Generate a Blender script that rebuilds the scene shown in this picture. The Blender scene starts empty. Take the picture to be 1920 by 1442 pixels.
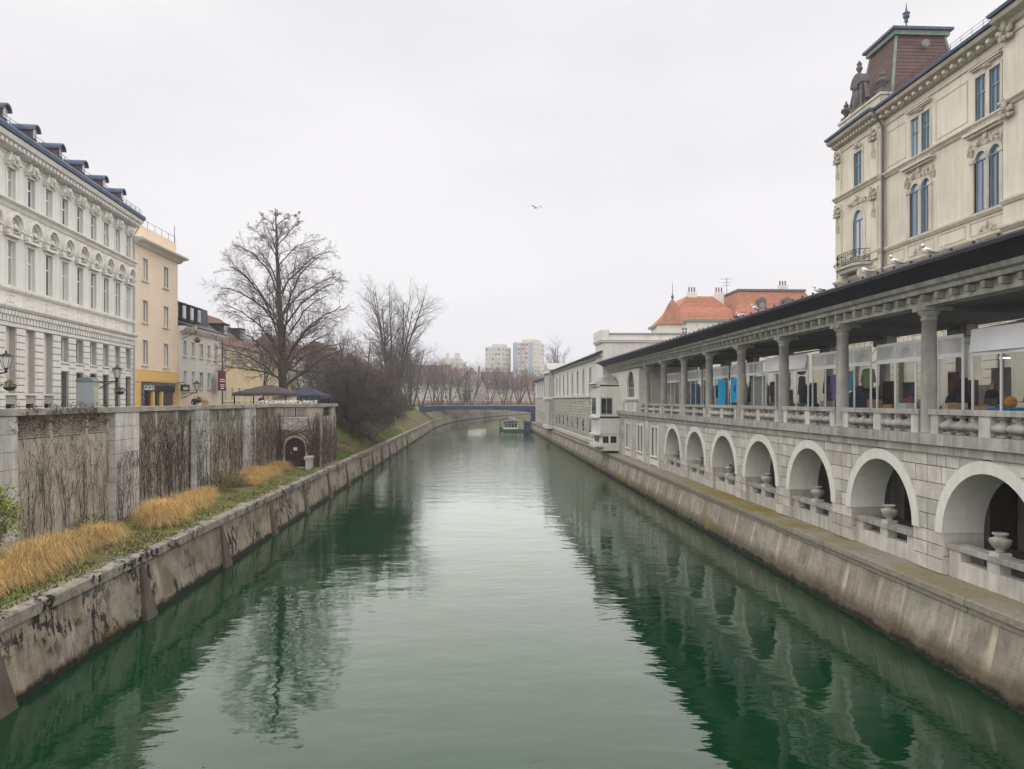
import bpy, math, random
from mathutils import Vector, Matrix
R = math.radians
PI = math.pi
scene = bpy.context.scene
# ------------------------------------------------------------------ camera
cam_d = bpy.data.cameras.new('camera')
cam_d.sensor_width = 36.0
cam_d.lens = 26.25
cam_d.shift_y = 29.0 / 1920.0
cam_d.clip_start = 0.1
cam_d.clip_end = 3000.0
cam = bpy.data.objects.new('camera', cam_d)
scene.collection.objects.link(cam)
cam.location = (0.0, 0.0, 7.5)
cam.rotation_euler = (R(90), 0.0, -0.0461)
scene.camera = cam
# ------------------------------------------------------------------ sky and sun (overcast)
SUN_EL, SUN_AZ = R(88), R(200)          # an overcast sky: the light comes evenly from all of the cloud deck
world = bpy.data.worlds.new('World')
scene.world = world
world.use_nodes = True
wt = world.node_tree
wt.nodes.clear()


def add(nt, t, ins=None, **props):
    n = nt.nodes.new('ShaderNode' + t)
    for k, v in props.items():
        setattr(n, k, v)
    for k, v in (ins or {}).items():
        s = n.inputs[k]
        if isinstance(v, bpy.types.NodeSocket):
            nt.links.new(v, s)
        else:
            s.default_value = v
    return n


def mixc(nt, fac, a, b, blend='MIX'):
    n = add(nt, 'Mix', {0: fac, 6: a, 7: b}, data_type='RGBA', blend_type=blend)
    return n.outputs[2]


def math_(nt, op, a, b=0.0, clamp=False):
    return add(nt, 'Math', {0: a, 1: b}, operation=op, use_clamp=clamp).outputs[0]


def ramp(nt, fac, lo, hi, a=0.0, b=1.0):
    return add(nt, 'MapRange', {0: fac, 1: lo, 2: hi, 3: a, 4: b}, clamp=True).outputs[0]


sky_n = add(wt, 'TexSky', sky_type='NISHITA', sun_disc=False, sun_elevation=SUN_EL, sun_rotation=SUN_AZ,
            altitude=300.0, air_density=1.0, dust_density=4.0, ozone_density=1.0)
sky_bw = add(wt, 'HueSaturation', {'Saturation': 0.12, 'Value': 1.0, 'Color': sky_n.outputs[0]}).outputs[0]
tc = add(wt, 'TexCoord')
mp = add(wt, 'Mapping', {0: tc.outputs['Generated'], 3: (1.0, 1.0, 2.6)})
cl1 = add(wt, 'TexNoise', {'Vector': mp.outputs[0], 'Scale': 1.7, 'Detail': 6.0, 'Roughness': 0.52})
cl = ramp(wt, cl1.outputs[0], 0.36, 0.66)
cloud = mixc(wt, cl, (4.55, 4.46, 4.66, 1), (5.3, 5.17, 5.30, 1))
skyc = mixc(wt, 0.90, sky_bw, cloud)
bg = add(wt, 'Background', {'Color': skyc, 'Strength': 0.10})
wo = add(wt, 'OutputWorld', {'Surface': bg.outputs[0]})

sun_d = bpy.data.lights.new('sun', 'SUN')
sun_d.energy = 1.5
sun_d.angle = R(180)
sun_d.color = (1.0, 0.97, 0.92)
sun = bpy.data.objects.new('sun', sun_d)
scene.collection.objects.link(sun)
sdir = Vector((math.sin(SUN_AZ) * math.cos(SUN_EL), math.cos(SUN_AZ) * math.cos(SUN_EL), math.sin(SUN_EL)))
sun.rotation_euler = (-sdir).to_track_quat('-Z', 'Y').to_euler()
sun.location = (0, -30, 60)

scene.view_settings.view_transform = 'Standard'
scene.view_settings.look = 'None'
scene.view_settings.exposure = 0.86
scene.view_settings.gamma = 1.0
scene.view_settings.use_curve_mapping = False
scene.render.engine = 'CYCLES'
scene.cycles.use_denoising = True
scene.cycles.max_bounces = 6
scene.cycles.diffuse_bounces = 3
scene.cycles.glossy_bounces = 3
scene.cycles.transmission_bounces = 4
scene.cycles.transparent_max_bounces = 10
scene.cycles.volume_bounces = 1
scene.cycles.caustics_reflective = False
scene.cycles.caustics_refractive = False

# ------------------------------------------------------------------ materials
MATS = {}


def new_mat(name):
    m = bpy.data.materials.new(name)
    m.use_nodes = True
    m.node_tree.nodes.clear()
    MATS[name] = m
    return m, m.node_tree


def finish(nt, base, rough=0.8, bump_h=None, bump_d=0.01, spec=0.3, metal=0.0, bstr=1.0, **extra):
    ins = {'Base Color': base, 'Roughness': rough, 'Specular IOR Level': spec, 'Metallic': metal}
    ins.update(extra)
    if bump_h is not None:
        b = add(nt, 'Bump', {'Strength': bstr, 'Distance': bump_d, 'Height': bump_h})
        ins['Normal'] = b.outputs[0]
    p = add(nt, 'BsdfPrincipled', ins)
    add(nt, 'OutputMaterial', {0: p.outputs[0]})
    return p


def pos(nt):
    return add(nt, 'NewGeometry').outputs['Position']


def scaled(nt, vec, s):
    return add(nt, 'VectorMath', {0: vec, 1: s}, operation='MULTIPLY').outputs[0]


def noise(nt, vec, scale, detail=4.0, rough=0.55):
    return add(nt, 'TexNoise', {'Vector': vec, 'Scale': scale, 'Detail': detail, 'Roughness': rough}).outputs[0]


def M(name, col, rough=0.85, var=0.12, scale=1.3, streak=0.0, rnd=0.0, bump=0.006, bscale=14.0, spec=0.25,
      metal=0.0, grime=0.0, gcol=(0.06, 0.055, 0.045), speck=0.0):
    """a weathered everyday surface: patchy tone, optional run-down streaks, dirt blotches and per-piece tone"""
    if name in MATS:
        return MATS[name]
    m, nt = new_mat(name)
    p = pos(nt)
    c = (col[0], col[1], col[2], 1)
    n1 = noise(nt, p, scale, 5.0)
    f = ramp(nt, n1, 0.3, 0.7, 1 - var, 1 + var)
    if rnd:
        oi = add(nt, 'ObjectInfo').outputs['Random']
        f = math_(nt, 'MULTIPLY', f, ramp(nt, oi, 0, 1, 1 - rnd, 1 + rnd))
    if streak:
        s = noise(nt, scaled(nt, p, (2.3, 2.3, 0.16)), 1.6, 4.0)
        f = math_(nt, 'MULTIPLY', f, ramp(nt, s, 0.35, 0.65, 1 - streak, 1.0))
    if speck:
        s2 = noise(nt, p, 38.0, 2.0)
        f = math_(nt, 'MULTIPLY', f, ramp(nt, s2, 0.3, 0.7, 1 - speck, 1 + speck))
    comb = add(nt, 'CombineColor', {0: f, 1: f, 2: f}).outputs[0]
    base = mixc(nt, 1.0, c, comb, 'MULTIPLY')
    if grime:
        g = noise(nt, scaled(nt, p, (1.0, 1.0, 0.45)), 0.9, 8.0, 0.65)
        base = mixc(nt, ramp(nt, g, 0.5, 0.72, 0, grime), base, (gcol[0], gcol[1], gcol[2], 1))
    h = noise(nt, p, bscale, 4.0) if bump else None
    finish(nt, base, rough, h, bump, spec, metal)
    return m


# ------------------------------------------------------------------ mesh building
COL = scene.collection


class MB:
    def __init__(s):
        s.v = []
        s.f = []
        s.mi = []
        s.cur = 0

    def add(s, vs, fs):
        b = len(s.v)
        s.v.extend(vs)
        for f in fs:
            s.f.append(tuple(b + i for i in f))
            s.mi.append(s.cur)

    def box(s, x0, x1, y0, y1, z0, z1):
        s.add([(x0, y0, z0), (x1, y0, z0), (x1, y1, z0), (x0, y1, z0), (x0, y0, z1), (x1, y0, z1), (x1, y1, z1), (x0, y1, z1)],
              [(0, 3, 2, 1), (4, 5, 6, 7), (0, 1, 5, 4), (1, 2, 6, 5), (2, 3, 7, 6), (3, 0, 4, 7)])
        return s

    def cbox(s, cx, cy, z0, w, d, h, b=0.0, tap=1.0):
        """box on a footprint centre with a chamfered or tapering top"""
        x0, x1, y0, y1 = cx - w / 2, cx + w / 2, cy - d / 2, cy + d / 2
        vs = []
        for (z, k) in ((z0, 0.0), (z0 + h - b, 0.0), (z0 + h, b)) if b else ((z0, 0.0), (z0 + h, None)):
            if k is None:
                ww, dd = w / 2 * tap, d / 2 * tap
                vs += [(cx - ww, cy - dd, z), (cx + ww, cy - dd, z), (cx + ww, cy + dd, z), (cx - ww, cy + dd, z)]
            else:
                vs += [(x0 + k, y0 + k, z), (x1 - k, y0 + k, z), (x1 - k, y1 - k, z), (x0 + k, y1 - k, z)]
        n = len(vs) // 4
        fs = [(3, 2, 1, 0)]
        for i in range(n - 1):
            a = i * 4
            for j in range(4):
                fs.append((a + j, a + (j + 1) % 4, a + 4 + (j + 1) % 4, a + 4 + j))
        a = (n - 1) * 4
        fs.append((a, a + 1, a + 2, a + 3))
        s.add(vs, fs)
        return s

    def ext(s, poly, y0, y1, back=True):
        """extrude an (x,z) outline from y0 (front) to y1"""
        n = len(poly)
        vs = [(x, y0, z) for x, z in poly] + [(x, y1, z) for x, z in poly]
        fs = [tuple(range(n))] + ([tuple(range(2 * n - 1, n - 1, -1))] if back else [])
        for i in range(n):
            j = (i + 1) % n
            fs.append((j, i, n + i, n + j))
        s.add(vs, fs)
        return s

    def extx(s, poly, x0, x1, caps=True):
        """extrude a (y,z) profile along x"""
        n = len(poly)
        vs = [(x0, y, z) for y, z in poly] + [(x1, y, z) for y, z in poly]
        fs = [tuple(range(n)), tuple(range(2 * n - 1, n - 1, -1))] if caps else []
        for i in range(n):
            j = (i + 1) % n
            fs.append((j, i, n + i, n + j))
        s.add(vs, fs)
        return s

    def extz(s, poly, z0, z1):
        n = len(poly)
        vs = [(x, y, z0) for x, y in poly] + [(x, y, z1) for x, y in poly]
        fs = [tuple(range(n - 1, -1, -1)), tuple(range(n, 2 * n))]
        for i in range(n):
            j = (i + 1) % n
            fs.append((i, j, n + j, n + i))
        s.add(vs, fs)
        return s

    def quad(s, a, b, c, d):
        s.add([a, b, c, d], [(0, 1, 2, 3)])
        return s

    def tri(s, a, b, c):
        s.add([a, b, c], [(0, 1, 2)])
        return s

    def lathe(s, prof, n=12, c=(0, 0, 0), sx=1.0, sy=1.0):
        vs, fs = [], []
        for r, z in prof:
            for i in range(n):
                t = 2 * PI * (i + 0.5) / n
                vs.append((c[0] + r * math.cos(t) * sx, c[1] + r * math.sin(t) * sy, c[2] + z))
        for k in range(len(prof) - 1):
            for i in range(n):
                j = (i + 1) % n
                fs.append((k * n + i, k * n + j, (k + 1) * n + j, (k + 1) * n + i))
        fs.append(tuple(range(n - 1, -1, -1)))
        fs.append(tuple((len(prof) - 1) * n + i for i in range(n)))
        s.add(vs, fs)
        return s

    def tube(s, pts, rad, n=6, cap=True):
        if not hasattr(rad, '__len__'):
            rad = [rad] * len(pts)
        vs, fs = [], []
        m = len(pts)
        for k in range(m):
            a = pts[max(k - 1, 0)]
            b = pts[min(k + 1, m - 1)]
            dx, dy, dz = b[0] - a[0], b[1] - a[1], b[2] - a[2]
            l = math.sqrt(dx * dx + dy * dy + dz * dz) or 1.0
            dx, dy, dz = dx / l, dy / l, dz / l
            if abs(dz) < 0.9:
                ux, uy, uz = -dy, dx, 0.0
            else:
                ux, uy, uz = 0.0, -dz, dy
            l = math.sqrt(ux * ux + uy * uy + uz * uz) or 1.0
            ux, uy, uz = ux / l, uy / l, uz / l
            wx, wy, wz = dy * uz - dz * uy, dz * ux - dx * uz, dx * uy - dy * ux
            p = pts[k]
            r = rad[k]
            for i in range(n):
                t = 2 * PI * i / n
                c, q = r * math.cos(t), r * math.sin(t)
                vs.append((p[0] + c * ux + q * wx, p[1] + c * uy + q * wy, p[2] + c * uz + q * wz))
        for k in range(m - 1):
            for i in range(n):
                j = (i + 1) % n
                fs.append((k * n + i, k * n + j, (k + 1) * n + j, (k + 1) * n + i))
        if cap and n > 3:
            fs.append(tuple(range(n - 1, -1, -1)))
            fs.append(tuple((m - 1) * n + i for i in range(n)))
        s.add(vs, fs)
        return s

    def ball(s, c, r, n=8, m=5, sc=(1, 1, 1)):
        pr = []
        for k in range(m + 1):
            t = -PI / 2 + PI * k / m
            pr.append((max(r * math.cos(t), 0.001 * r), r * math.sin(t)))
        b = len(s.v)
        s.lathe(pr, n)
        for i in range(b, len(s.v)):
            v = s.v[i]
            s.v[i] = (c[0] + v[0] * sc[0], c[1] + v[1] * sc[1], c[2] + v[2] * sc[2])
        return s

    def xf(s, mat, start=0):
        for i in range(start, len(s.v)):
            s.v[i] = tuple(mat @ Vector(s.v[i]))
        return s

    def mesh(s, name, mats, smooth=False):
        me = bpy.data.meshes.new(name)
        me.from_pydata(s.v, [], s.f)
        if not isinstance(mats, (list, tuple)):
            mats = [mats]
        for m in mats:
            me.materials.append(m)
        if len(mats) > 1:
            me.polygons.foreach_set('material_index', s.mi)
        if smooth:
            me.polygons.foreach_set('use_smooth', [True] * len(me.polygons))
        me.update()
        return me

    def build(s, name, mats, parent=None, smooth=False, loc=(0, 0, 0)):
        return mk(name, s.mesh(name, mats, smooth), parent, loc)


OFF = {}


def mk(name, mesh, parent=None, loc=(0, 0, 0), rz=0.0, sc=None):
    o = bpy.data.objects.new(name, mesh)
    COL.objects.link(o)
    off = OFF.get(parent.name, (0, 0, 0)) if parent else (0, 0, 0)
    o.location = (loc[0] - off[0], loc[1] - off[1], loc[2] - off[2])
    if rz:
        o.rotation_euler = (0, 0, rz)
    if sc:
        o.scale = sc if hasattr(sc, '__len__') else (sc, sc, sc)
    if parent:
        o.parent = parent
    return o


def tag(o, label=None, cat=None, group=None, kind=None):
    if label:
        o['label'] = label
    if cat:
        o['category'] = cat
    if group:
        o['group'] = group
    if kind:
        o['kind'] = kind
    return o


def thing(name, label, cat, loc=(0, 0, 0), rz=0.0, group=None, off=None):
    o = bpy.data.objects.new(name, None)
    COL.objects.link(o)
    o.empty_display_size = 0.3
    o.location = loc
    o.rotation_euler = (0, 0, rz)
    tag(o, label, cat, group)
    if off:
        OFF[o.name] = off
    return o


def thing_R(name, label, cat, X0, Y, z, group=None):
    """faces the river from the right bank: local x = -Y, local y = X - X0, world heights"""
    return thing(name, label, cat, (X0, Y, z), -PI / 2, group, (-Y, 0, z))


def thing_L(name, label, cat, X0, Y, z, group=None):
    """faces the river from the left bank: local x = Y, local y = X0 - X, world heights"""
    return thing(name, label, cat, (X0, Y, z), PI / 2, group, (Y, 0, z))


def thing_W(name, label, cat, loc, group=None):
    """unrotated, parts given in world coordinates"""
    return thing(name, label, cat, loc, 0.0, group, tuple(loc))


def copy_tree(src, label=None, loc=None, rz=None, sc=None, parent=None):
    c = src.copy()
    COL.objects.link(c)
    if parent:
        c.parent = parent
    if label:
        c['label'] = label
    if loc is not None:
        c.location = loc
    if rz is not None:
        c.rotation_euler = (0, 0, rz)
    if sc is not None:
        c.scale = sc if hasattr(sc, '__len__') else (sc, sc, sc)
    for ch in src.children:
        copy_tree(ch, parent=c)
    return c


def structure(o):
    o['kind'] = 'structure'
    return o


def arc(cx, cz, r, a0, a1, n, sx=1.0):
    return [(cx + r * sx * math.cos(a0 + (a1 - a0) * i / n), cz + r * math.sin(a0 + (a1 - a0) * i / n)) for i in range(n + 1)]


def wall_holes(mb, x0, x1, z0, z1, holes, y=0.0, depth=0.3, ends=0.5):
    """a flat wall with rectangular or round-headed openings (hx0,hx1,hz0,hz1,arched) and their reveals"""
    xs = sorted({x0, x1} | {h[0] for h in holes} | {h[1] for h in holes})
    zs = sorted({z0, z1} | {h[2] for h in holes} | {h[3] for h in holes})
    xs = [x for x in xs if x0 <= x <= x1]
    zs = [z for z in zs if z0 <= z <= z1]
    for i in range(len(xs) - 1):
        run = None
        cx = (xs[i] + xs[i + 1]) / 2
        for j in range(len(zs) - 1):
            cz = (zs[j] + zs[j + 1]) / 2
            solid = not any(h[0] < cx < h[1] and h[2] < cz < h[3] for h in holes)
            if solid and run is None:
                run = zs[j]
            if run is not None and (not solid or j == len(zs) - 2):
                top = zs[j] if not solid else zs[j + 1]
                mb.quad((xs[i], y, run), (xs[i + 1], y, run), (xs[i + 1], y, top), (xs[i], y, top))
                run = None
    d = y + depth
    for h in holes:
        a, b, c, e = h[:4]
        if len(h) > 4 and h[4]:
            r = (b - a) / 2
            cx, cz = (a + b) / 2, e - r
            pts = arc(cx, cz, r, PI, 0, 12)
            for k in range(12):
                (px, pz), (qx, qz) = pts[k], pts[k + 1]
                mb.quad((px, y, pz), (qx, y, qz), (qx, y, e), (px, y, e))
                mb.quad((px, y, pz), (px, d, pz), (qx, d, qz), (qx, y, qz))
            e2 = cz
        else:
            e2 = e
            mb.quad((a, y, e), (a, d, e), (b, d, e), (b, y, e))
        mb.quad((a, y, c), (b, y, c), (b, d, c), (a, d, c))
        mb.quad((a, y, c), (a, d, c), (a, d, e2), (a, y, e2))
        mb.quad((b, y, c), (b, y, e2), (b, d, e2), (b, d, c))
    if ends:
        mb.quad((x0, y, z0), (x0, y, z1), (x0, y + ends, z1), (x0, y + ends, z0))
        mb.quad((x1, y, z0), (x1, y + ends, z0), (x1, y + ends, z1), (x1, y, z1))
    return mb


def win_set(w, h, mat_sash, mat_pane, mat_trim, arched=False, bars=(1, 2), trim=0.12, sill=True, depth=0.22, fr=0.06, head=None):
    """meshes of one window, centred on x, sill at z=0: surround, sash, pane"""
    t = MB()
    zt = h - w / 2 if arched else h
    if trim:
        t.box(-w / 2 - trim, -w / 2, -0.05, 0.06, 0, zt)
        t.box(w / 2, w / 2 + trim, -0.05, 0.06, 0, zt)
        if arched:
            o = arc(0, zt, w / 2 + trim, PI, 0, 12)
            i_ = arc(0, zt, w / 2, 0, PI, 12)
            t.ext(o + i_, -0.05, 0.06)
        else:
            t.box(-w / 2 - trim, w / 2 + trim, -0.05, 0.06, h, h + trim)
    if sill:
        t.box(-w / 2 - trim - 0.08, w / 2 + trim + 0.08, -0.16, 0.1, -0.11, -0.003)
    if head:
        t.box(-w / 2 - trim - 0.1, w / 2 + trim + 0.1, -0.2, 0.05, h + trim + head, h + trim + head + 0.12)
        t.box(-w / 2 - trim, w / 2 + trim, -0.09, 0.05, h + trim + 0.003, h + trim + head - 0.003)
    f = MB()
    y0, y1 = depth - 0.08, depth - 0.02
    f.box(-w / 2, -w / 2 + fr, y0, y1, 0, zt)
    f.box(w / 2 - fr, w / 2, y0, y1, 0, zt)
    f.box(-w / 2 + fr, w / 2 - fr, y0, y1, 0, fr)
    if arched:
        f.ext(arc(0, zt, w / 2, PI, 0, 12) + arc(0, zt, w / 2 - fr, 0, PI, 12), y0, y1)
        f.box(-w / 2 + fr, w / 2 - fr, y0 - 0.02, y1, zt - fr / 2, zt + fr / 2)
    else:
        f.box(-w / 2 + fr, w / 2 - fr, y0, y1, h - fr, h)
    for k in range(bars[0]):
        x = -w / 2 + w * (k + 1) / (bars[0] + 1)
        f.box(x - fr / 2, x + fr / 2, y0 - 0.01, y1, fr, (zt if arched else h) - fr)
    for k in range(bars[1] - 1):
        z = h * (0.64 if bars[1] == 2 else (k + 1) / bars[1])
        if arched:
            z = zt * (k + 1) / bars[1]
        f.box(-w / 2 + fr, w / 2 - fr, y0 - 0.012, y1, z - fr * 0.6, z + fr * 0.6)
    p = MB()
    if arched:
        p.ext([(-w / 2, 0)] + arc(0, zt, w / 2, PI, 0, 12) + [(w / 2, 0)], depth - 0.03, depth + 0.02)
    else:
        p.box(-w / 2, w / 2, depth - 0.03, depth + 0.02, 0, h)
    return (t.mesh('window', mat_trim) if t.v else None, f.mesh('sash', mat_sash), p.mesh('pane', mat_pane))


def put_window(ws, parent, x, z, y=0.0):
    if ws[0]:
        w = mk('window', ws[0], parent, (x, y, z))
        mk('sash', ws[1], w)
        mk('pane', ws[2], w)
    else:
        w = mk('window', ws[1], parent, (x, y, z))
        mk('pane', ws[2], w)
    return w


def ornament(rng, w, h, d, n=16, scroll=True):
    """a carved cluster: overlapping rounded lumps and two scrolls"""
    mb = MB()
    mb.ball((0, 0, h * .42), h * .5, 8, 4, (w / h * .95, .12 * d / h + .02, .85))
    for i in range(n):
        a = rng.uniform(-1, 1)
        b = rng.uniform(0, 1) * (1 - 0.55 * abs(a))
        r = rng.uniform(0.07, 0.15) * h
        mb.ball((a * w / 2, -d * rng.uniform(0.2, 1.0), b * h), r, 6, 4, (rng.uniform(.7, 1.5), 0.8, rng.uniform(.6, 1.5)))
    mb.ball((0, -d * 0.9, h * 0.55), 0.17 * h, 8, 5, (1.0, 0.9, 1.35))
    if scroll:
        for s in (-1, 1):
            pts = []
            for k in range(10):
                t = k / 9 * 3.6
                rr = 0.2 * h * (1 - k / 12)
                pts.append((s * (w * 0.42 + rr * math.cos(t) * 0.7), -d * 0.6, h * 0.25 + rr * math.sin(t)))
            mb.tube(pts, 0.05 * h, 5)
    return mb
# ------------------------------------------------------------------ named surfaces
M('asphalt', (0.17, 0.165, 0.16), 0.9, 0.15, 0.4, bump=0.004)
M('plaster_white', (0.75, 0.73, 0.67), 0.85, 0.06, 0.5, streak=0.12, bump=0.002, grime=0.12, gcol=(.45, .43, .38))
M('trim_white', (0.77, 0.75, 0.69), 0.8, 0.07, 0.9, streak=0.14, bump=0.002, grime=0.16, gcol=(.40, .38, .33))
M('plaster_cream', (0.69, 0.64, 0.525), 0.85, 0.09, 0.45, streak=0.13, bump=0.002, grime=0.25, gcol=(0.36, 0.30, 0.2))
M('trim_cream', (0.64, 0.585, 0.48), 0.85, 0.1, 0.7, streak=0.2, bump=0.003, grime=0.35, gcol=(0.26, 0.22, 0.16))
M('plaster_peach', (0.81, 0.655, 0.49), 0.85, 0.05, 0.4, streak=0.05, bump=0.002)
M('plaster_pale', (0.70, 0.66, 0.58), 0.85, 0.06, 0.4, streak=0.06, bump=0.002)
M('plaster_far', (0.52, 0.475, 0.39), 0.85, 0.1, 0.4, streak=0.12, bump=0.002)
M('plaster_yellow', (0.66, 0.53, 0.31), 0.85, 0.08, 0.4, streak=0.1, bump=0.002)
M('shop_orange', (0.76, 0.48, 0.16), 0.7, 0.04, 0.5, bump=0.001)
M('stone_grey', (0.53, 0.50, 0.445), 0.85, 0.16, 2.2, streak=0.12, rnd=0.2, bump=0.012, bscale=16, speck=0.14)
M('stone_pale', (0.58, 0.56, 0.505), 0.85, 0.14, 1.6, streak=0.28, rnd=0.1, bump=0.008, grime=0.34, gcol=(0.22, 0.2, 0.17))
M('mortar', (0.06, 0.055, 0.05), 0.95, 0.15, 3.0, bump=0.004)
M('cast_stone', (0.43, 0.415, 0.37), 0.85, 0.16, 1.7, streak=0.36, rnd=0.09, bump=0.006, bscale=25, grime=0.42, gcol=(0.16, 0.15, 0.13), speck=0.1)
M('arch_plaster', (0.74, 0.725, 0.66), 0.85, 0.06, 0.7, streak=0.10, bump=0.002, grime=0.16, gcol=(.36, .34, .29))
M('dark_roof', (0.035, 0.037, 0.055), 0.6, 0.2, 1.5, bump=0.01, spec=0.3)
M('brown_tile', (0.16, 0.09, 0.07), 0.8, 0.25, 2.0, rnd=0.2, bump=0.012, bscale=9)
M('red_tile', (0.37, 0.155, 0.095), 0.8, 0.18, 1.4, rnd=0.12, bump=0.012, bscale=9)
M('mansard_red', (0.125, 0.078, 0.07), 0.75, 0.14, 2.2, rnd=0.08, bump=0.008, bscale=7)
M('copper_green', (0.22, 0.27, 0.23), 0.7, 0.2, 1.2, streak=0.2, bump=0.004)
M('copper_blue', (0.09, 0.12, 0.19), 0.6, 0.2, 1.2, streak=0.2, bump=0.004)
M('statue_dark', (0.13, 0.12, 0.12), 0.85, 0.25, 3.0, bump=0.01)
M('iron', (0.02, 0.021, 0.023), 0.55, 0.15, 2.0, bump=0.0, spec=0.4)
M('steel_blue', (0.022, 0.05, 0.12), 0.5, 0.12, 1.0, bump=0.001, spec=0.4)
M('white_frame', (0.72, 0.73, 0.72), 0.5, 0.03, 2.0, bump=0.0)
M('grey_frame', (0.40, 0.41, 0.41), 0.5, 0.06, 2.0, bump=0.0)
M('blue_frame', (0.13, 0.27, 0.36), 0.55, 0.1, 2.0, streak=0.1, bump=0.0)
M('old_wall', (0.50, 0.445, 0.355), 0.92, 0.14, 0.8, streak=0.26, bump=0.01, bscale=9, grime=0.45, gcol=(0.17, 0.15, 0.12))
M('old_stone', (0.56, 0.54, 0.50), 0.9, 0.15, 2.0, streak=0.25, rnd=0.1, bump=0.012, grime=0.5, gcol=(0.12, 0.105, 0.085))
M('coping', (0.36, 0.335, 0.285), 0.92, 0.22, 1.6, streak=0.1, rnd=0.08, bump=0.014, grime=0.75, gcol=(0.12, 0.105, 0.08))
M('bark', (0.075, 0.066, 0.06), 0.95, 0.25, 3.0, bump=0.02, bscale=8)
M('twig', (0.15, 0.13, 0.115), 0.95, 0.2, 2.0, bump=0.0)
M('twig_grey', (0.125, 0.112, 0.105), 0.95, 0.2, 2.0, bump=0.0)
M('vine', (0.062, 0.045, 0.036), 0.95, 0.3, 2.5, bump=0.0)
M('vine_red', (0.105, 0.07, 0.055), 0.95, 0.3, 2.5, bump=0.0)
M('dry_grass', (0.66, 0.44, 0.16), 0.85, 0.32, 3.0, rnd=0.22, bump=0.0)
M('straw', (0.56, 0.40, 0.19), 0.85, 0.25, 4.0, bump=0.0)
M('grass_green', (0.15, 0.20, 0.045), 0.85, 0.3, 2.0, bump=0.0)
M('leaf_green', (0.24, 0.29, 0.04), 0.6, 0.35, 5.0, bump=0.0, spec=0.3)
M('leaf_olive', (0.15, 0.13, 0.04), 0.75, 0.35, 5.0, bump=0.0)
M('leaf_gold', (0.40, 0.24, 0.06), 0.8, 0.3, 4.0, bump=0.0)
M('leaf_brown', (0.15, 0.085, 0.05), 0.85, 0.3, 4.0, bump=0.0)
M('weed_and_shade_black', (0.022, 0.024, 0.014), 0.8, 0.4, 4.0, bump=0.01)  # water line weed, and the painted shade behind wall openings
M('timber_dark', (0.05, 0.028, 0.022), 0.6, 0.2, 2.0, streak=0.2, bump=0.003)
M('cloth_dark', (0.022, 0.022, 0.025), 0.9, 0.2, 3.0, bump=0.002)
M('feather_white', (0.80, 0.79, 0.76), 0.7, 0.05, 6.0, bump=0.001)
M('feather_grey', (0.36, 0.37, 0.38), 0.7, 0.12, 6.0, bump=0.001)
M('skin', (0.56, 0.36, 0.27), 0.6, 0.05, 4.0, bump=0.0)

# window panes: dark rooms, a share paler for blinds, in pane_blue for reflected light
def pane_mat(name, dark, blind, share, rough=0.06):
    m, nt = new_mat(name)
    oi = add(nt, 'ObjectInfo').outputs['Random']
    sel = math_(nt, 'GREATER_THAN', oi, 1 - share)
    pz = pos(nt)
    n = noise(nt, scaled(nt, pz, (5, 5, 0.3)), 2.0, 2.0)
    bl = mixc(nt, ramp(nt, n, .3, .7), (blind[0] * .75, blind[1] * .75, blind[2] * .75, 1), (*blind, 1))
    base = mixc(nt, sel, (*dark, 1), bl)
    finish(nt, base, rough, None, spec=0.7)
    return m


pane_mat('pane', (0.06, 0.068, 0.072), (0.36, 0.38, 0.36), 0.5)
pane_mat('pane_pale', (0.10, 0.12, 0.12), (0.33, 0.37, 0.35), 0.7)
pane_mat('pane_blue', (0.12, 0.13, 0.155), (0.42, 0.42, 0.46), 0.6, 0.03)  # pale lavender tone paints light reflected in the palace glass
pane_mat('pane_dark', (0.015, 0.017, 0.02), (0.05, 0.05, 0.05), 0.3)

# clear sheet for stalls
m, nt = new_mat('clear_sheet')
gl = add(nt, 'BsdfGlossy', {'Roughness': 0.05})
tr = add(nt, 'BsdfTransparent', {'Color': (0.90, 0.92, 0.92, 1)})
mx = add(nt, 'MixShader', {0: 0.06, 1: tr.outputs[0], 2: gl.outputs[0]})
add(nt, 'OutputMaterial', {0: mx.outputs[0]})
m, nt = new_mat('milky_sheet')
df = add(nt, 'BsdfDiffuse', {'Color': (0.78, 0.79, 0.81, 1)})
tl = add(nt, 'BsdfTranslucent', {'Color': (0.6, 0.61, 0.62, 1)})
tr = add(nt, 'BsdfTransparent', {'Color': (0.8, 0.8, 0.82, 1)})
m1 = add(nt, 'MixShader', {0: 0.5, 1: df.outputs[0], 2: tl.outputs[0]})
mx = add(nt, 'MixShader', {0: 0.22, 1: m1.outputs[0], 2: tr.outputs[0]})
add(nt, 'OutputMaterial', {0: mx.outputs[0]})

# river water: green body colour under a rippled mirror
m, nt = new_mat('river_water')
p = pos(nt)
big = noise(nt, scaled(nt, p, (0.55, 1.0, 1.0)), 0.55, 3.0, 0.5)
mid = noise(nt, scaled(nt, p, (0.7, 1.25, 1.0)), 1.9, 3.0, 0.55)
fine = noise(nt, scaled(nt, p, (0.8, 1.6, 1.0)), 6.5, 2.0, 0.5)
patch = noise(nt, scaled(nt, p, (1.0, 0.55, 1.0)), 0.045, 3.0, 0.5)
pk = ramp(nt, patch, 0.42, 0.62, 0.25, 1.0)
sep = add(nt, 'SeparateXYZ', {0: p})
wake = math_(nt, 'MULTIPLY', ramp(nt, sep.outputs[1], 52, 75), ramp(nt, sep.outputs[1], 185, 135))
far_ = ramp(nt, sep.outputs[1], 175, 235, 1.0, 0.12)
amp = math_(nt, 'MULTIPLY', math_(nt, 'ADD', math_(nt, 'MULTIPLY', pk, 0.75), math_(nt, 'MULTIPLY', wake, 1.7)), far_)
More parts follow.
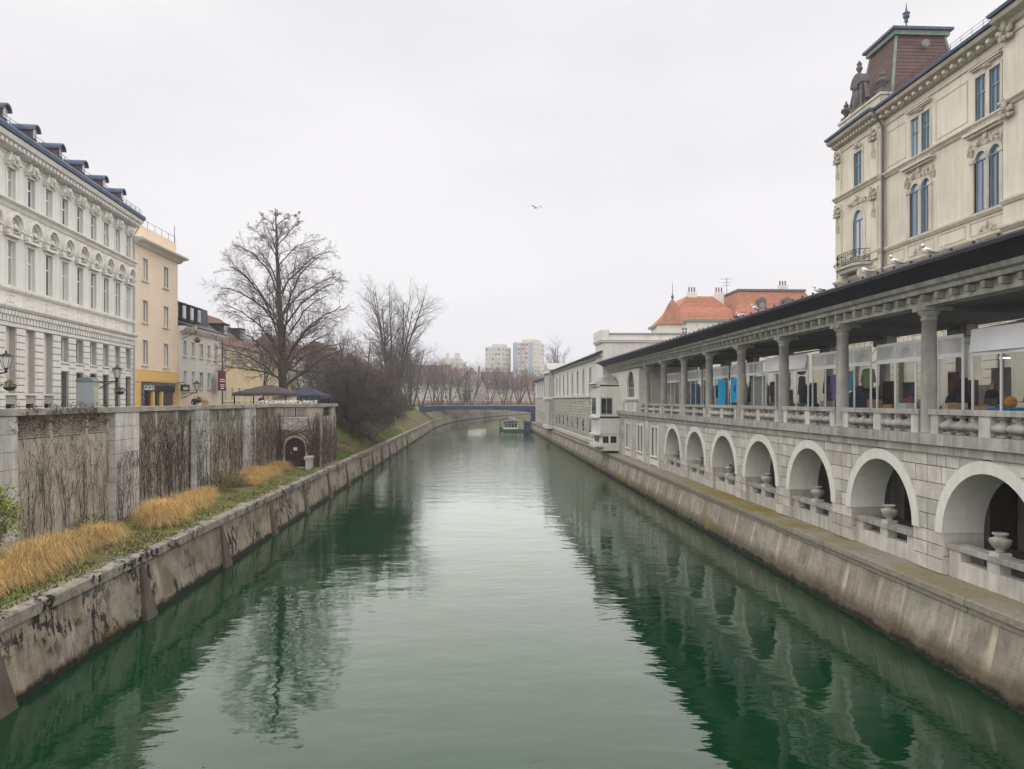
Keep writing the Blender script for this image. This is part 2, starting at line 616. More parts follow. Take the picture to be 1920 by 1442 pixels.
h1 = math_(nt, 'MULTIPLY', math_(nt, 'MULTIPLY', big, far_), 0.034)
h2 = math_(nt, 'MULTIPLY', math_(nt, 'MULTIPLY', mid, amp), 0.013)
h3 = math_(nt, 'MULTIPLY', math_(nt, 'MULTIPLY', fine, amp), 0.0024)
hh = math_(nt, 'ADD', math_(nt, 'ADD', h1, h2), h3)
bmp = add(nt, 'Bump', {'Strength': 1.0, 'Distance': 1.0, 'Height': hh})
silt = noise(nt, p, 0.12, 3.0)
body = mixc(nt, ramp(nt, silt, .35, .65), (0.0015, 0.026, 0.008, 1), (0.003, 0.036, 0.013, 1))
df = add(nt, 'BsdfDiffuse', {'Color': body})
gl = add(nt, 'BsdfGlossy', {'Color': (0.96, 1.0, 0.95, 1), 'Roughness': 0.012, 'Normal': bmp.outputs[0]})
fr = add(nt, 'Fresnel', {'IOR': 1.47, 'Normal': bmp.outputs[0]})
mx = add(nt, 'MixShader', {0: fr.outputs[0], 1: df.outputs[0], 2: gl.outputs[0]})
add(nt, 'OutputMaterial', {0: mx.outputs[0]})


# quay concrete: tan runs, board marks, brown and black growth above the water line
def quay_mat(name, base, light, lichen, calcite, moss):
    m, nt = new_mat(name)
    p = pos(nt)
    s = add(nt, 'SeparateXYZ', {0: p})
    z = math_(nt, 'ADD', s.outputs[2], 0.4)
    st = noise(nt, scaled(nt, p, (1.5, 1.5, 0.14)), 1.7, 5.0, 0.6)
    c = mixc(nt, ramp(nt, st, .3, .7), (*base, 1), (*light, 1))
    pat = noise(nt, p, 0.7, 6.0, 0.6)
    c = mixc(nt, ramp(nt, pat, .42, .66, 0, .75), c, (base[0] * .55, base[1] * .55, base[2] * .55, 1))
    brd = add(nt, 'TexWave', {'Vector': scaled(nt, p, (0, 0, 1)), 'Scale': 1.15, 'Distortion': 0.0}, wave_type='BANDS', bands_direction='Z')
    line = ramp(nt, brd.outputs[1], 0.02, 0.0, 0, .35)
    c = mixc(nt, line, c, (base[0] * .4, base[1] * .4, base[2] * .4, 1))
    if calcite:
        ca = noise(nt, scaled(nt, p, (0.0, 1.0, 0.10)), 1.25, 2.0, 0.5)
        cf = math_(nt, 'MULTIPLY', ramp(nt, ca, .585, .64), math_(nt, 'MULTIPLY', ramp(nt, z, 2.0, 1.4), ramp(nt, z, .25, .8)))
        c = mixc(nt, math_(nt, 'MULTIPLY', cf, 0.75), c, (0.60, 0.53, 0.40, 1))
    if lichen:
        lm = noise(nt, scaled(nt, p, (1, 1, 1.2)), 0.42, 2.0, 0.5)
        lf = noise(nt, scaled(nt, p, (1, 1, .55)), 4.2, 4.0, 0.65)
        k = math_(nt, 'MULTIPLY', ramp(nt, lm, .47, .56), ramp(nt, lf, .49, .53))
        c = mixc(nt, math_(nt, 'MULTIPLY', k, 0.95), c, (0.018, 0.016, 0.013, 1))
    vein = noise(nt, scaled(nt, p, (2.0, 2.0, .3)), 3.1, 6.0, .7)
    c = mixc(nt, ramp(nt, vein, .52, .66, 0, .5), c, (base[0] * .35, base[1] * .35, base[2] * .33, 1))
    pale = noise(nt, scaled(nt, p, (1.0, 1.0, 1.4)), 0.55, 1.0, .4)
    c = mixc(nt, ramp(nt, pale, .60, .63, 0, .22), c, (0.44, 0.42, 0.37, 1))
    edge = noise(nt, p, 1.3, 5.0, 0.65)
    zz = math_(nt, 'ADD', z, math_(nt, 'MULTIPLY', edge, -0.7))
    c = mixc(nt, ramp(nt, zz, moss, moss - .45, 0, .8), c, (0.085, 0.068, 0.035, 1))
    gy = noise(nt, p, 0.33, 2.0)
    c = mixc(nt, math_(nt, 'MULTIPLY', ramp(nt, gy, .56, .66), ramp(nt, zz, moss + .15, moss - .2, 0, .75)), c, (0.20, 0.17, 0.025, 1))
    c = mixc(nt, ramp(nt, zz, -0.02, -.2), c, (0.016, 0.015, 0.010, 1))
    h = noise(nt, p, 9.0, 6.0, 0.65)
    finish(nt, c, 0.9, h, 0.02, 0.2)
    return m


quay_mat('quay_left', (0.255, 0.21, 0.155), (0.41, 0.355, 0.275), True, False, 0.02)
quay_mat('quay_right', (0.30, 0.265, 0.205), (0.42, 0.38, 0.31), False, True, 0.55)
# coping of the left quay: rough grey-brown with black lichen
m, nt = new_mat('quay_coping')
p = pos(nt)
n1 = noise(nt, p, 2.2, 7.0, .7)
n2 = noise(nt, p, 5.5, 5.0, .65)
n3 = noise(nt, p, .5, 2.0)
c = mixc(nt, ramp(nt, n1, .3, .7), (0.17, 0.15, 0.12, 1), (0.40, 0.37, 0.31, 1))
c = mixc(nt, math_(nt, 'MULTIPLY', ramp(nt, n3, .45, .55), ramp(nt, n2, .48, .54)), c, (0.02, 0.018, 0.014, 1))
c = mixc(nt, math_(nt, 'MULTIPLY', ramp(nt, n3, .52, .40), ramp(nt, n2, .52, .62, 0, .8)), c, (0.13, 0.125, 0.04, 1))
finish(nt, c, .95, n1, .03, .15)
# mossy ledge
m, nt = new_mat('mossy_ledge')
p = pos(nt)
n1 = noise(nt, p, 0.35, 3.0)
n2 = noise(nt, p, 6.0, 5.0, .65)
n3 = noise(nt, p, 2.0, 4.0)
c = mixc(nt, ramp(nt, n2, .3, .7), (0.22, 0.20, 0.16, 1), (0.36, 0.335, 0.28, 1))
mossc = mixc(nt, n3, (0.10, 0.085, 0.025, 1), (0.30, 0.23, 0.03, 1))
nrm = add(nt, 'SeparateXYZ', {0: add(nt, 'NewGeometry').outputs['Normal']}).outputs[2]
yy_ = add(nt, 'SeparateXYZ', {0: p}).outputs[1]
band_ = math_(nt, 'MULTIPLY', ramp(nt, yy_, 22, 33, .45, 1.0), ramp(nt, yy_, 60, 42, .1, 1.0))
fm = math_(nt, 'MULTIPLY', math_(nt, 'MULTIPLY', ramp(nt, math_(nt, 'ADD', n1, math_(nt, 'MULTIPLY', math_(nt, 'ADD', n2, n3), .5)), .86, 1.08, 0, .9), band_), ramp(nt, nrm, .3, .8))
c = mixc(nt, fm, c, mossc)
finish(nt, c, .95, n2, .03, .1)
# bank: turf with bare brown leaf-covered soil
m, nt = new_mat('bank_turf')
p = pos(nt)
n1 = noise(nt, p, 0.22, 4.0, .6)
n2 = noise(nt, p, 5.0, 6.0, .7)
n3 = noise(nt, p, 30.0, 2.0, .6)
g = mixc(nt, ramp(nt, n2, .35, .65), (0.07, 0.11, 0.022, 1), (0.17, 0.22, 0.045, 1))
s_ = mixc(nt, ramp(nt, n2, .35, .65), (0.085, 0.06, 0.042, 1), (0.19, 0.13, 0.09, 1))
c = mixc(nt, ramp(nt, math_(nt, 'ADD', n1, math_(nt, 'MULTIPLY', n2, .3)), .575, .66), g, s_)
finish(nt, c, .95, n3, .05, .1)
m, nt = new_mat('terrace_soil')
p = pos(nt)
n1 = noise(nt, p, 0.8, 5.0, .65)
n2 = noise(nt, p, 12.0, 5.0, .7)
g = mixc(nt, ramp(nt, n2, .35, .65), (0.10, 0.115, 0.03, 1), (0.19, 0.20, 0.06, 1))
s_ = mixc(nt, ramp(nt, n2, .35, .65), (0.075, 0.06, 0.04, 1), (0.17, 0.135, 0.09, 1))
c = mixc(nt, ramp(nt, n1, .46, .56), g, s_)
finish(nt, c, .95, n2, .05, .1)


WL = -0.4                                               # water level


def bank_x(Y):
    return -11.5 + (0.00083 * (Y - 200) ** 2 if Y > 200 else 0.0)


# ------------------------------------------------------------------ ground, water
mb = MB()
ys = [-60, 5, 61.9, 62.0, 68.5, 68.6] + list(range(80, 481, 20))
def edge_l(Y):
    return -16.9 if Y < 62 else (-13.3 if Y <= 68.5 else bank_x(Y) - 6.4)
def edge_r(Y):
    return 20.6 if Y < 200 else 26.0 + 0.00083 * (Y - 200) ** 2
for a, b in zip(ys[:-1], ys[1:]):
    mb.quad((-1500, a, 6.2), (edge_l(a), a, 6.2), (edge_l(b), b, 6.2), (-1500, b, 6.2))
    mb.quad((edge_r(a), a, 6.2), (1500, a, 6.2), (1500, b, 6.2), (edge_r(b), b, 6.2))
mb.quad((-1500, 480, 6.2), (1500, 480, 6.2), (1500, 2600, 6.2), (-1500, 2600, 6.2))
structure(mb.build('ground', MATS['asphalt']))
mb = MB()
for i in range(12):
    a, b = -40 + i * 45, -40 + (i + 1) * 45
    mb.quad((-20, a, WL), (110, a, WL), (110, b, WL), (-20, b, WL))
structure(mb.build('water', MATS['river_water']))
mb = MB()
mb.quad((-25, -60, -3), (120, -60, -3), (120, 480, -3), (-25, 480, -3))
structure(mb.build('river_bed', MATS['terrace_soil']))

# ------------------------------------------------------------------ left quay wall
rng = random.Random(3)
q = thing_W('quay_wall', 'stained tan concrete quay wall with black lichen under the golden grasses', 'quay wall', (-11.8, 40, 0))
Y = 6.0
k = 0
while Y < 440:
    L = 4.2 if Y < 240 else 9.0
    mb = MB()
    g = 0.012
    Xa, Xb = bank_x(Y) - .45, bank_x(Y + L) - .45
    pv = []
    for (yy, X) in ((Y + g, Xa), (Y + L - g, Xb)):
        pv += [(X + .12, yy, -1.4), (X, yy, WL), (X - .22, yy, 1.18), (X - .24, yy, 1.6), (X - 1.4, yy, 1.6), (X - 1.4, yy, -1.4)]
    mb.add(pv, [(i, i + 6, (i + 1) % 6 + 6, (i + 1) % 6) for i in range(6)] + [(0, 1, 2, 3, 4, 5), (11, 10, 9, 8, 7, 6)])
    mb.build('panel', MATS['quay_left'], q)
    # coping stone
    mb = MB()
    o = rng.uniform(-.012, .012)
    for s in (0,):
        pv = []
        for (yy, X) in ((Y + g, Xa), (Y + L - g, Xb)):
            pv += [(X - .13 + o, yy, 1.603), (X - .13 + o, yy, 1.90), (X - .18 + o, yy, 1.95 + o), (X - .78, yy, 1.96 + o), (X - .78, yy, 1.603)]
        mb.add(pv, [(i, i + 5, (i + 1) % 5 + 5, (i + 1) % 5) for i in range(5)] + [(0, 1, 2, 3, 4), (9, 8, 7, 6, 5)])
    mb.build('coping_stone', MATS['quay_coping'], q)
    Y += L
    k += 1
# tapering buttresses
for i in range(14):
    Y = 19.3 + i * 8.4
    X = bank_x(Y) - .45
    mb = MB()
    w0, w1 = 0.45, 0.12
    mb.add([(X + .24, Y - w0, -1.2), (X + .24, Y + w0, -1.2), (X + .18, Y + w0, WL), (X + .18, Y - w0, WL), (X - .19, Y - w1, 1.5), (X - .19, Y + w1, 1.5),
            (X - .6, Y - w0, -1.2), (X - .6, Y + w0, -1.2), (X - .6, Y + w1, 1.5), (X - .6, Y - w1, 1.5)],
           [(0, 1, 2, 3), (3, 2, 5, 4), (0, 3, 4, 9, 6), (1, 7, 8, 5, 2), (4, 5, 8, 9)])
    mb.build('buttress', M('buttress_dark', (0.12, 0.10, 0.078), .9, .2, 2.0, streak=.3, bump=.01), q)

# terrace behind the quay
mb = MB()
xs = [-12.5, -13.2, -14.2, -15.3, -16.7]
zz = [1.90, 1.93, 1.98, 2.03, 2.08]
for i in range(56):
    a, b = 6 + i, 7 + i
    for j in range(4):
        mb.quad((xs[j + 1], a, zz[j + 1]), (xs[j], a, zz[j]), (xs[j], b, zz[j]), (xs[j + 1], b, zz[j + 1]))
structure(mb.build('terrace_path', MATS['terrace_soil']))
# sloping bank beyond the bastion
mb = MB()
prev = None
rb = random.Random(8)
for i in range(0, 162):
    Y = 62.3 + i * 2.6
    X = bank_x(Y)
    row = []
    for j in range(9):
        t = j / 8
        n = rb.uniform(-.10, .10) if 0 < j < 8 else 0
        row.append((X - 1.0 - 5.6 * t, Y, 1.90 + 4.33 * (t ** .95) + n))
    if prev:
        for j in range(8):
            mb.quad(prev[j + 1], prev[j], row[j], row[j + 1])
    prev = row
structure(mb.build('river_bank', MATS['bank_turf'], smooth=True))

# ------------------------------------------------------------------ right quay wall
q = thing_W('quay_wall', 'battered concrete quay wall with mossy ledge and dark weed line under the arches', 'quay wall', (13.5, 60, 0))
Y = 6.0
while Y < 192:
    L = 5.9
    g = 0.01
    mb = MB()
    pv = []
    for yy in (Y + g, Y + L - g):
        pv += [(13.45, yy, -1.4), (13.64, yy, WL), (13.82, yy, .35), (14.02, yy, 1.2), (14.06, yy, 1.42), (15.6, yy, 1.42), (15.6, yy, -1.4)]
    mb.add(pv, [(i, (i + 1) % 7, (i + 1) % 7 + 7, i + 7) for i in range(7)] + [(6, 5, 4, 3, 2, 1, 0), (7, 8, 9, 10, 11, 12, 13)])
    mb.build('panel', MATS['quay_right'], q)
    for h in range(2):
        y0, y1 = Y + h * L / 2 + .008, Y + (h + 1) * L / 2 - .008
        o = rng.uniform(-.015, .015)
        mb = MB()
        pv = []
        for yy in (y0, y1):
            pv += [(14.0 + o, yy, 1.423), (14.0 + o, yy, 1.60), (13.92 + o, yy, 1.61), (13.92 + o, yy, 1.79), (13.97 + o, yy, 1.83), (15.5, yy, 1.86), (15.5, yy, 1.423)]
        mb.add(pv, [(i, (i + 1) % 7, (i + 1) % 7 + 7, i + 7) for i in range(7)] + [(6, 5, 4, 3, 2, 1, 0), (7, 8, 9, 10, 11, 12, 13)])
        mb.build('ledge_slab', MATS['mossy_ledge'], q)
    Y += L
# ragged weed along the water line
for side in (0, 1):
    mb = MB()
    Y = 8.0
    while Y < (120 if side else 70):
        st = 0.10 + Y * .0022
        X = 13.66 if side else -11.97
        s = 1 if side else -1
        r = rng.uniform(.05, .11) * (1.0 if side else .6)
        zc = rng.uniform(-.02, .10) * (1 if side else .5)
        mb.ball((X + s * zc * .3, Y, WL + zc), r, 5, 3, (rng.uniform(.5, 1.0), rng.uniform(.7, 1.6), rng.uniform(.5, 1.2)))
        Y += st
    o = mb.build('waterline_weed', MATS['weed_and_shade_black'])
    tag(o, 'black weed fringe along the water line of the %s quay' % ('arcade' if side else 'lichened'), 'weed', kind='stuff')
# ------------------------------------------------------------------ riverside market colonnade (right bank)
rng = random.Random(11)
BAY = 5.9
COLS = [24.2 + BAY * k for k in range(-2, 8)]           # column positions along the river
ARCH = [21.25 + BAY * k for k in range(-2, 7)]          # arch centres
ZB, ZS, RI, RO, ZC, ZF = 1.86, 3.2, 2.13, 2.5, 5.75, 6.4
hall = thing_R('market_hall', 'long grey stone market hall with arcade below and open colonnade above', 'building', 15.0, 48.0, 1.86)

# masonry core with the arch openings
mb = MB()
for Yc in ARCH:
    x0, x1, c = -(Yc + BAY / 2), -(Yc - BAY / 2), -Yc
    poly = [(x0, ZB), (c - RI, ZB)] + arc(c, ZS, RI, PI, 0, 20) + [(c + RI, ZB), (x1, ZB), (x1, ZC), (x0, ZC)]
    mb.ext(poly, 0.0, 1.3)
mb.build('wall', MATS['mortar'], hall)
# plain lower wall with the paired windows further on
LW = [62.6, 68.2, 73.6]
holes = []
for Yw in LW:
    for d in (-.62, .62):
        holes.append((-Yw + d - .42, -Yw + d + .42, 2.75, 5.15, False))
mb = MB()
wall_holes(mb, -84.0, -59.602, ZB, ZC, holes, 0.0, 0.3, 1.2)
mb.build('wall', MATS['stone_pale'], hall)
ws = win_set(.84, 2.4, MATS['white_frame'], MATS['pane_dark'], MATS['trim_white'], bars=(1, 3), trim=.14, depth=.25, fr=.05)
for Yw in LW:
    for d in (-.62, .62):
        put_window(ws, hall, -Yw + d, 2.75)
    mb = MB()
    mb.box(-Yw - 1.35, -Yw + 1.35, -.07, .0, 2.0, 2.42)
    mb.box(-Yw - 1.5, -Yw - 1.36, -.09, 0, ZB, 5.5)
    mb.box(-Yw + 1.36, -Yw + 1.5, -.09, 0, ZB, 5.5)
    mb.build('window_apron', MATS['arch_plaster'], hall)
for Yw in (59.9, 65.4, 70.9, 76.4):
    for z0, z1 in ((1.87, 2.6), (2.62, 3.35), (3.37, 4.1), (4.12, 4.9), (4.92, 5.7)):
        mb = MB()
        w = rng.uniform(.42, .6)
        mb.box(-Yw - w, -Yw + w, -.05 + rng.uniform(-.006, .006), 0.01, z0, z1)
        mb.build('stone', MATS['stone_grey'], hall)

# ashlar, arch rings, jambs, parapets
rows = []
z = ZB + .01
rr = random.Random(5)
hs = [.47, .44, .43, .52, .50, .55, .56, .42]
for h in hs:
    rows.append((z, min(z + h, ZC)))
    z += h
for Yc in ARCH:
    near = Yc > 18
    c = -Yc
    for side in (-1, 1):
        for (z0, z1) in rows:
            # from the pier centre (u = BAY/2) inwards to the opening (u = limit)
            def lim(zv):
                if zv <= ZS:
                    return RI
                dz = zv - ZS
                return math.sqrt(max(RO * RO - dz * dz, 0)) + .012 if dz < RO else 0.0
            lo = max(lim(z0), lim(z1)) if z0 >= ZS else lim(z1)
            u = BAY / 2
            start = lim((z0 + z1) / 2)
            span = u - start
            if span < .12:
                continue
            n = max(1, int(round(span / rr.uniform(.5, .85))))
            cuts = [u - span * (i + (rr.uniform(-.18, .18) if 0 < i < n else 0)) / n for i in range(n + 1)]
            for i in range(n):
                ua, ub = cuts[i], cuts[i + 1]
                g = .014
                last = i == n - 1
                zs_ = [z0 + g + (z1 - z0 - 2 * g) * t for t in ((0, .25, .5, .75, 1) if last and z1 > ZS else (0, 1))]
                outer, inner = [], []
                for zv in zs_:
                    L = lim(zv)
                    b_ = L + .004 if last else ub + g
                    outer.append((ua - g, zv))
                    inner.append((max(min(b_, ua - g - .02), L + .004 if L > 0 else 0.0), zv))
                if z0 < ZS < z1 and last:
                    inner = [(max(p[0], RO + .01) if p[1] > ZS else p[0], p[1]) for p in inner]
                poly = [(c + side * p[0], p[1]) for p in outer] + [(c + side * p[0], p[1]) for p in reversed(inner)]
                if side < 0:
                    pass
                else:
                    poly = poly[::-1]
                pr = -.032 + rr.uniform(-.010, .010)
                mb = MB()
                mb.ext(poly, pr, .03, back=False)
                mb.build('stone', MATS['stone_grey'], hall)
    # plaster ring and vault
    mb = MB()
    mb.ext(arc(c, ZS, RO, PI, 0, 28) + arc(c, ZS, RI - .012, 0, PI, 28), -.075, 0.02)
    n = 28
    a_ = arc(c, ZS, RI - .012, PI, 0, n)
    for i in range(n):
        (px, pz), (qx, qz) = a_[i], a_[i + 1]
        mb.quad((px, .02, pz), (px, 1.32, pz), (qx, 1.32, qz), (qx, .02, qz))
    mb.build('arch_ring', MATS['arch_plaster'], hall, smooth=False)
    for s in (-1, 1):
        for (z0, z1) in ((ZB + .01, 2.45), (2.47, ZS - .012)):
            mb = MB()
            xa = c + s * (RI - .03)
            xb = c + s * RI
            mb.box(min(xa, xb), max(xa, xb) + (.0), -.02, 1.31, z0, z1)
            mb.build('jamb_stone', MATS['stone_grey'], hall)
    mb = MB()
    mb.box(c - RI + .035, c + RI - .035, .14, .46, ZB, 2.42)
    mb.build('parapet', MATS['stone_pale'], hall)
    for xo in (-RI + .36, 0.0, RI - .36):
        mb = MB()
        mb.cbox(c + xo, .30, 2.423, .55, .34, .33)
        mb.build('parapet_block', MATS['stone_pale'], hall)
    mb = MB()
    mb.cbox(c, .31, 2.756, 2 * RI - .075, .52, .17, .015)
    mb.build('parapet_cap', MATS['cast_stone'], hall)

# gallery behind the arches
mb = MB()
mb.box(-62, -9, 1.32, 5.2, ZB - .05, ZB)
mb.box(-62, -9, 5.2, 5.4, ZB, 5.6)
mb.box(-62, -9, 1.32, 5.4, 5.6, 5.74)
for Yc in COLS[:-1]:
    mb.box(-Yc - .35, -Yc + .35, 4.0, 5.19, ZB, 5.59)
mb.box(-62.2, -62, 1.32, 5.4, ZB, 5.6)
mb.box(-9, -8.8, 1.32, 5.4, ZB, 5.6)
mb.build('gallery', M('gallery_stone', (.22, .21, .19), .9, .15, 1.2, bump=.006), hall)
for i, Yc in enumerate(ARCH):
    mb = MB()
    mb.box(-Yc - 1.3, -Yc + .1, 5.12, 5.19, ZB + .01, 4.6)
    mb.build('door', MATS['timber_dark'], hall)
    if i % 2:
        mb = MB()
        mb.box(-Yc + .6, -Yc + 1.5, 5.14, 5.19, 3.2, 4.4)
        mb.build('notice_board', MATS['cloth_dark'], hall)

# floor band over the arches, two tiers of slabs
x = -84.0
while x < -9.5:
    w = min(1.18 + rng.uniform(-.2, .2), -9.4 - x)
    o = rng.uniform(-.006, .006)
    mb = MB()
    mb.box(x + .004, x + w - .004, -.13 + o, 1.3, 5.753, 6.04)
    mb.build('band_slab', MATS['cast_stone'], hall)
    mb = MB()
    mb.box(x + .004, x + w - .004, -.27 + o, 1.3, 6.043, 6.40)
    mb.build('band_slab', MATS['cast_stone'], hall)
    x += w
mb = MB()
mb.box(-84, -9.4, 1.303, 5.6, 6.2, 6.41)
mb.build('floor', MATS['cast_stone'], hall)

# columns
prof = [(.27, 0), (.27, .05), (.252, .07), (.25, .2), (.248, 1.5), (.235, 2.8), (.222, 3.72), (.262, 3.74), (.262, 3.79), (.228, 3.82), (.24, 3.87), (.33, 3.97), (.345, 4.02), (.335, 4.05)]
shaft = MB().lathe(prof, 20).mesh('column', MATS['cast_stone'], True)
cap = MB().cbox(0, .12, 4.05, .74, .95, .14).mesh('capital', MATS['cast_stone'])
inner = MB()
inner.lathe([(.26, 0), (.24, 3.3), (.24, 3.5)], 12)
inner.cbox(0, 0, 3.45, .62, .5, .3)
inner.cbox(0, 0, 3.75, 1.25, .5, .44)
inner_m = inner.mesh('column', MATS['cast_stone'])
for Yc in COLS:
    o = mk('column', shaft, hall, (-Yc, .02, ZF))
    mk('capital', cap, o)
    mk('column', inner_m, hall, (-Yc, 5.1, ZF))

# balustrade
bal = MB()
bal.cbox(0, 0, 0, .30, .26, .07)
bal.lathe([(.10, .07), (.085, .10), (.10, .125), (.20, .145), (.29, .175), (.335, .215), (.350, .26), (.343, .305), (.31, .345), (.25, .38), (.17, .41), (.105, .44), (.085, .48), (.09, .51), (.13, .53)], 18, sy=.85)
bal.cbox(0, 0, .53, .30, .26, .09)
bal_m = bal.mesh('baluster', MATS['cast_stone'], False)
for p_ in bal_m.polygons:
    if len(p_.vertices) == 4 and abs(p_.normal.z) < .95 and p_.area < .03:
        p_.use_smooth = True
post_e = MB().cbox(0, 0, 0, .40, .34, .62).mesh('post', MATS['stone_pale'])
post_c = MB().cbox(0, 0, 0, .50, .34, .62).mesh('post', MATS['stone_pale'])
capm = MB().cbox(0, 0, 0, BAY - .56, .44, .17, .015).mesh('rail_cap', MATS['cast_stone'])
for i, Yc in enumerate(COLS[:-1]):
    a, b = -Yc - .30, -(Yc + BAY) + .30
    mid = (a + b) / 2
    y = 0.02
    mk('rail_cap', capm, hall, (mid, y, ZF + .623))
    mk('post', post_e, hall, (a - .26, y, ZF + .002))
    mk('post', post_e, hall, (b + .26, y, ZF + .002))
    mk('post', post_c, hall, (mid, y, ZF + .002))
    for s in (-1, 1):
        w0, w1 = mid + s * .25, (a - .46 if s > 0 else b + .46)
        for j in range(3):
            mk('baluster', bal_m, hall, (w0 + (w1 - w0) * (j + .5) / 3, y, ZF + .002))
# last short piece of rail against the pavilion
mk('rail_cap', MB().cbox(0, 0, 0, 2.0, .44, .17, .015).mesh('rail_cap', MATS['cast_stone']), hall, (-67.0, .02, ZF + .623))
for j in range(2):
    mk('baluster', bal_m, hall, (-66.5 - j * .74, .02, ZF + .002))

# entablature and eaves
mb = MB()
mb.extx([(-.30, 10.59), (-.30, 10.70), (-.22, 10.71), (-.22, 10.95), (-.50, 10.97), (-.52, 11.10), (-.66, 11.16), (-.70, 11.30), (.3, 11.3), (.3, 10.59)], -84.5, -9.0)
mb.build('entablature', MATS['cast_stone'], hall)
modm = MB().box(-.085, .085, -.26, 0, 0, .2).mesh('modillion', MATS['cast_stone'])
k = 0
Yv = 12.0
while Yv < 84:
    mk('modillion', modm, hall, (-Yv, -.22, 10.735))
    Yv += BAY / 8
mb = MB()
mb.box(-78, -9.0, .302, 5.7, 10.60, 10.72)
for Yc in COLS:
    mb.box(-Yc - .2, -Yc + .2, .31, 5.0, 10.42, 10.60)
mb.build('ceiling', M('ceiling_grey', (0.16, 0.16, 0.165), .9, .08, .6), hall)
mb = MB()
mb.extx([(-1.42, 11.66), (-1.42, 11.74), (2.0, 12.7), (6.8, 11.6), (6.8, 11.5), (5.6, 11.4), (5.6, 11.305), (-.72, 11.305)], -84.6, -8.9)
mb.build('roof', MATS['dark_roof'], hall)
mb = MB()
mb.extx([(-1.50, 11.60), (-1.53, 11.70), (-1.50, 11.76), (-1.44, 11.76), (-1.43, 11.63)], -84.7, -8.8)
mb.build('gutter', MATS['dark_roof'], hall)
mb = MB()
Yv = 10.0
while Yv < 84:
    mb.box(-Yv - .025, -Yv + .025, -1.49, -1.42, 11.76, 11.84)
    Yv += .98
mb.build('gutter_bracket', MATS['iron'], hall)

# pavilion closing the colonnade
mb = MB()
wall_holes(mb, -84.0, -68.9, ZF, 10.59, [(-74.3, -70.9, 7.75, 10.35, True)], -.02, .3, .6)
mb.build('pavilion_wall', MATS['arch_plaster'], hall)
ws = win_set(3.4, 2.6, MATS['grey_frame'], MATS['pane_dark'], MATS['arch_plaster'], arched=True, bars=(3, 1), trim=.0, sill=False, depth=.25, fr=.06)
put_window(ws, hall, -72.6, 7.75, -.02)
mb = MB()
mb.box(-84, -68.9, .58, 5.6, ZF + .02, 10.58)
mb.build('pavilion_core', MATS['stone_pale'], hall)
mb = MB()
mb.box(-75.2, -69.0, -.18, .0, 7.45, 7.62)
mb.box(-74.4, -71.0, -.05, -.022, 6.5, 7.4)
mb.build('string_course', MATS['stone_pale'], hall)
for Yw in (69.4, 75.9):
    for k in range(2):
        mb = MB()
        mb.box(-Yw - .5, -Yw + .5, -.07, -.021, 6.42 + k * .5, 6.9 + k * .5)
        mb.build('stone', MATS['stone_grey'], hall)

# oriel hanging over the water at the end of the pavilion
oriel = MB()
oy = -2.3
poly = [(-83.6, 0.0), (-83.6, oy * .9), (-83.0, oy), (-79.2, oy), (-78.6, oy * .9), (-78.6, 0.0)]
oriel.extz(poly, 5.0, 9.1)
oriel.extz([(x, y * 1.1) for x, y in poly], 8.95, 9.2)
oriel.extz([(x, y * 1.12) for x, y in poly], 5.55, 5.75)
oriel.extz([(x, y * .98) for x, y in poly], 3.85, 5.0)
oriel.extz([(x, y * 1.1) for x, y in poly], 3.75, 3.9)
oriel.extz([(x, y * .85) for x, y in poly], 2.8, 3.75)
oriel.extz([(x, y * 1.1) for x, y in poly], 2.5, 2.8)
oriel.extz([(x, y * .8) for x, y in poly], 2.1, 2.5)
oriel.build('oriel', MATS['arch_plaster'], hall)
mb = MB()
top = (-81.0, -.6, 10.5)
pr = [(x, y * 1.2, 9.205) for x, y in poly]
for a, b in zip(pr, pr[1:]):
    mb.tri(b, a, top)
mb.build('oriel_roof', MATS['cast_stone'], hall)
mb = MB()
mb.box(-78.6, -78.55, -1.98, -.72, 5.95, 7.8)
mb.build('window', MATS['grey_frame'], hall)
mb = MB()
mb.box(-78.549, -78.53, -1.9, -1.39, 6.08, 7.67)
mb.box(-78.549, -78.53, -1.31, -.8, 6.08, 7.67)
mb.build('pane', MATS['pane_dark'], hall)
mb = MB()
mb.box(-78.6, -78.57, -1.75, -1.15, 2.95, 3.65)
mb.box(-78.6, -78.57, -.9, -.3, 2.95, 3.65)
mb.box(-82.6, -81.3, oy * .85 - .02, oy * .85 + .02, 2.95, 3.65)
mb.box(-81.0, -79.8, oy * .85 - .02, oy * .85 + .02, 2.95, 3.65)
mb.build('oriel_opening', MATS['pane_dark'], hall)
mb = MB()
mb.box(-82.3, -81.2, oy - .03, oy + .02, 6.0, 7.75)
mb.box(-80.9, -79.8, oy - .03, oy + .02, 6.0, 7.75)
mb.build('pane', MATS['pane_dark'], hall)

# cross block with tiled parapet behind the pavilion
cb = thing_W('gate_block', 'plain white cross block with tile-edged parapet rising behind the dark eaves', 'building', (18, 86.5, 6.2))
mb = MB()
mb.box(14.3, 24.0, 84.75, 90.0, 6.2, 14.1)
mb.build('wall', MATS['plaster_white'], cb)
mb = MB()
mb.box(14.1, 24.2, 84.55, 90.2, 14.103, 14.3)
mb.box(14.0, 24.2, 84.45, 90.3, 14.303, 14.42)
mb.build('cornice', MATS['trim_white'], cb)
mb = MB()
mb.box(14.6, 24.0, 84.9, 89.8, 14.423, 15.05)
mb.box(14.0, 15.0, 84.6, 90.0, 14.423, 15.5)
mb.build('parapet', MATS['plaster_white'], cb)
tl = MB().lathe([(.10, 0), (.10, .5), (.09, .52)], 8).xf(Matrix.Rotation(R(90), 4, 'X')).mesh('tile', M('grey_tile', (.2, .19, .18), .85, .2, 2))
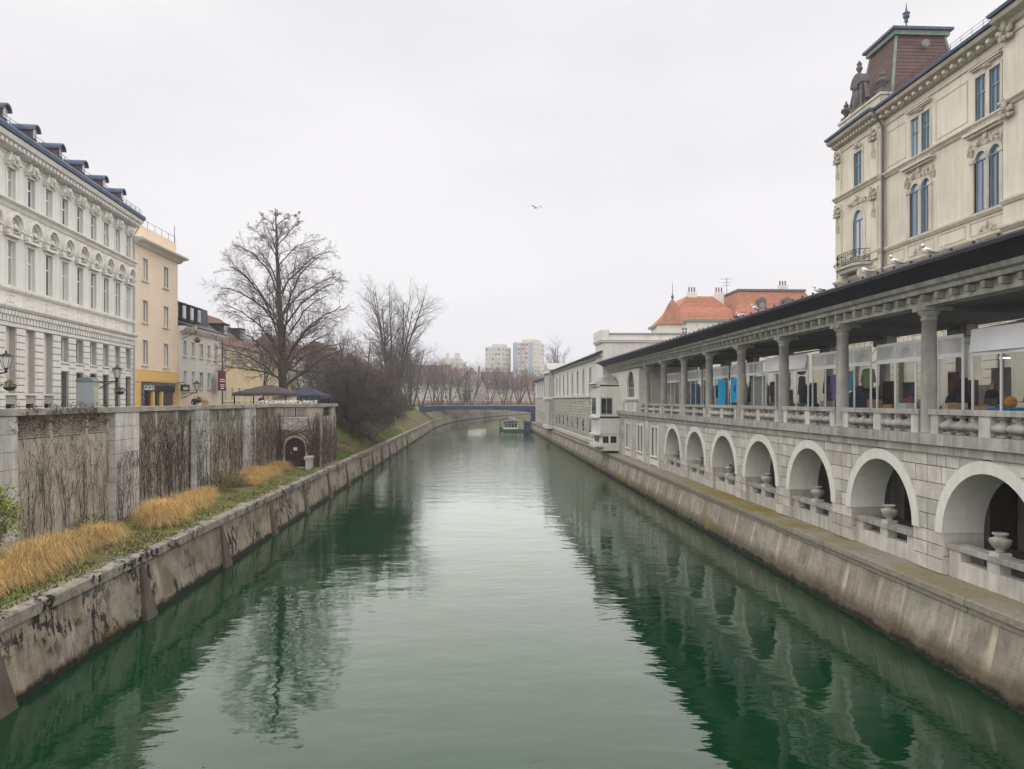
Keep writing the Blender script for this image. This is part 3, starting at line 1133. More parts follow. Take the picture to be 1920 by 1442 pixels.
for i in range(30):
    mk('tile', tl, cb, (15.15 + i * .30, 85.2, 15.1))

# ------------------------------------------------------------------ far market wing: rubble base, arched windows
wing = thing_R('market_wing', 'far market wing with rubble stone base and row of tall arched windows', 'building', 14.5, 118, 2.0)
xs = [89.1, 95.3, 101.4, 107.4, 113.3, 119.2, 125.0, 130.6, 135.6]
holes = [(-Y - 1.0, -Y + 1.0, 8.3, 11.75, True) for Y in xs]
mb = MB()
wall_holes(mb, -141, -85.0, 8.0, 12.4, holes, 0, .3, .6)
mb.build('wall', MATS['plaster_white'], wing)
ws = win_set(2.0, 3.45, MATS['white_frame'], MATS['pane_dark'], MATS['trim_white'], arched=True, bars=(1, 2), trim=.18, depth=.25, fr=.1)
for Y in xs:
    put_window(ws, wing, -Y, 8.3)
mb = MB()
mb.box(-141, -85, .3, 8, 6.2, 12.38)
mb.build('core', MATS['plaster_white'], wing)
holes2 = [(-Y - .35, -Y + .35, 3.4, 4.9, True) for Y in xs[1:]]
mb = MB()
wall_holes(mb, -141, -85.0, 2.6, 7.8, holes2, -.05, .35, .6)
mb.build('rubble_wall', MATS['mortar'], wing)
mb = MB()
for Y in xs[1:]:
    mb.box(-Y - .35, -Y + .35, .2, .25, 3.4, 4.9)
mb.build('pane', MATS['pane_dark'], wing)
# individual rubble stones while they can still be told apart, the rest joined
far_m = MB()
rr = random.Random(21)
cnt = 0
z = 2.62
stones = []
while z < 7.75:
    h = rr.uniform(.26, .44)
    x = -85.05
    while x > -140.8:
        w = rr.uniform(.35, .95)
        stones.append((x - w, x, z, min(z + h, 7.78)))
        x -= w
    z += h
for (a, b, c, e) in stones:
    cx, cz = (a + b) / 2, (c + e) / 2
    if any(h[0] - .25 < cx < h[1] + .25 and h[2] - .1 < cz < h[3] + .1 for h in holes2):
        continue
    pr = -.055 - rr.uniform(.02, .07)
    j = [rr.uniform(.01, .07) for _ in range(8)]
    tgt = MB() if (cx > -99.5 and cnt < 280) else far_m
    far_ = tgt is far_m
    poly = [(a + j[0], c + j[1] * .6), (b - j[2], c + j[3] * .6), (b - j[4] * .6, cz), (b - j[5], e - j[6] * .6), (a + j[7], e - j[1] * .5), (a + j[3] * .5, cz)]
    tgt.ext(poly, pr, -.04, back=False)
    if not far_:
        cnt += 1
        tgt.build('stone', M('rubble', (.50, .475, .42), .9, .2, 2.5, rnd=.28, bump=.02, bscale=10), wing)
tag(far_m.build('rubble', M('rubble_far', (.47, .445, .39), .9, .35, 1.6, bump=.03, bscale=4), wing), kind='stuff')
mb = MB()
mb.extx([(-.05, 7.8), (-.25, 7.82), (-.25, 7.98), (-.05, 8.02), (.1, 8.02), (.1, 7.8)], -141, -85)
mb.extx([(.0, 12.4), (-.3, 12.5), (-.45, 12.7), (-.45, 12.8), (.1, 12.8), (.1, 12.4)], -141, -85)
mb.extx([(-.12, 1.95), (-.25, 2.0), (-.25, 2.5), (-.12, 2.6), (.3, 2.6), (.3, 1.95)], -141, -85)
mb.build('cornice', MATS['stone_pale'], wing)
mb = MB()
mb.extx([(-.9, 12.82), (-.9, 12.98), (4.0, 14.6), (8.4, 12.98), (8.4, 12.82)], -141, -85)
mb.build('roof', MATS['dark_roof'], wing)
# pier with gable between the wings
pier = thing_R('market_pier', 'projecting stone pier with small pediment between the two far market wings', 'building', 14.5, 146, 2.0)
mb = MB()
mb.box(-150.4, -141.02, -1.0, 7, 2.0, 12.6)
mb.build('wall', MATS['stone_pale'], pier)
mb = MB()
mb.box(-150.7, -140.8, -1.3, 7.2, 7.6, 8.1)
mb.box(-150.8, -140.7, -1.4, 7.2, 12.6, 13.0)
mb.box(-150.7, -140.8, -1.3, 7.2, 2.0, 2.6)
mb.build('cornice', MATS['trim_white'], pier)
mb = MB()
mb.ext([(-150.7, 13.003), (-140.8, 13.003), (-140.8, 13.35), (-145.7, 14.7), (-150.7, 13.35)], -1.2, 7)
mb.build('pediment', MATS['stone_pale'], pier)
wing2 = thing_R('market_wing', 'most distant market wing with arched windows beside the blue bridge', 'building', 14.5, 168, 2.0)
xs = [152.8, 157.0, 161.6, 166.2, 170.8, 175.4, 180.0]
mb = MB()
wall_holes(mb, -186, -150.45, 8.0, 12.0, [(-Y - .9, -Y + .9, 8.3, 11.5, True) for Y in xs], 0, .3, .6)
mb.build('wall', MATS['plaster_white'], wing2)
ws = win_set(1.8, 3.2, MATS['white_frame'], MATS['pane_dark'], MATS['trim_white'], arched=True, bars=(1, 2), trim=.16, depth=.25, fr=.1)
for Y in xs:
    put_window(ws, wing2, -Y, 8.3)
mb = MB()
mb.box(-186, -150.45, .3, 8, 2.0, 11.98)
mb.box(-186, -150.45, -.05, .29, 2.0, 7.8)
mb.build('rubble_wall', M('rubble_far2', (.47, .445, .39), .9, .4, 1.9, bump=.03, bscale=4), wing2)
mb = MB()
for Y in xs:
    mb.box(-Y - .35, -Y + .35, -.06, -.04, 3.4, 4.9)
mb.build('pane', MATS['pane_dark'], wing2)
mb = MB()
mb.extx([(-.8, 12.0), (-.8, 12.2), (4.0, 13.9), (8.4, 12.2), (8.4, 12.0)], -187, -150.45)
mb.build('roof', MATS['dark_roof'], wing2)

# stone urns on the arcade parapets
ur = MB()
ur.cbox(0, 0, 0, .40, .40, .11)
ub = MB()
ub.lathe([(.12, .11), (.14, .15), (.11, .18), (.20, .25), (.275, .36), (.30, .46), (.29, .50), (.20, .525), (.155, .56), (.16, .60), (.215, .63), (.22, .67), (.17, .675), (.15, .60)], 18)
um, ubm = ur.mesh('plinth', MATS['stone_pale']), ub.mesh('bowl', MATS['cast_stone'], True)
URN = ['pale stone urn in the nearest arch at the picture edge', 'pale stone urn in the second arch from the near end', 'pale stone urn in the arch with stairs behind it',
       'pale stone urn in the fourth arch from the near end', 'pale stone urn in the middle of the fifth arch', 'pale stone urn in the sixth arch, next to last',
       'small pale stone urn in the farthest arch beside the paired windows']
for i, Yc in enumerate(ARCH[2:]):
    u = thing('urn', URN[i], 'urn', (15.31, Yc - .05, 2.926), rng.uniform(0, .05), 'urns standing in the arcade openings')
    mk('plinth', um, u)
    mk('bowl', ubm, u)
# ------------------------------------------------------------------ generic ashlar with arched openings
def ashlar(parent, x0, x1, rows, ops, mat, y, proud, bw, rng, name='block', gap=.018, back=.05):
    """ops: (centre, half width of opening, spring z, outer radius of the ring above spring, bottom z)"""
    def free(z):
        iv = [(x0, x1)]
        for (c, hw, zs, ro, zb) in ops:
            if z < zb:
                continue
            if z <= zs:
                r = hw
            else:
                d = z - zs
                if d >= ro:
                    continue
                r = math.sqrt(ro * ro - d * d)
            nv = []
            for a, b in iv:
                if c + r <= a or c - r >= b:
                    nv.append((a, b))
                else:
                    if c - r > a:
                        nv.append((a, c - r))
                    if c + r < b:
                        nv.append((c + r, b))
            iv = nv
        return iv
    for (z0, z1) in rows:
        zm = (z0 + z1) / 2
        for (a, b) in free(zm):
            L = b - a
            if L < .12:
                continue
            n = max(1, int(round(L / bw)))
            for i in range(n):
                ua, ub = a + L * i / n, a + L * (i + 1) / n
                left, right = [], []
                for zv in (z0 + gap, zm, z1 - gap):
                    la, rb = ua + gap, ub - gap
                    if i == 0 or i == n - 1:
                        for (p, q) in free(zv):
                            if p - .6 < (a + b) / 2 < q + .6 and p < (ua + ub) / 2 < q:
                                if i == 0 and abs(p - a) < 1.2:
                                    la = p + gap
                                if i == n - 1 and abs(q - b) < 1.2:
                                    rb = q - gap
                                break
                    if rb - la < .03:
                        rb = la + .03
                    left.append((la, zv))
                    right.append((rb, zv))
                mb = MB()
                mb.ext(left[::-1] + right, y - proud + rng.uniform(-.004, .004), y + back, back=False)
                mb.f = [f[::-1] for f in mb.f]
                mb.build(name, mat, parent)


# ------------------------------------------------------------------ cream corner palace (right bank)
rng = random.Random(31)
pal = thing_R('palace', 'ornate cream corner palace with red mansard tower above the colonnade', 'building', 30.0, 50.0, 6.2)
CR, TR = MATS['plaster_cream'], MATS['trim_cream']
PW = [-49.3, -42.6]                                     # paired windows of the main front
holes = []
for c in PW:
    for d in (-.62, .62):
        holes += [(c + d - .46, c + d + .46, 24.15, 26.85, False), (c + d - .5, c + d + .5, 18.75, 22.35, True)]
mb = MB()
wall_holes(mb, -53.7, -40.5, 12.6, 28.2, holes, 0, .35, .5)
mb.build('wall', CR, pal)
mb = MB()
wall_holes(mb, -60.55, -53.7, 12.6, 28.2, [(-57.5, -56.3, 24.15, 26.85, False), (-57.65, -56.15, 18.4, 22.3, True)], -.35, .35, .85)
mb.build('wall', CR, pal)
mb = MB()
wall_holes(mb, -40.5, -32.0, 12.6, 29.6, [(-38.4, -37.2, 24.15, 27.0, False), (-36.0, -34.8, 24.15, 27.0, False), (-38.5, -37.2, 18.75, 22.4, True), (-36.1, -34.8, 18.75, 22.4, True)], -.6, .35, 1.1)
mb.build('wall', CR, pal)
mb = MB()
mb.box(-60.5, -32.0, .45, 14, 6.2, 28.3)
mb.build('core', CR, pal)
w_top = win_set(.92, 2.7, MATS['blue_frame'], MATS['pane_blue'], TR, bars=(1, 2), trim=.16, depth=.15, fr=.085, sill=False)
w_arc = win_set(1.0, 3.6, MATS['blue_frame'], MATS['pane_blue'], TR, arched=True, bars=(1, 1), trim=.2, depth=.15, fr=.085, sill=False)
w_tt = win_set(1.2, 2.7, MATS['blue_frame'], MATS['pane_blue'], TR, bars=(1, 2), trim=.2, depth=.15, fr=.085, sill=True)
w_ta = win_set(1.5, 3.9, MATS['blue_frame'], MATS['pane_blue'], TR, arched=True, bars=(1, 1), trim=.34, depth=.15, fr=.09, sill=False)
orn_big = ornament(random.Random(1), 2.2, .75, .16, 26).mesh('carving', TR)
orn_mid = ornament(random.Random(2), .8, .8, .15, 16).mesh('carving', TR)
orn_dark = ornament(random.Random(4), .7, 1.0, .2, 16).mesh('carving', M('carving_grey', (.42, .38, .31), .9, .2, 2.5, bump=.006))
for c in PW:
    for d in (-.62, .62):
        put_window(w_top, pal, c + d, 24.15)
        put_window(w_arc, pal, c + d, 18.75)
    # carved heads
    mb = MB()
    mb.box(c - 1.35, c + 1.35, -.3, .0, 27.35, 27.45)
    mb.box(c - 1.25, c + 1.25, -.2, .0, 27.25, 27.347)
    mb.build('hood', TR, pal)
    mk('carving', orn_mid, pal, (c, -.06, 27.02), sc=(.9, 1, .35))
    mb = MB()
    mb.box(c - 1.75, c + 1.75, -.45, .0, 23.45, 23.62)
    mb.box(c - 1.6, c + 1.6, -.28, .0, 23.3, 23.447)
    mb.build('hood', TR, pal)
    mk('carving', orn_big, pal, (c, -.05, 22.62))
    for s in (-1, 1):
        mk('carving', orn_mid, pal, (c + s * 1.45, -.05, 22.2), sc=(.5, 1, 1))
    mb = MB()
    mb.box(c - 1.4, c - 1.12, -.14, .0, 18.75, 21.75)
    mb.box(c + 1.12, c + 1.4, -.14, .0, 18.75, 21.75)
    mb.box(c - 1.46, c - 1.06, -.2, .0, 21.753, 21.95)
    mb.box(c + 1.06, c + 1.46, -.2, .0, 21.753, 21.95)
    mb.lathe([(.13, 18.75), (.11, 18.95), (.10, 21.7), (.15, 21.8), (.17, 21.93)], 8, (c, -.02, 0))
    mb.build('pilaster', TR, pal)
for (x, ws, z) in ((-56.9, w_tt, 24.15), (-56.9, w_ta, 18.4)):
    put_window(ws, pal, x, z, -.35)
mk('carving', orn_big, pal, (-56.9, -.42, 22.75), sc=(1.3, 1.2, .9))
mk('carving', orn_mid, pal, (-56.9, -.42, 27.1), sc=(1.3, 1, .6))
for s in (-1, 1):
    mb = MB()
    x = -57.1 + s * 2.75
    mb.box(x - .42, x + .42, -.52, -.35, 18.0, 23.4)
    mb.box(x - .42, x + .42, -.52, -.35, 24.2, 27.9)
    mb.build('pilaster', CR, pal)
    for z in (22.4, 26.8):
        mk('carving', orn_dark, pal, (x, -.55, z), sc=(1.1, 1, 1.1))
        mk('carving', orn_mid, pal, (x, -.53, z - 1.3), sc=(.5, .7, 1.5))
for x in (-38.0 - 2.0, -32.6):
    mk('carving', orn_dark, pal, (x, -.75, 23.1), sc=(1.2, 1, 1.2))
    mk('carving', orn_dark, pal, (x, -.75, 27.4), sc=(1.2, 1, 1.5))
for (x, z, ws) in ((-37.8, 24.15, w_top), (-35.4, 24.15, w_top), (-37.85, 18.75, w_arc), (-35.45, 18.75, w_arc)):
    put_window(win_set(1.2 if ws is w_top else 1.3, 2.85 if ws is w_top else 3.65, MATS['blue_frame'], MATS['pane_blue'], TR, arched=ws is w_arc, bars=(1, 2 if ws is w_top else 1), trim=.2, depth=.15, fr=.085, sill=False), pal, x, z, -.6)
# string courses, sill bands, frieze and main cornice, stepping with the bays
def course(prof, name='string_course', mat=TR):
    for (a, b, y) in ((-60.6, -53.65, -.35), (-53.64, -40.51, 0), (-40.5, -32.0, -.6)):
        MB().extx([(p[0] + y, p[1]) for p in prof], a, b).build(name, mat, pal)
course([(0, 23.75), (-.12, 23.78), (-.2, 23.9), (-.34, 24.0), (-.34, 24.1), (.05, 24.14), (.05, 23.75)])
course([(0, 18.35), (-.1, 18.38), (-.22, 18.55), (-.22, 18.68), (.05, 18.72), (.05, 18.35)])
course([(0, 16.9), (-.1, 16.93), (-.28, 17.1), (-.28, 17.22), (.05, 17.25), (.05, 16.9)])
course([(0, 12.4), (-.2, 12.45), (-.35, 12.7), (-.35, 12.9), (.05, 12.95), (.05, 12.4)])
course([(0, 27.62), (-.1, 27.64), (-.1, 27.72), (.05, 27.74), (.05, 27.62)])
course([(0, 28.1), (-.2, 28.15), (-.3, 28.35), (-.75, 28.5), (-.85, 28.7), (.1, 28.8), (.1, 28.1)], 'cornice', M('cornice_dark', (.47, .42, .33), .9, .15, 1.0, streak=.2, bump=.004))  # cornice in a darker tan than the trim
course([(.1, 28.803), (-.95, 28.803), (-1.0, 28.95), (-.95, 29.0), (.1, 29.1)], 'gutter', MATS['copper_blue'])
dm = MB().box(-.13, .13, -.32, 0, 0, .2).mesh('dentil', TR)
for i in range(16):
    mk('dentil', dm, pal, (-53.3 + i * .82, -.28, 28.14))
dm2 = MB().box(-.09, .09, -.24, 0, 0, .17).mesh('dentil', TR)
for i in range(15):
    mk('dentil', dm2, pal, (-60.3 + i * .455, -.63, 28.16))
# panels of the parapet band under the arched windows
for (a, b, y) in ((-60.3, -58.4, -.35), (-55.4, -54.0, -.35), (-53.4, -51.2, 0), (-50.8, -47.8, 0), (-47.4, -44.6, 0), (-44.2, -41.1, 0)):
    mb = MB()
    for (p, q, r, s) in ((a, b, 17.4, 17.48), (a, b, 18.18, 18.26), (a, a + .08, 17.481, 18.179), (b - .08, b, 17.481, 18.179)):
        mb.box(p, q, y - .05, y, r, s)
    mb.build('panel_frame', TR, pal)
for x in (-49.3, -42.6):
    mk('carving', orn_big, pal, (x, -.03, 17.45), sc=(.7, .6, .8))
# top-floor blind panels
for (a, b) in ((-53.3, -51.0), (-47.6, -44.4)):
    mb = MB()
    for (p, q, r, s) in ((a, b, 24.5, 24.58), (a, b, 27.0, 27.08), (a, a + .08, 24.581, 26.999), (b - .08, b, 24.581, 26.999)):
        mb.box(p, q, -.04, 0, r, s)
    mb.build('panel_frame', TR, pal)
# rusticated ground storey with round-headed openings
ops = [(-56.9, 1.5, 9.7, 2.55, 6.2)] + [(-51.0 + 3.4 * k, 1.05, 10.2, 1.85, 6.2) for k in range(6)]
mb = MB()
wall_holes(mb, -60.55, -32.0, 6.2, 12.4, [(c - hw, c + hw, 6.21, zs + hw, True) for (c, hw, zs, ro, zb) in ops], .08, .5, .3)
mb.build('ground_wall', M('joint_cream', (.20, .17, .12), .95, .1, 1), pal)
ashlar(pal, -60.55, -32.0, [(6.2 + .52 * i, 6.2 + .52 * (i + 1)) for i in range(12)], ops, CR, .08, .10, 1.9, rng)
for (c, hw, zs, ro, zb) in ops:
    n = 9
    for i in range(n):
        a0, a1 = PI * (i + .06) / n, PI * (i + .94) / n
        poly = [(c + hw * math.cos(a), zs + hw * math.sin(a)) for a in (a0, (a0 + a1) / 2, a1)] + [(c + (ro - .02) * math.cos(a), zs + (ro - .02) * math.sin(a)) for a in (a1, a0)]
        MB().ext(poly[::-1], -.04, .12).build('voussoir', CR, pal)
    ws = win_set(2 * hw, zs + hw - 6.25, MATS['grey_frame'], MATS['pane_pale'], TR, arched=True, bars=(1, 1), trim=0, sill=False, depth=.5, fr=.12)
    put_window(ws, pal, c, 6.25, .08)
# balcony with scrolled ironwork
mb = MB()
mb.extz([(-59.0, -.35), (-58.7, -1.2), (-58.2, -1.5), (-55.6, -1.5), (-55.1, -1.2), (-54.8, -.35)], 17.75, 17.95)
mb.extz([(-58.8, -.35), (-58.5, -1.05), (-58.1, -1.3), (-55.7, -1.3), (-55.3, -1.05), (-55.0, -.35)], 17.45, 17.747)
mb.build('balcony_slab', M('carving_grey2', (.45, .41, .34), .9, .2, 2, bump=.006), pal)
for x in (-58.3, -55.5):
    mb = MB()
    mb.ball((x, -.75, 17.05), .38, 10, 6, (.6, 1.2, 1))
    mb.box(x - .2, x + .2, -1.1, -.36, 17.1, 17.44)
    mb.build('console', MATS['trim_cream'], pal)
rail = MB()
path = [(-58.85, -.4), (-58.55, -1.15), (-58.1, -1.42), (-55.7, -1.42), (-55.25, -1.15), (-54.95, -.4)]
for z in (18.02, 18.95):
    rail.tube([(a, b, z) for a, b in path], .03, 5)
rq = random.Random(6)
for (p, q_) in zip(path[:-1], path[1:]):
    L = math.hypot(q_[0] - p[0], q_[1] - p[1])
    n = max(2, int(L / .3))
    for i in range(n + 1):
        t = i / n
        x, y = p[0] + (q_[0] - p[0]) * t, p[1] + (q_[1] - p[1]) * t
        rail.tube([(x, y, 18.02), (x, y, 18.95)], .018, 4)
        for zc in (18.28, 18.68):
            pts = []
            for k in range(9):
                a = k / 8 * 5.5 + rq.uniform(0, 1)
                r = .15 * (1 - k / 14)
                ux, uy = (q_[0] - p[0]) / L, (q_[1] - p[1]) / L
                pts.append((x + ux * r * math.cos(a), y + uy * r * math.cos(a) - .03, zc + r * math.sin(a)))
            rail.tube(pts, .02, 4)
rail.build('balcony_railing', MATS['iron'], pal)
mb = MB()
mb.tube([(-53.55, -.25, 6.3), (-53.55, -.25, 27.6), (-53.6, -.7, 28.3), (-53.7, -.95, 28.75)], .085, 8)
mb.build('downpipe', MATS['statue_dark'], pal)
# attic, mansard tower, figures
mb = MB()
mb.box(-60.3, -53.9, -.2, .5, 29.1, 30.1)
mb.box(-60.4, -53.8, -.3, .6, 30.103, 30.28)
mb.build('attic', TR, pal)
base = [(-60.3, .55), (-54.0, .55), (-54.0, 7.2), (-60.3, 7.2)]
topq = [(-59.45, 2.05), (-55.8, 2.05), (-55.8, 5.8), (-59.45, 5.8)]
def lerp4(t):
    k = t ** .75
    return [(b[0] + (c[0] - b[0]) * k, b[1] + (c[1] - b[1]) * k, 29.1 + 6.4 * t) for b, c in zip(base, topq)]
mb = MB()
NL = 8
pv = []
for i in range(NL + 1):
    pv += lerp4(i / NL)
mb.add(pv, [(4 * i + j, 4 * i + (j + 1) % 4, 4 * i + 4 + (j + 1) % 4, 4 * i + 4 + j) for i in range(NL) for j in range(4)])
tower = mb.build('tower_roof', MATS['mansard_red'], pal)
# shingle courses on the two visible slopes
NS = 22
for i in range(NS):
    lo, hi = lerp4(i / NS), lerp4((i + 1.25) / NS if i < NS - 1 else 1.0)
    for j in (0, 1):
        (a, b, c, d) = (lo[j], lo[(j + 1) % 4], hi[(j + 1) % 4], hi[j])
        n = (0, -1, 0) if j == 0 else (1, 0, 0)
        def off(v, k):
            return (v[0] + n[0] * k, v[1] + n[1] * k, v[2])
        mb = MB()
        mb.add([off(a, .05), off(b, .05), off(c, .012), off(d, .012), off(a, .0), off(b, .0)], [(0, 1, 2, 3), (4, 5, 1, 0)])
        mb.build('shingle_course', MATS['mansard_red'], tower)
mb = MB()
for (p, q_) in ((0, 1), (1, 2)):
    pass
for j in range(4):
    pts = [lerp4(i / NL)[j] for i in range(NL + 1)]
    mb.tube(pts, .12, 6)
mb.build('hip', MATS['copper_green'], tower)
mb = MB()
mb.extz([(-59.75, 1.75), (-55.5, 1.75), (-55.5, 6.1), (-59.75, 6.1)], 35.4, 35.75)
mb.build('cornice', MATS['copper_green'], tower)
mb = MB()
mb.extz([(-59.95, 1.55), (-55.3, 1.55), (-55.3, 6.3), (-59.95, 6.3)], 35.753, 35.95)
mb.add([(-59.95, 1.55, 35.953), (-55.3, 1.55, 35.953), (-55.3, 6.3, 35.953), (-59.95, 6.3, 35.953), (-58.9, 2.6, 36.35), (-56.4, 2.6, 36.35), (-56.4, 5.2, 36.35), (-58.9, 5.2, 36.35)],
       [(0, 1, 5, 4), (1, 2, 6, 5), (2, 3, 7, 6), (3, 0, 4, 7), (4, 5, 6, 7)])
mb.build('cap', MATS['copper_blue'], tower)
mb = MB()
mb.tube([(-57.6, 3.9, 36.3), (-57.6, 3.9, 37.4)], .06, 6)
mb.lathe([(.04, 37.3), (.16, 37.45), (.12, 37.6), (.26, 37.8), (.22, 38.0), (.3, 38.1), (.1, 38.25), (.05, 38.5), (.02, 38.9)], 8, (-57.6, 3.9, 0))
mb.build('spire', MATS['copper_blue'], tower)
mb = MB()
mb.lathe([(.32, 0), (.32, .06), (.2, .1), (.18, .12)], 14).xf(Matrix.Translation((-55.05, 3.9, 34.5)) @ Matrix.Rotation(R(90), 4, 'Y'))
mb.build('round_vent', MATS['copper_green'], tower)
def urnfig(x, z, s=1.0):
    mb = MB()
    mb.cbox(x, .15, z, .8 * s, .7 * s, .35 * s)
    mb.lathe([(.2 * s, .35 * s), (.16 * s, .5 * s), (.3 * s, .75 * s), (.42 * s, 1.05 * s), (.36 * s, 1.2 * s), (.18 * s, 1.35 * s), (.26 * s, 1.5 * s), (.14 * s, 1.7 * s), (.06 * s, 1.95 * s)], 10, (x, .15, z))
    for k in range(8):
        a = k / 8 * 2 * PI
        mb.ball((x + .4 * s * math.cos(a), .15 + .4 * s * math.sin(a), z + 1.0 * s), .11 * s, 6, 4, (1, 1, 1.6))
    mb.build('urn_finial', MATS['statue_dark'], pal)
urnfig(-59.8, 30.28, .85)
urnfig(-54.3, 30.28, .95)
mb = MB()
mb.cbox(-57.6, .2, 30.283, 1.9, .8, .3)
mb.box(-58.35, -57.95, -.1, .45, 30.58, 32.3)
mb.box(-57.25, -56.85, -.1, .45, 30.58, 32.3)
mb.ext(arc(-57.6, 32.3, .9, PI, 0, 10), -.2, .5)
mb.ball((-57.6, -.05, 31.3), .38, 8, 6, (1, .8, 1.9))
mb.ball((-57.6, -.1, 32.15), .22, 8, 6)
for s in (-1, 1):
    mb.tube([(-57.6 + s * .95, .1, 30.6), (-57.6 + s * 1.3, .1, 30.9), (-57.6 + s * 1.15, .1, 31.4), (-57.6 + s * .85, .1, 32.2)], [.2, .22, .16, .1], 6)
mb.lathe([(.18, 33.2), (.12, 33.35), (.26, 33.65), (.16, 33.85), (.2, 34.0), (.05, 34.25)], 8, (-57.6, .1, 0))
mb.build('aedicule', MATS['statue_dark'], pal)
mb = MB()
mb.box(-53.6, -32.0, .6, 14, 28.35, 29.2)
mb.ext([(-53.6, 29.2), (-32.0, 29.2), (-32.0, 31.0), (-53.6, 31.0)], 5.0, 13)
mb.build('roof', MATS['mansard_red'], pal)
mb = MB()
for z in (29.35, 29.55):
    mb.tube([(-53.0, -.7, z), (-40.8, -.7, z)], .015, 4)
for i in range(13):
    mb.tube([(-53.0 + i, -.7, 29.05), (-53.0 + i, -.7, 29.56)], .015, 4)
mb.build('snow_rail', MATS['iron'], pal)

# ------------------------------------------------------------------ houses seen between palace and market
hs_ = thing_W('town_house', 'pale cream town house seen through the colonnade beyond the palace', 'building', (32, 78, 6.2))
mb = MB()
mb.box(29.0, 40.0, 66.5, 92.0, 6.2, 14.4)
mb.build('wall', M('plaster_ivory', (.80, .74, .60), .85, .05, .5, streak=.05, bump=.002), hs_)
ws = win_set(1.1, 1.7, MATS['white_frame'], MATS['pane'], MATS['trim_white'], bars=(1, 2), trim=.12, depth=.08, fr=.08)
for f_ in range(2):
    for i in range(8):
        w = put_window(ws, hs_, 28.93, 9.3 + f_ * 3.4)
        w.location = (28.93 - 32, 68.2 + i * 2.95 - 78, 8.6 + f_ * 3.0 - 6.2)
        w.rotation_euler = (0, 0, -PI / 2)
mb = MB()
mb.box(28.6, 40.4, 66.2, 92.3, 14.403, 14.8)
mb.build('cornice', MATS['trim_white'], hs_)
mb = MB()
mb.add([(28.5, 66.1, 14.803), (40.5, 66.1, 14.803), (40.5, 92.4, 14.803), (28.5, 92.4, 14.803), (34.5, 70, 16.4), (34.5, 88, 16.4)], [(0, 1, 4), (1, 2, 5, 4), (2, 3, 5), (3, 0, 4, 5)])
mb.build('roof', MATS['red_tile'], hs_)

rh = thing_W('red_roof_house', 'large pale house with steep orange tile roof, chimneys and turret behind the market', 'building', (48, 136, 6.2))
mb = MB()
mb.box(34.0, 62.0, 130.0, 145, 6.2, 21.3)
mb.build('wall', MATS['plaster_pale'], rh)
mb = MB()
mb.box(33.5, 62.5, 129.5, 145.5, 21.3, 21.75)
mb.build('cornice', MATS['copper_green'], rh)
ws = win_set(1.1, 1.7, MATS['white_frame'], MATS['pane'], MATS['trim_white'], bars=(1, 2), trim=.15, depth=.08, fr=.1, head=.25)
for f_ in range(2):
    for i in range(9):
        put_window(ws, rh, 36.4 + i * 3.0, 18.6 - 3.4 * f_, 129.92)
def hip_roof(x0, x1, y0, y1, z0, z1, inx, iny):
    return [(x0, y0, z0), (x1, y0, z0), (x1, y1, z0), (x0, y1, z0), (x0 + inx, y0 + iny, z1), (x1 - inx, y0 + iny, z1), (x1 - inx, y1 - iny, z1), (x0 + inx, y1 - iny, z1)], [(0, 1, 5, 4), (1, 2, 6, 5), (2, 3, 7, 6), (3, 0, 4, 7), (4, 5, 6, 7)]
mb = MB()
mb.add(*hip_roof(33.8, 47.0, 129.7, 145.3, 21.753, 26.4, 4.2, 4.6))
rf = mb.build('roof', MATS['red_tile'], rh)
mb = MB()
mb.add(*hip_roof(45.2, 61.5, 129.3, 145.3, 22.3, 27.2, 2.0, 4.0))
rf2 = mb.build('roof', MATS['red_tile'], rh)
# tile courses laid proud of both slopes
for (x0, x1, y0, z0, z1, inx, iny, rr_) in ((33.8, 47.0, 129.7, 21.753, 26.4, 4.2, 4.6, rf), (45.2, 61.5, 129.3, 22.3, 27.2, 2.0, 4.0, rf2)):
    for i in range(13):
        t, u = i / 13, (i + 1.2) / 13
        u = min(u, 1)
        mb = MB()
        a = [(x0 + inx * t + .1, y0 + iny * t - .07, z0 + (z1 - z0) * t), (x1 - inx * t - .1, y0 + iny * t - .07, z0 + (z1 - z0) * t), (x1 - inx * u - .1, y0 + iny * u - .02, z0 + (z1 - z0) * u), (x0 + inx * u + .1, y0 + iny * u - .02, z0 + (z1 - z0) * u)]
        mb.add(a + [(a[0][0], a[0][1] + .07, a[0][2]), (a[1][0], a[1][1] + .07, a[1][2])], [(0, 1, 2, 3), (4, 5, 1, 0)])
        mb.build('tile_course', MATS['red_tile'], rr_)
mb = MB()
mb.box(47.0, 59.6, 133.0, 141.5, 27.203, 27.6)
mb.build('ridge_cap', MATS['statue_dark'], rh)
for (x, y, z) in ((39.0, 134.5, 26.0), (56.5, 136, 27.5), (44.5, 136, 26.2)):
    mb = MB()
    mb.box(x - .8, x + .8, y - .5, y + .5, z - 1.5, z + 1.2)
    c_ = mb.build('chimney', MATS['plaster_pale'], rh)
    for k in range(3):
        mk('chimney_pot', MB().lathe([(.14, 0), (.12, .8), (.16, .85)], 8).mesh('chimney_pot', MATS['statue_dark']), c_, (x - .5 + k * .5, y, z + 1.2))
mb = MB()
mb.tube([(46.0, 136, 26.3), (46.0, 136, 30.2)], .05, 5)
for k, w in ((29.8, 1.2), (29.2, 1.0), (28.6, .8)):
    mb.tube([(46.0 - w, 136, k), (46.0 + w * .8, 136, k + .1)], .03, 4)
mb.build('antenna', MATS['iron'], rh)
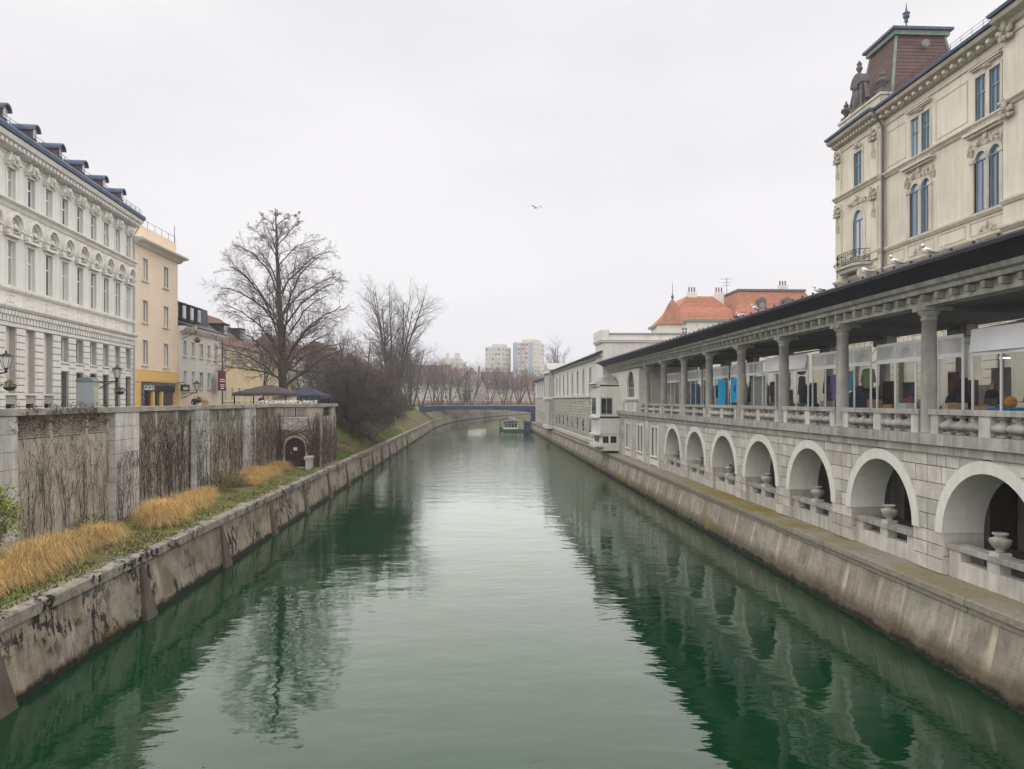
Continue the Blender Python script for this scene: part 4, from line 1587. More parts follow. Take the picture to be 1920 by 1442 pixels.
for x in (50.5, 55.0):
    mb = MB()
    mb.box(x - .7, x + .7, 130.4, 132.5, 23.6, 25.0)
    mb.ext(arc(x, 25.0, .75, PI, 0, 8), 130.3, 132.6)
    d_ = mb.build('dormer', MATS['statue_dark'], rh)
    MB().box(x - .4, x + .4, 130.34, 130.39, 23.8, 24.9).build('pane', MATS['pane_blue'], d_, loc=(0, 0, 0))
mb = MB()
mb.lathe([(2.6, 6.2), (2.6, 20.8)], 8, (34.5, 132, 0))
mb.build('turret', MATS['plaster_pale'], rh)
mb = MB()
mb.lathe([(3.2, 20.8), (2.5, 21.8), (1.5, 23.2), (.8, 24.6), (.15, 25.5)], 8, (34.8, 132, 0))
mb.build('turret_roof', MATS['red_tile'], rh)
mb = MB()
mb.lathe([(.2, 25.4), (.12, 25.6), (.32, 25.9), (.12, 26.2), (.06, 26.5), (.03, 28.6)], 8, (34.8, 132, 0))
mb.build('finial', MATS['statue_dark'], rh)
# ------------------------------------------------------------------ tall retaining wall with parapet (left bank)
rng = random.Random(41)
rw = thing_L('retaining_wall', 'tall grey-brown embankment wall with stone piers and pierced parapet panels, overgrown with bare vines', 'wall', -16.6, 40.0, 2.0)
PIERS = [(15.5, 17.9), (25.0, 27.3), (34.4, 36.8), (43.9, 46.3), (53.4, 55.8)]
TOP = 7.18
mb = MB()
mb.box(6.0, 62.0, 0.0, .7, 1.9, 6.05)
mb.build('wall_face', MATS['old_wall'], rw)
mb = MB()
mb.box(6.0, 62.0, .2, .62, 6.053, 6.93)
mb.build('parapet_back', MATS['old_wall'], rw)
# large faint facing slabs with open joints
for (a, b) in zip([p[1] for p in PIERS], [p[0] for p in PIERS[1:]] + [62.0]):
    for (z0, z1) in ((1.95, 3.3), (3.31, 4.68), (4.69, 6.04)):
        n = 2
        for i in range(n):
            x0, x1 = a + (b - a) * i / n, a + (b - a) * (i + 1) / n
            mb = MB()
            mb.box(x0 + .006, x1 - .006, -.03 + rng.uniform(-.012, .008), .01, z0, z1)
            mb.build('facing_slab', MATS['old_wall'], rw)
for (a, b) in PIERS:
    z = 1.92
    for k in range(8):
        h = .625
        n = rng.choice((1, 2, 2))
        cut = [a, b] if n == 1 else [a, a + (b - a) * rng.uniform(.35, .65), b]
        for i in range(len(cut) - 1):
            mb = MB()
            mb.box(cut[i] + .008, cut[i + 1] - .008, -.30 + rng.uniform(-.012, .012), .05, z + .008, z + h - .008)
            mb.build('pier_stone', MATS['old_stone'], rw)
        z += h
mb = MB()
for (a, b) in PIERS:
    mb.box(a + .02, b - .02, -.27, .1, 1.92, 6.9)
mb.build('pier_core', MATS['mortar'], rw)


def lattice(w, h, cell, t, d):
    mb = MB()
    mb.box(-w / 2, w / 2, 0, d, 0, t * 1.6)
    mb.box(-w / 2, w / 2, 0, d, h - t * 1.6, h)
    mb.box(-w / 2, -w / 2 + t * 1.6, 0, d, t * 1.6, h - t * 1.6)
    mb.box(w / 2 - t * 1.6, w / 2, 0, d, t * 1.6, h - t * 1.6)
    k = -h
    while k < w:
        for s in (1, -1):
            # bar x = k + z (s=1) or x = k + h - z, clipped to the frame
            z0, z1 = max(0, -k), min(h, w - k)
            if z1 - z0 > .04:
                p, q = (k + z0 - w / 2, z0), (k + z1 - w / 2, z1)
                if s < 0:
                    p, q = (p[0], h - p[1]), (q[0], h - q[1])
                tt = t * .7
                y = d * .25 + (0.004 if s > 0 else 0)
                mb.add([(p[0] - tt, y, p[1]), (p[0] + tt, y, p[1]), (q[0] + tt, y, q[1]), (q[0] - tt, y, q[1]), (p[0] - tt, d, p[1]), (p[0] + tt, d, p[1]), (q[0] + tt, d, q[1]), (q[0] - tt, d, q[1])],
                       [(0, 1, 2, 3) if s > 0 else (3, 2, 1, 0), (0, 3, 7, 4), (1, 5, 6, 2)])
        k += cell
    return mb


lat = {}
for (a, b) in zip([p[1] for p in PIERS], [p[0] for p in PIERS[1:]] + [61.9]):
    L = b - a
    ws_ = [.30, .34, .22]
    gaps = (1 - sum(ws_)) / 4
    x = a
    for wfrac in ws_:
        post = gaps * L
        mb = MB()
        mb.box(x + .01, x + post - .01, -.05, .198, 6.053, 6.93)
        mb.build('post', MATS['old_stone'], rw)
        x += post
        w = round(wfrac * L - .03, 2)
        if w not in lat:
            lat[w] = lattice(w, .82, .17, .032, .10).mesh('lattice_panel', MATS['old_wall'])
        mk('lattice_panel', lat[w], rw, (x + wfrac * L / 2, .03, 6.08))
        x += wfrac * L
    mb = MB()
    mb.box(x + .01, b - .01, -.05, .198, 6.053, 6.93)
    mb.build('post', MATS['old_stone'], rw)
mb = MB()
mb.box(6, 62, .196, .199, 6.06, 6.92)  # black sheet paints the shade behind the pierced parapet panels
mb.build('shade_backing', MATS['weed_and_shade_black'], rw)
x = 6.0
while x < 61.9:
    w = min(rng.uniform(1.7, 2.3), 62.0 - x)
    mb = MB()
    mb.box(x + .005, x + w - .005, -.36 if any(a - .9 < x + w / 2 < b + .9 for a, b in PIERS) else -.20, .75, 6.933 + rng.uniform(0, .008), TOP + rng.uniform(-.01, .01))
    mb.build('coping_stone', MATS['coping'], rw)
    x += w

# ------------------------------------------------------------------ bastion with the arched door
ba = thing_W('bastion', 'square stone bastion with arched dark door at the end of the embankment wall', 'wall', (-14.8, 64.0, 1.9))
F = MATS['old_stone']
mb = MB()
b0 = len(mb.v)
wall_holes(mb, -17.2, -12.9, 1.9, 6.93, [(-15.80, -14.12, 2.0, 4.40, True), (-15.85, -14.05, 6.12, 6.86, False)], 62.0, .35, .01)
b1 = len(mb.v)
wall_holes(mb, 62.0, 68.5, 1.9, 6.93, [(63.6, 64.25, 3.2, 5.1, True), (65.3, 65.95, 3.2, 5.1, True), (63.2, 66.4, 6.12, 6.86, False)], 0, .35, .01)
mt = Matrix.Translation((-12.9, 0, 0)) @ Matrix.Rotation(PI / 2, 4, 'Z')
mb.xf(mt, b1)
mb.quad((-12.9, 68.5, 1.9), (-17, 68.5, 1.9), (-17, 68.5, 6.93), (-12.9, 68.5, 6.93))
mb.build('wall', MATS['old_wall'], ba)
# irregular facing stones on both faces
rs = random.Random(9)
def facing(frame, x0, x1, avoid):
    z = 1.93
    while z < 6.0:
        h = rs.uniform(.28, .5)
        x = x0
        while x < x1 - .1:
            w = min(rs.uniform(.35, .95), x1 - x)
            if not any(a < x + w and x < b and c < z + h and z < d for (a, b, c, d) in avoid):
                mb = MB()
                mb.ext([(x + .012, z + .012), (x + w - .012, z + .012), (x + w - .012, z + h - .012), (x + .012, z + h - .012)], -.045 - rs.uniform(0, .03), .01, back=False)
                mb.xf(frame)
                mb.build('stone', F, ba)
            x += w
        z += h
facing(Matrix.Translation((0, 62.0, 0)), -16.5, -12.92, [(-16.35, -13.6, 1.9, 4.95)])
facing(mt, 62.02, 68.5, [(63.5, 64.35, 3.0, 5.2), (65.2, 66.05, 3.0, 5.2)])
# pale door surround
for s in (-1, 1):
    for k in range(4):
        mb = MB()
        xa = -14.96 + s * .86
        xb = -14.96 + s * (1.30 if k % 2 else 1.15)
        mb.box(min(xa, xb), max(xa, xb), 61.91, 62.02, 1.95 + k * .41, 2.35 + k * .41)
        mb.build('jamb_stone', MATS['stone_pale'], ba)
for i in range(9):
    a0, a1 = PI * (i + .05) / 9, PI * (i + .95) / 9
    poly = [(-14.96 + .86 * math.cos(a), 3.57 + .86 * math.sin(a)) for a in (a0, a1)] + [(-14.96 + 1.22 * math.cos(a), 3.57 + 1.22 * math.sin(a)) for a in (a1, a0)]
    MB().ext(poly, 61.91, 62.02).build('voussoir', MATS['stone_pale'], ba)
mb = MB()
mb.ext([(-15.8, 2.0)] + arc(-14.96, 3.56, .84, PI, 0, 14) + [(-14.12, 2.0)], 62.22, 62.3)
dr = mb.build('door', MATS['timber_dark'], ba)
for k in range(5):
    mb = MB()
    mb.box(-15.72 + k * .31, -15.43 + k * .31, 62.20, 62.218, 2.03, 3.6)
    mb.build('plank', MATS['timber_dark'], dr, loc=(0, 0, 0))
mb = MB()
mb.box(-15.12, -14.82, 62.17, 62.19, 3.35, 3.6)
mb.build('notice', MATS['white_frame'], dr)
mb = MB()
mb.tube([(-15.3, 62.15, 3.05), (-15.3, 62.12, 3.25)], .03, 5)
mb.build('handle', MATS['grey_frame'], dr)
mb = MB()
mb.box(-16.0, -13.9, 61.2, 61.99, 1.9, 2.0)
mb.box(-15.6, -13.9, 60.5, 61.198, 1.85, 1.95)
mb.build('doorstep', MATS['stone_pale'], ba)
mb = MB()
mb.box(-13.75, -13.45, 60.4, 61.9, 1.9, 2.75)
mb.box(-13.85, -13.35, 60.3, 61.95, 2.753, 2.95)
mb.build('step_wall', MATS['stone_pale'], ba)
for c in (-15.4, -14.5):
    l2 = lattice(.78, .70, .17, .035, .1).mesh('lattice_panel', MATS['stone_pale'])
    mk('lattice_panel', l2, ba, (c, 62.05, 6.14))
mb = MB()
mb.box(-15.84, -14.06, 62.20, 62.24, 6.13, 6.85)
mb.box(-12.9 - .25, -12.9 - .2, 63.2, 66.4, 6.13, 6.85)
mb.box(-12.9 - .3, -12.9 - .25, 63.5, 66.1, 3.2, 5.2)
mb.build('shade_backing', MATS['weed_and_shade_black'], ba)  # black sheets stand in for the shade inside the bastion openings
mb = MB()
mb.box(-16.0, -13.9, 61.85, 61.99, 5.98, 6.1)
mb.build('sill', MATS['stone_pale'], ba)
for (a, b, c, d) in ((-16.85, -12.7, 61.8, 62.45), (-13.45, -12.7, 62.46, 68.7)):
    MB().box(a, b, c, d, 6.933, TOP).build('coping_stone', MATS['coping'], ba)
mb = MB()
mb.box(-17.0, -13.45, 62.46, 68.4, 6.0, 6.19)
mb.build('deck', MATS['cast_stone'], ba)


# ------------------------------------------------------------------ bare climbing vines on the wall
def vine_mesh(rng, x0, x1, n, zt, dens, y0=-.05, lean=.12, cloud=0):
    mb = MB()
    for i in range(cloud):
        x = min(max(rng.gauss((x0 + x1) / 2 + .3, (x1 - x0) * .34), x0 + .05), x1 - .05)
        z = min(max(rng.gauss(4.5, 1.3), 2.1), zt - rng.random() * .8)
        pts = [(x, y0 - rng.uniform(0, .05), z)]
        a = rng.gauss(1.5, .75)
        for k in range(rng.randint(2, 4)):
            L = rng.uniform(.08, .24)
            a += rng.gauss(0, .35)
            pts.append((min(max(pts[-1][0] + L * math.cos(a), x0), x1), y0 - rng.uniform(0, .07), min(pts[-1][2] + L * math.sin(a), zt + .1)))
        r_ = rng.uniform(.004, .010)
        mb.tube(pts, [r_ * (1 - .6 * k / len(pts)) for k in range(len(pts))], 3, False)
    for i in range(n):
        x = rng.uniform(x0, x1)
        z = 1.98
        h = rng.uniform(.55, 1.0) * (zt - z)
        pts, rad = [], []
        m = int(h / .28) + 2
        drift = rng.uniform(-lean, lean) - .03
        xx = x
        r0 = rng.uniform(.006, .014)
        for k in range(m):
            t = k / (m - 1)
            pts.append((xx, y0 - rng.uniform(.0, .035), z + h * t))
            rad.append(r0 * (1 - .65 * t))
            xx += drift * .28 + rng.uniform(-.09, .09)
            if xx < x0 or xx > x1:
                drift = -drift
            if k > 1 and rng.random() < dens:
                s = rng.choice((-1, 1))
                L = rng.uniform(.25, .9)
                q = [pts[-1]]
                for j in range(1, 4):
                    q.append((pts[-1][0] + s * L * j / 3 * rng.uniform(.6, 1.0), y0 - rng.uniform(.0, .05), min(pts[-1][2] + L * j / 3 * rng.uniform(.3, 1.1), zt + .1)))
                mb.tube(q, [r0 * .55, r0 * .45, r0 * .35, r0 * .2], 3, False)
                if rng.random() < .6:
                    e = q[2]
                    q2 = [e, (e[0] + rng.uniform(-.2, .2), y0 - .03, e[2] + rng.uniform(.05, .25)), (e[0] + rng.uniform(-.3, .3), y0 - .04, e[2] + rng.uniform(.1, .4))]
                    mb.tube(q2, [r0 * .35, r0 * .3, r0 * .15], 3, False)
        mb.tube(pts, rad, 3, False)
    return mb


VI = [(17.9, 25.0, 56, 6.2, .3, -.06, 'sparse bare vine stems climbing the bay at the picture edge', 'vine'),
      (27.3, 34.2, 62, 6.1, .3, -.06, 'sparse straight vine stems on the bay left of the white stone pier', 'vine'),
      (34.5, 36.7, 22, 5.0, .5, -.34, 'thin vine twigs spreading over the white stone pier', 'vine'),
      (36.8, 43.8, 95, 6.6, .5, -.06, 'thick dark vine tangle right of the white stone pier', 'vine'),
      (44.0, 46.2, 20, 6.9, .5, -.34, 'vine tangle covering the narrow third pier', 'vine'),
      (46.3, 53.3, 75, 6.8, .5, -.06, 'brown vine tangle on the bay above the far golden grass', 'vine_red'),
      (53.4, 55.8, 22, 7.0, .5, -.34, 'reddish vine tangle on the pier nearest the arched door', 'vine_red'),
      (55.8, 61.6, 70, 7.0, .55, -.06, 'dense reddish vine in the corner beside the arched door', 'vine_red')]
for (a, b, n, zt, dens, y0, lb, mt_) in VI:
    o = vine_mesh(rng, a, b, int(n * .75), zt, dens, y0, .16, 1500 if n > 90 else (900 if n > 65 else (110 if b - a < 3 else 330))).build('climbing_vine', MATS[mt_])
    o.location = (-16.6, 0, 0)
    o.rotation_euler = (0, 0, PI / 2)
    tag(o, lb, 'vine', 'bare vines on the embankment wall')
# vine fans over the door and on the corner of the bastion
mb = MB()
for i in range(46):
    s = rng.choice((-1, 1))
    x, z = (-16.3, rng.uniform(2.2, 4.2)) if s > 0 else (-13.1, rng.uniform(2.2, 4.0))
    pts = []
    dx, dz = s * rng.uniform(.05, .22), rng.uniform(.12, .22)
    for k in range(16):
        pts.append((x, 61.86 - rng.uniform(0, .06), z))
        x += dx + rng.uniform(-.05, .05)
        z += dz + rng.uniform(-.06, .06)
        dz -= .012
        dx *= 1.03
        inside = (x + 14.96) ** 2 + (z - 3.56) ** 2 < 1.15
        if inside:
            z = 3.56 + math.sqrt(max(1.15 - (x + 14.96) ** 2, .1))
        if x > -12.95 or x < -16.55 or z > 6.6:
            break
    if len(pts) > 2:
        mb.tube(pts, [.022 * (1 - .7 * k / len(pts)) for k in range(len(pts))], 3, False)
for i in range(130):
    x = rng.choice((rng.uniform(-16.5, -15.9), rng.uniform(-14.0, -12.95), rng.uniform(-13.5, -12.95)))
    z = 2.0
    pts = []
    for k in range(rng.randint(8, 17)):
        pts.append((x, 61.88 - rng.uniform(0, .05), z))
        x += rng.uniform(-.09, .09)
        z += .28
    mb.tube(pts, .012, 3, False)
tag(mb.build('climbing_vine', MATS['vine_red']), 'vine with arching stems fanned above the arched door', 'vine', 'bare vines on the embankment wall')
mb = MB()
for i in range(150):
    y = rng.uniform(62.1, 68.4)
    z = 2.0
    pts = []
    for k in range(rng.randint(6, 17)):
        pts.append((-12.83 + rng.uniform(0, .05), y, z))
        y += rng.uniform(-.12, .12)
        z += .29
    mb.tube(pts, .013, 3, False)
tag(mb.build('climbing_vine', MATS['vine_red']), 'vine twigs on the river side of the bastion round two slit windows', 'vine', 'bare vines on the embankment wall')
# loose tangle hanging over the coping near the picture edge
mb = MB()
for i in range(170):
    x = rng.uniform(27.0, 33.5)
    z = rng.uniform(6.3, 7.2)
    pts = [(x, -.25, z)]
    for k in range(5):
        pts.append((pts[-1][0] + rng.uniform(-.25, .25), -.26 - rng.uniform(0, .18), min(pts[-1][2] + rng.uniform(-.14, .2), 7.42)))
    mb.tube(pts, .009, 3, False)
o = mb.build('climbing_vine', MATS['vine'])
o.location = (-16.6, 0, 0)
o.rotation_euler = (0, 0, PI / 2)
tag(o, 'loose vine tangle spilling over the coping above the sparse stems', 'vine', 'bare vines on the embankment wall')

# ------------------------------------------------------------------ white ornate palace on the promenade
wp = thing_L('white_palace', 'long white ornate palace with dormers and carved window heads on the promenade', 'building', -30.0, 55.0, 6.2)
W, T = MATS['plaster_white'], MATS['trim_white']
CY = [65.4 - 2.36 * k for k in range(10)]
Y0, Y1 = 42.9, 66.6
holes = []
for y in CY:
    holes += [(y - .48, y + .48, 19.62, 21.55, False), (y - .48, y + .48, 14.45, 17.15, False)]
mb = MB()
wall_holes(mb, Y0, Y1, 13.0, 22.65, holes, 0, .3, .5)
mb.build('wall', W, wp)
mb = MB()
mb.box(Y0, Y1, .4, 12, 6.2, 22.75)
mb.build('core', W, wp)
w3 = win_set(.96, 1.93, MATS['white_frame'], MATS['pane'], T, bars=(1, 2), trim=.15, depth=.25, fr=.07, sill=False)
w2 = win_set(.96, 2.7, MATS['white_frame'], MATS['pane'], T, bars=(1, 2), trim=.15, depth=.25, fr=.07, sill=False)
on3 = ornament(random.Random(12), 1.0, 1.15, .28, 22).mesh('carving', T)
on2 = ornament(random.Random(13), 1.05, .75, .2, 22, False).mesh('carving', T)
hd3 = MB()
for s in (-1, 1):
    hd3.box(s * .62 - .16, s * .62 + .16, -.34, 0, 0, .12)
    hd3.box(s * .62 - .12, s * .62 + .12, -.24, 0, -.2, -.003)
    hd3.box(-.5, .5, -.03, 0, .0, .1) if s > 0 else None
    hd3.ext([(s * .78, .123), (s * .46, .123), (s * .30, .75), (s * .42, .80)][::(1 if s < 0 else -1)], -.28, 0)
hd3m = hd3.mesh('hood', T)
hd2 = MB()
hd2.ext(arc(0, 0, .92, PI, 0, 14) + arc(0, 0, .72, 0, PI, 14), -.42, 0)
hd2.ext(arc(0, 0, .70, PI, 0, 14) + arc(0, 0, .58, 0, PI, 14), -.25, 0)
hd2.box(-.82, .82, -.3, 0, -.62, -.48)
for s in (-1, 1):
    hd2.box(s * .74 - .2, s * .74 + .2, -.38, 0, -.18, -.003)
    hd2.box(s * .74 - .15, s * .74 + .15, -.3, 0, -.47, -.183)
hd2m = hd2.mesh('hood', T)
for y in CY:
    put_window(w3, wp, y, 19.62)
    put_window(w2, wp, y, 14.45)
    mk('hood', hd3m, wp, (y, 0, 21.8), sc=(1, 1, .8))
    mk('carving', on3, wp, (y, -.06, 21.68), sc=(1, 1, .72))
    mk('hood', hd2m, wp, (y, 0, 17.98))
    mk('carving', on2, wp, (y, -.04, 17.6))
    mb = MB()
    mb.box(y - .45, y + .45, -.05, 0, 13.45, 13.53)
    mb.box(y - .45, y + .45, -.05, 0, 13.85, 13.93)
    mb.build('panel_frame', T, wp)
def band(prof, name, mat, a=Y0, b=Y1):
    MB().extx(prof, a, b).build(name, mat, wp)
band([(0, 19.1), (-.12, 19.12), (-.2, 19.3), (-.42, 19.42), (-.42, 19.54), (.03, 19.6), (.03, 19.1)], 'string_course', T)
band([(0, 14.05), (-.1, 14.07), (-.22, 14.2), (-.22, 14.36), (.03, 14.42), (.03, 14.05)], 'string_course', T)
band([(0, 12.92), (-.3, 12.95), (-.42, 13.1), (-.42, 13.25), (.03, 13.35), (.03, 12.92)], 'string_course', T)
band([(0, 22.25), (-.06, 22.27), (-.1, 22.35), (.03, 22.4), (.03, 22.25)], 'string_course', T)
band([(0, 22.45), (-.25, 22.5), (-.35, 22.7), (-.8, 22.85), (-.9, 23.1), (.1, 23.15), (.1, 22.45)], 'cornice', T)
band([(.1, 23.153), (-1.0, 23.153), (-1.05, 23.35), (-1.0, 23.5), (-.7, 23.55), (.1, 23.65)], 'gutter', MATS['copper_blue'])
dm = MB().box(-.11, .11, -.42, 0, 0, .2).mesh('dentil', T)
for i in range(48):
    mk('dentil', dm, wp, (Y0 + .3 + i * .49, -.3, 22.53))
con = MB()
con.box(-.13, .13, -.16, 0, 0, .62)
con.box(-.15, .15, -.26, 0, .40, .66)
conm = con.mesh('console', T)
i = 0
y = Y0 + .2
while y < Y1 - .1:
    mk('console', conm, wp, (y, .0, 12.24))
    y += .40
# ground storeys
holes = []
for k, y in enumerate(CY):
    if k < 6:
        holes += [(y - .62, y + .62, 10.15, 11.85, False), (y - .62, y + .62, 6.25, 9.45, False)]
    else:
        holes += [(y - .62, y + .62, 7.9, 11.95, False), (y - .55, y + .55, 6.3, 7.25, False)]
mb = MB()
wall_holes(mb, Y0, Y1, 6.2, 13.0, holes, .05, .5, .35)
mb.build('ground_wall', M('joint_grey', (.40, .38, .34), .9, .1, 1), wp)  # grey backing that shows as darker joints between the blocks
band([(.02, 11.95), (-.07, 11.97), (-.07, 12.2), (.05, 12.22), (.05, 11.95)], 'string_course', T)
wm = win_set(1.24, 1.7, MATS['white_frame'], MATS['pane_pale'], T, bars=(0, 1), trim=0, depth=.36, fr=.09, sill=True)
wd = win_set(1.24, 3.2, MATS['grey_frame'], MATS['pane'], T, bars=(2, 2), trim=0, depth=.5, fr=.09, sill=False)
wt_ = win_set(1.24, 4.05, MATS['white_frame'], MATS['pane_pale'], T, bars=(0, 2), trim=0, depth=.5, fr=.09, sill=True)
wb = win_set(1.1, .95, MATS['iron'], MATS['pane_dark'], T, bars=(5, 1), trim=0, depth=.3, fr=.05, sill=False)
grl = MB()
for k in range(6):
    grl.box(-.55 + k * .22 - .018, -.55 + k * .22 + .018, .0, .035, .02, 3.15)
for z in (.1, .75, 1.45, 2.15, 2.85):
    grl.box(-.6, .6, .005, .03, z, z + .035)
grm = grl.mesh('grille', MATS['iron'])
for k, y in enumerate(CY):
    if k < 6:
        put_window(wm, wp, y, 10.15, .05)
        if k == 0:
            MB().box(y - .6, y + .6, .3, .36, 6.26, 9.42).build('door', M('door_violet', (.035, .03, .06), .6, .1, 2), wp)
        else:
            w = put_window(wd, wp, y, 6.25, .05)
            mk('grille', grm, w, (0, .12, 0))
    else:
        put_window(wt_, wp, y, 7.9, .05)
        put_window(wb, wp, y, 6.3, .05)
# banded pier blocks
edges = [(Y0, CY[-1] - .63)] + [(CY[k + 1] + .63, CY[k] - .63) for k in range(9)] + [(CY[0] + .63, Y1)]
for (a, b) in edges:
    if b - a < .15:
        continue
    for i in range(13):
        z0 = 6.21 + i * .44
        mb = MB()
        mb.box(a + (.006), b - .006, -.035, .06, z0 + .03, z0 + .41)
        mb.build('block', W, wp)
for k in range(6):
    y = CY[k]
    MB().box(y - .62, y + .62, -.03, .04, 9.52, 9.98).build('block', W, wp)
# roof with round-headed dormers
mb = MB()
mb.add([(Y0, -.6, 23.55), (Y1, -.6, 23.55), (Y1 - .3, 3.6, 26.0), (Y0, 3.6, 26.0), (Y1 - .3, 11, 26.0), (Y0, 11, 26.0), (Y1, 12, 23.55), (Y0, 12, 23.55)],
       [(0, 1, 2, 3), (3, 2, 4, 5), (5, 4, 6, 7), (1, 6, 4, 2), (0, 3, 5, 7)])
mb.build('roof', MATS['mansard_red'], wp)
dmr = MB()
dmr.box(-.42, .42, -.5, 1.6, 0, .75)
dmr.ext(arc(0, .75, .44, PI, 0, 10), -.55, 1.8)
hood = MB()
hood.ext(arc(0, .75, .60, PI, 0, 10) + arc(0, .75, .47, 0, PI, 10), -.75, 1.9)
dmm, hdm = dmr.mesh('dormer', MATS['statue_dark']), hood.mesh('dormer_hood', MATS['copper_blue'])
dpn = MB().ext([(-.28, .12), (.28, .12)] + arc(0, .72, .28, 0, PI, 8), -.56, -.505).mesh('pane', MATS['pane_blue'])
for y in (45.1, 48.6, 52.1, 55.7, 59.4, 63.0):
    d_ = mk('dormer', dmm, wp, (y, .1, 23.95), sc=(.78, .9, .74))
    mk('dormer_hood', hdm, d_)
    mk('pane', dpn, d_)
mb = MB()
for z in (23.8, 24.0):
    mb.tube([(Y0, -.75, z), (Y1, -.75, z)], .018, 4)
for i in range(24):
    mb.tube([(Y0 + i, -.75, 23.45), (Y0 + i, -.75, 24.03)], .018, 4)
mb.build('snow_rail', MATS['iron'], wp)
mb = MB()
mb.tube([(Y1 - .1, -.95, 23.25), (Y1 - .1, -.5, 22.6), (Y1 - .1, -.12, 21.9), (Y1 - .1, -.12, 6.3)], .07, 6)
mb.build('downpipe', MATS['grey_frame'], wp)
# the front stands five degrees off the line of the other houses
wp.location = (-28.99, 55.04, 6.2)
wp.rotation_euler = (0, 0, R(95))

# ------------------------------------------------------------------ peach house with the orange shop front
ph = thing_L('peach_house', 'narrow peach house with orange shop front and flat roof railing', 'building', -30.0, 71.6, 6.2)
P = MATS['plaster_peach']
lv = [(18.3, 2.0), (14.5, 2.0), (10.65, 2.25)]
holes = [(y - .5, y + .5, z, z + h, False) for y in (69.1, 73.6) for z, h in lv]
mb = MB()
wall_holes(mb, 66.7, 76.5, 10.2, 21.3, holes, .1, .3, .5)
mb.build('wall', P, ph)
mb = MB()
mb.box(66.7, 76.5, .5, 11, 6.2, 22.9)
mb.build('core', P, ph)
for z, h in lv:
    ws = win_set(1.0, h, MATS['white_frame'], MATS['pane'], MATS['plaster_pale'], bars=(1, 1), trim=.14, depth=.24, fr=.1, sill=True)
    for y in (69.1, 73.6):
        put_window(ws, ph, y, z, .1)
mb = MB()
mb.extx([(.1, 21.2), (-.1, 21.25), (-.35, 21.5), (-.85, 21.6), (-.9, 21.75), (-.85, 21.8), (.6, 21.85), (.6, 21.2)], 66.75, 76.9)
mb.build('cornice', MATS['plaster_pale'], ph)
mb = MB()
mb.box(66.8, 76.4, .2, .49, 21.853, 23.2)
mb.build('attic', P, ph)
mb = MB()
for i in range(7):
    mb.tube([(67.0 + i * 1.55, .3, 23.2), (67.0 + i * 1.55, .3, 23.9)], .02, 4)
mb.tube([(67.0, .3, 23.85), (76.3, .3, 23.85)], .02, 4)
mb.tube([(76.2, .3, 23.2), (76.2, .3, 24.9)], .03, 4)
mb.build('railing', MATS['iron'], ph)
OR = MATS['shop_orange']
MB().box(66.75, 76.45, -.08, .5, 9.15, 10.15).build('fascia', OR, ph)
MB().box(66.75, 68.1, -.03, .5, 6.21, 9.147).build('shop_pier', OR, ph)
MB().box(75.6, 76.45, -.03, .5, 6.21, 9.147).build('shop_pier', OR, ph)
for y in (70.7, 72.6):
    MB().box(y - .18, y + .18, -.02, .5, 6.21, 8.28).build('shop_pier', OR, ph)
for (a, b) in ((68.12, 70.5), (70.9, 72.4), (72.8, 75.58)):
    MB().box(a, b, .2, .3, 6.21, 8.28).build('shop_window', MATS['pane_dark'], ph)
MB().box(68.12, 75.58, .0, .49, 8.285, 9.14).build('sign_board', M('sign_black', (.03, .03, .032), .6, .1, 2), ph)
fir = MB()
rg = random.Random(5)
for i in range(900):
    x, z, y = (rg.uniform(68.1, 76.3), rg.uniform(8.85, 9.25), -rg.uniform(.02, .2)) if i < 600 else (68.1 + rg.uniform(-.15, .2), rg.uniform(6.3, 9.0), -rg.uniform(.05, .2))
    a = rg.uniform(0, 6.28)
    fir.tri((x, y, z), (x + .13 * math.cos(a), y - .05, z + .13 * math.sin(a)), (x + .06 * math.cos(a + 1), y - .02, z + .06 * math.sin(a + 1)))
tag(fir.build('garland', M('garland_mix', (.25, .25, .22), .8, .6, 7.0, bump=0), ph), kind='stuff')


def text_mesh(txt, size, mat, name='lettering', bold=0.0):
    cu = bpy.data.curves.new(name, 'FONT')
    cu.body = txt
    cu.size = size
    cu.extrude = .01
    cu.offset = bold
    cu.align_x = 'CENTER'
    cu.resolution_u = 3
    o = bpy.data.objects.new(name, cu)
    COL.objects.link(o)
    dg = bpy.context.evaluated_depsgraph_get()
    me = bpy.data.meshes.new_from_object(o.evaluated_get(dg))
    bpy.data.objects.remove(o)
    me.name = name
    me.materials.clear()
    me.materials.append(mat)
    me.transform(Matrix.Rotation(R(90), 4, 'X'))
    return me


WH = MATS['white_frame']
mk('lettering', text_mesh('cacao', .95, WH, bold=.015), ph, (69.75, -.02, 8.42))
sg = thing_L('hanging_sign', 'small black hanging sign with white cacao lettering beside the shop', 'sign', -29.2, 76.2, 8.5)
mb = MB()
mb.box(75.0, 77.1, -.05, .05, 8.35, 9.05)
mb.build('board', MATS['sign_black'], sg)
mk('lettering', text_mesh('cacao', .55, WH, bold=.01), sg, (76.05, -.065, 8.52))
mb = MB()
mb.tube([(75.9, .0, 9.05), (75.9, .0, 9.25), (75.9, .8, 9.25)], .03, 4)
mb.build('bracket', MATS['iron'], sg)

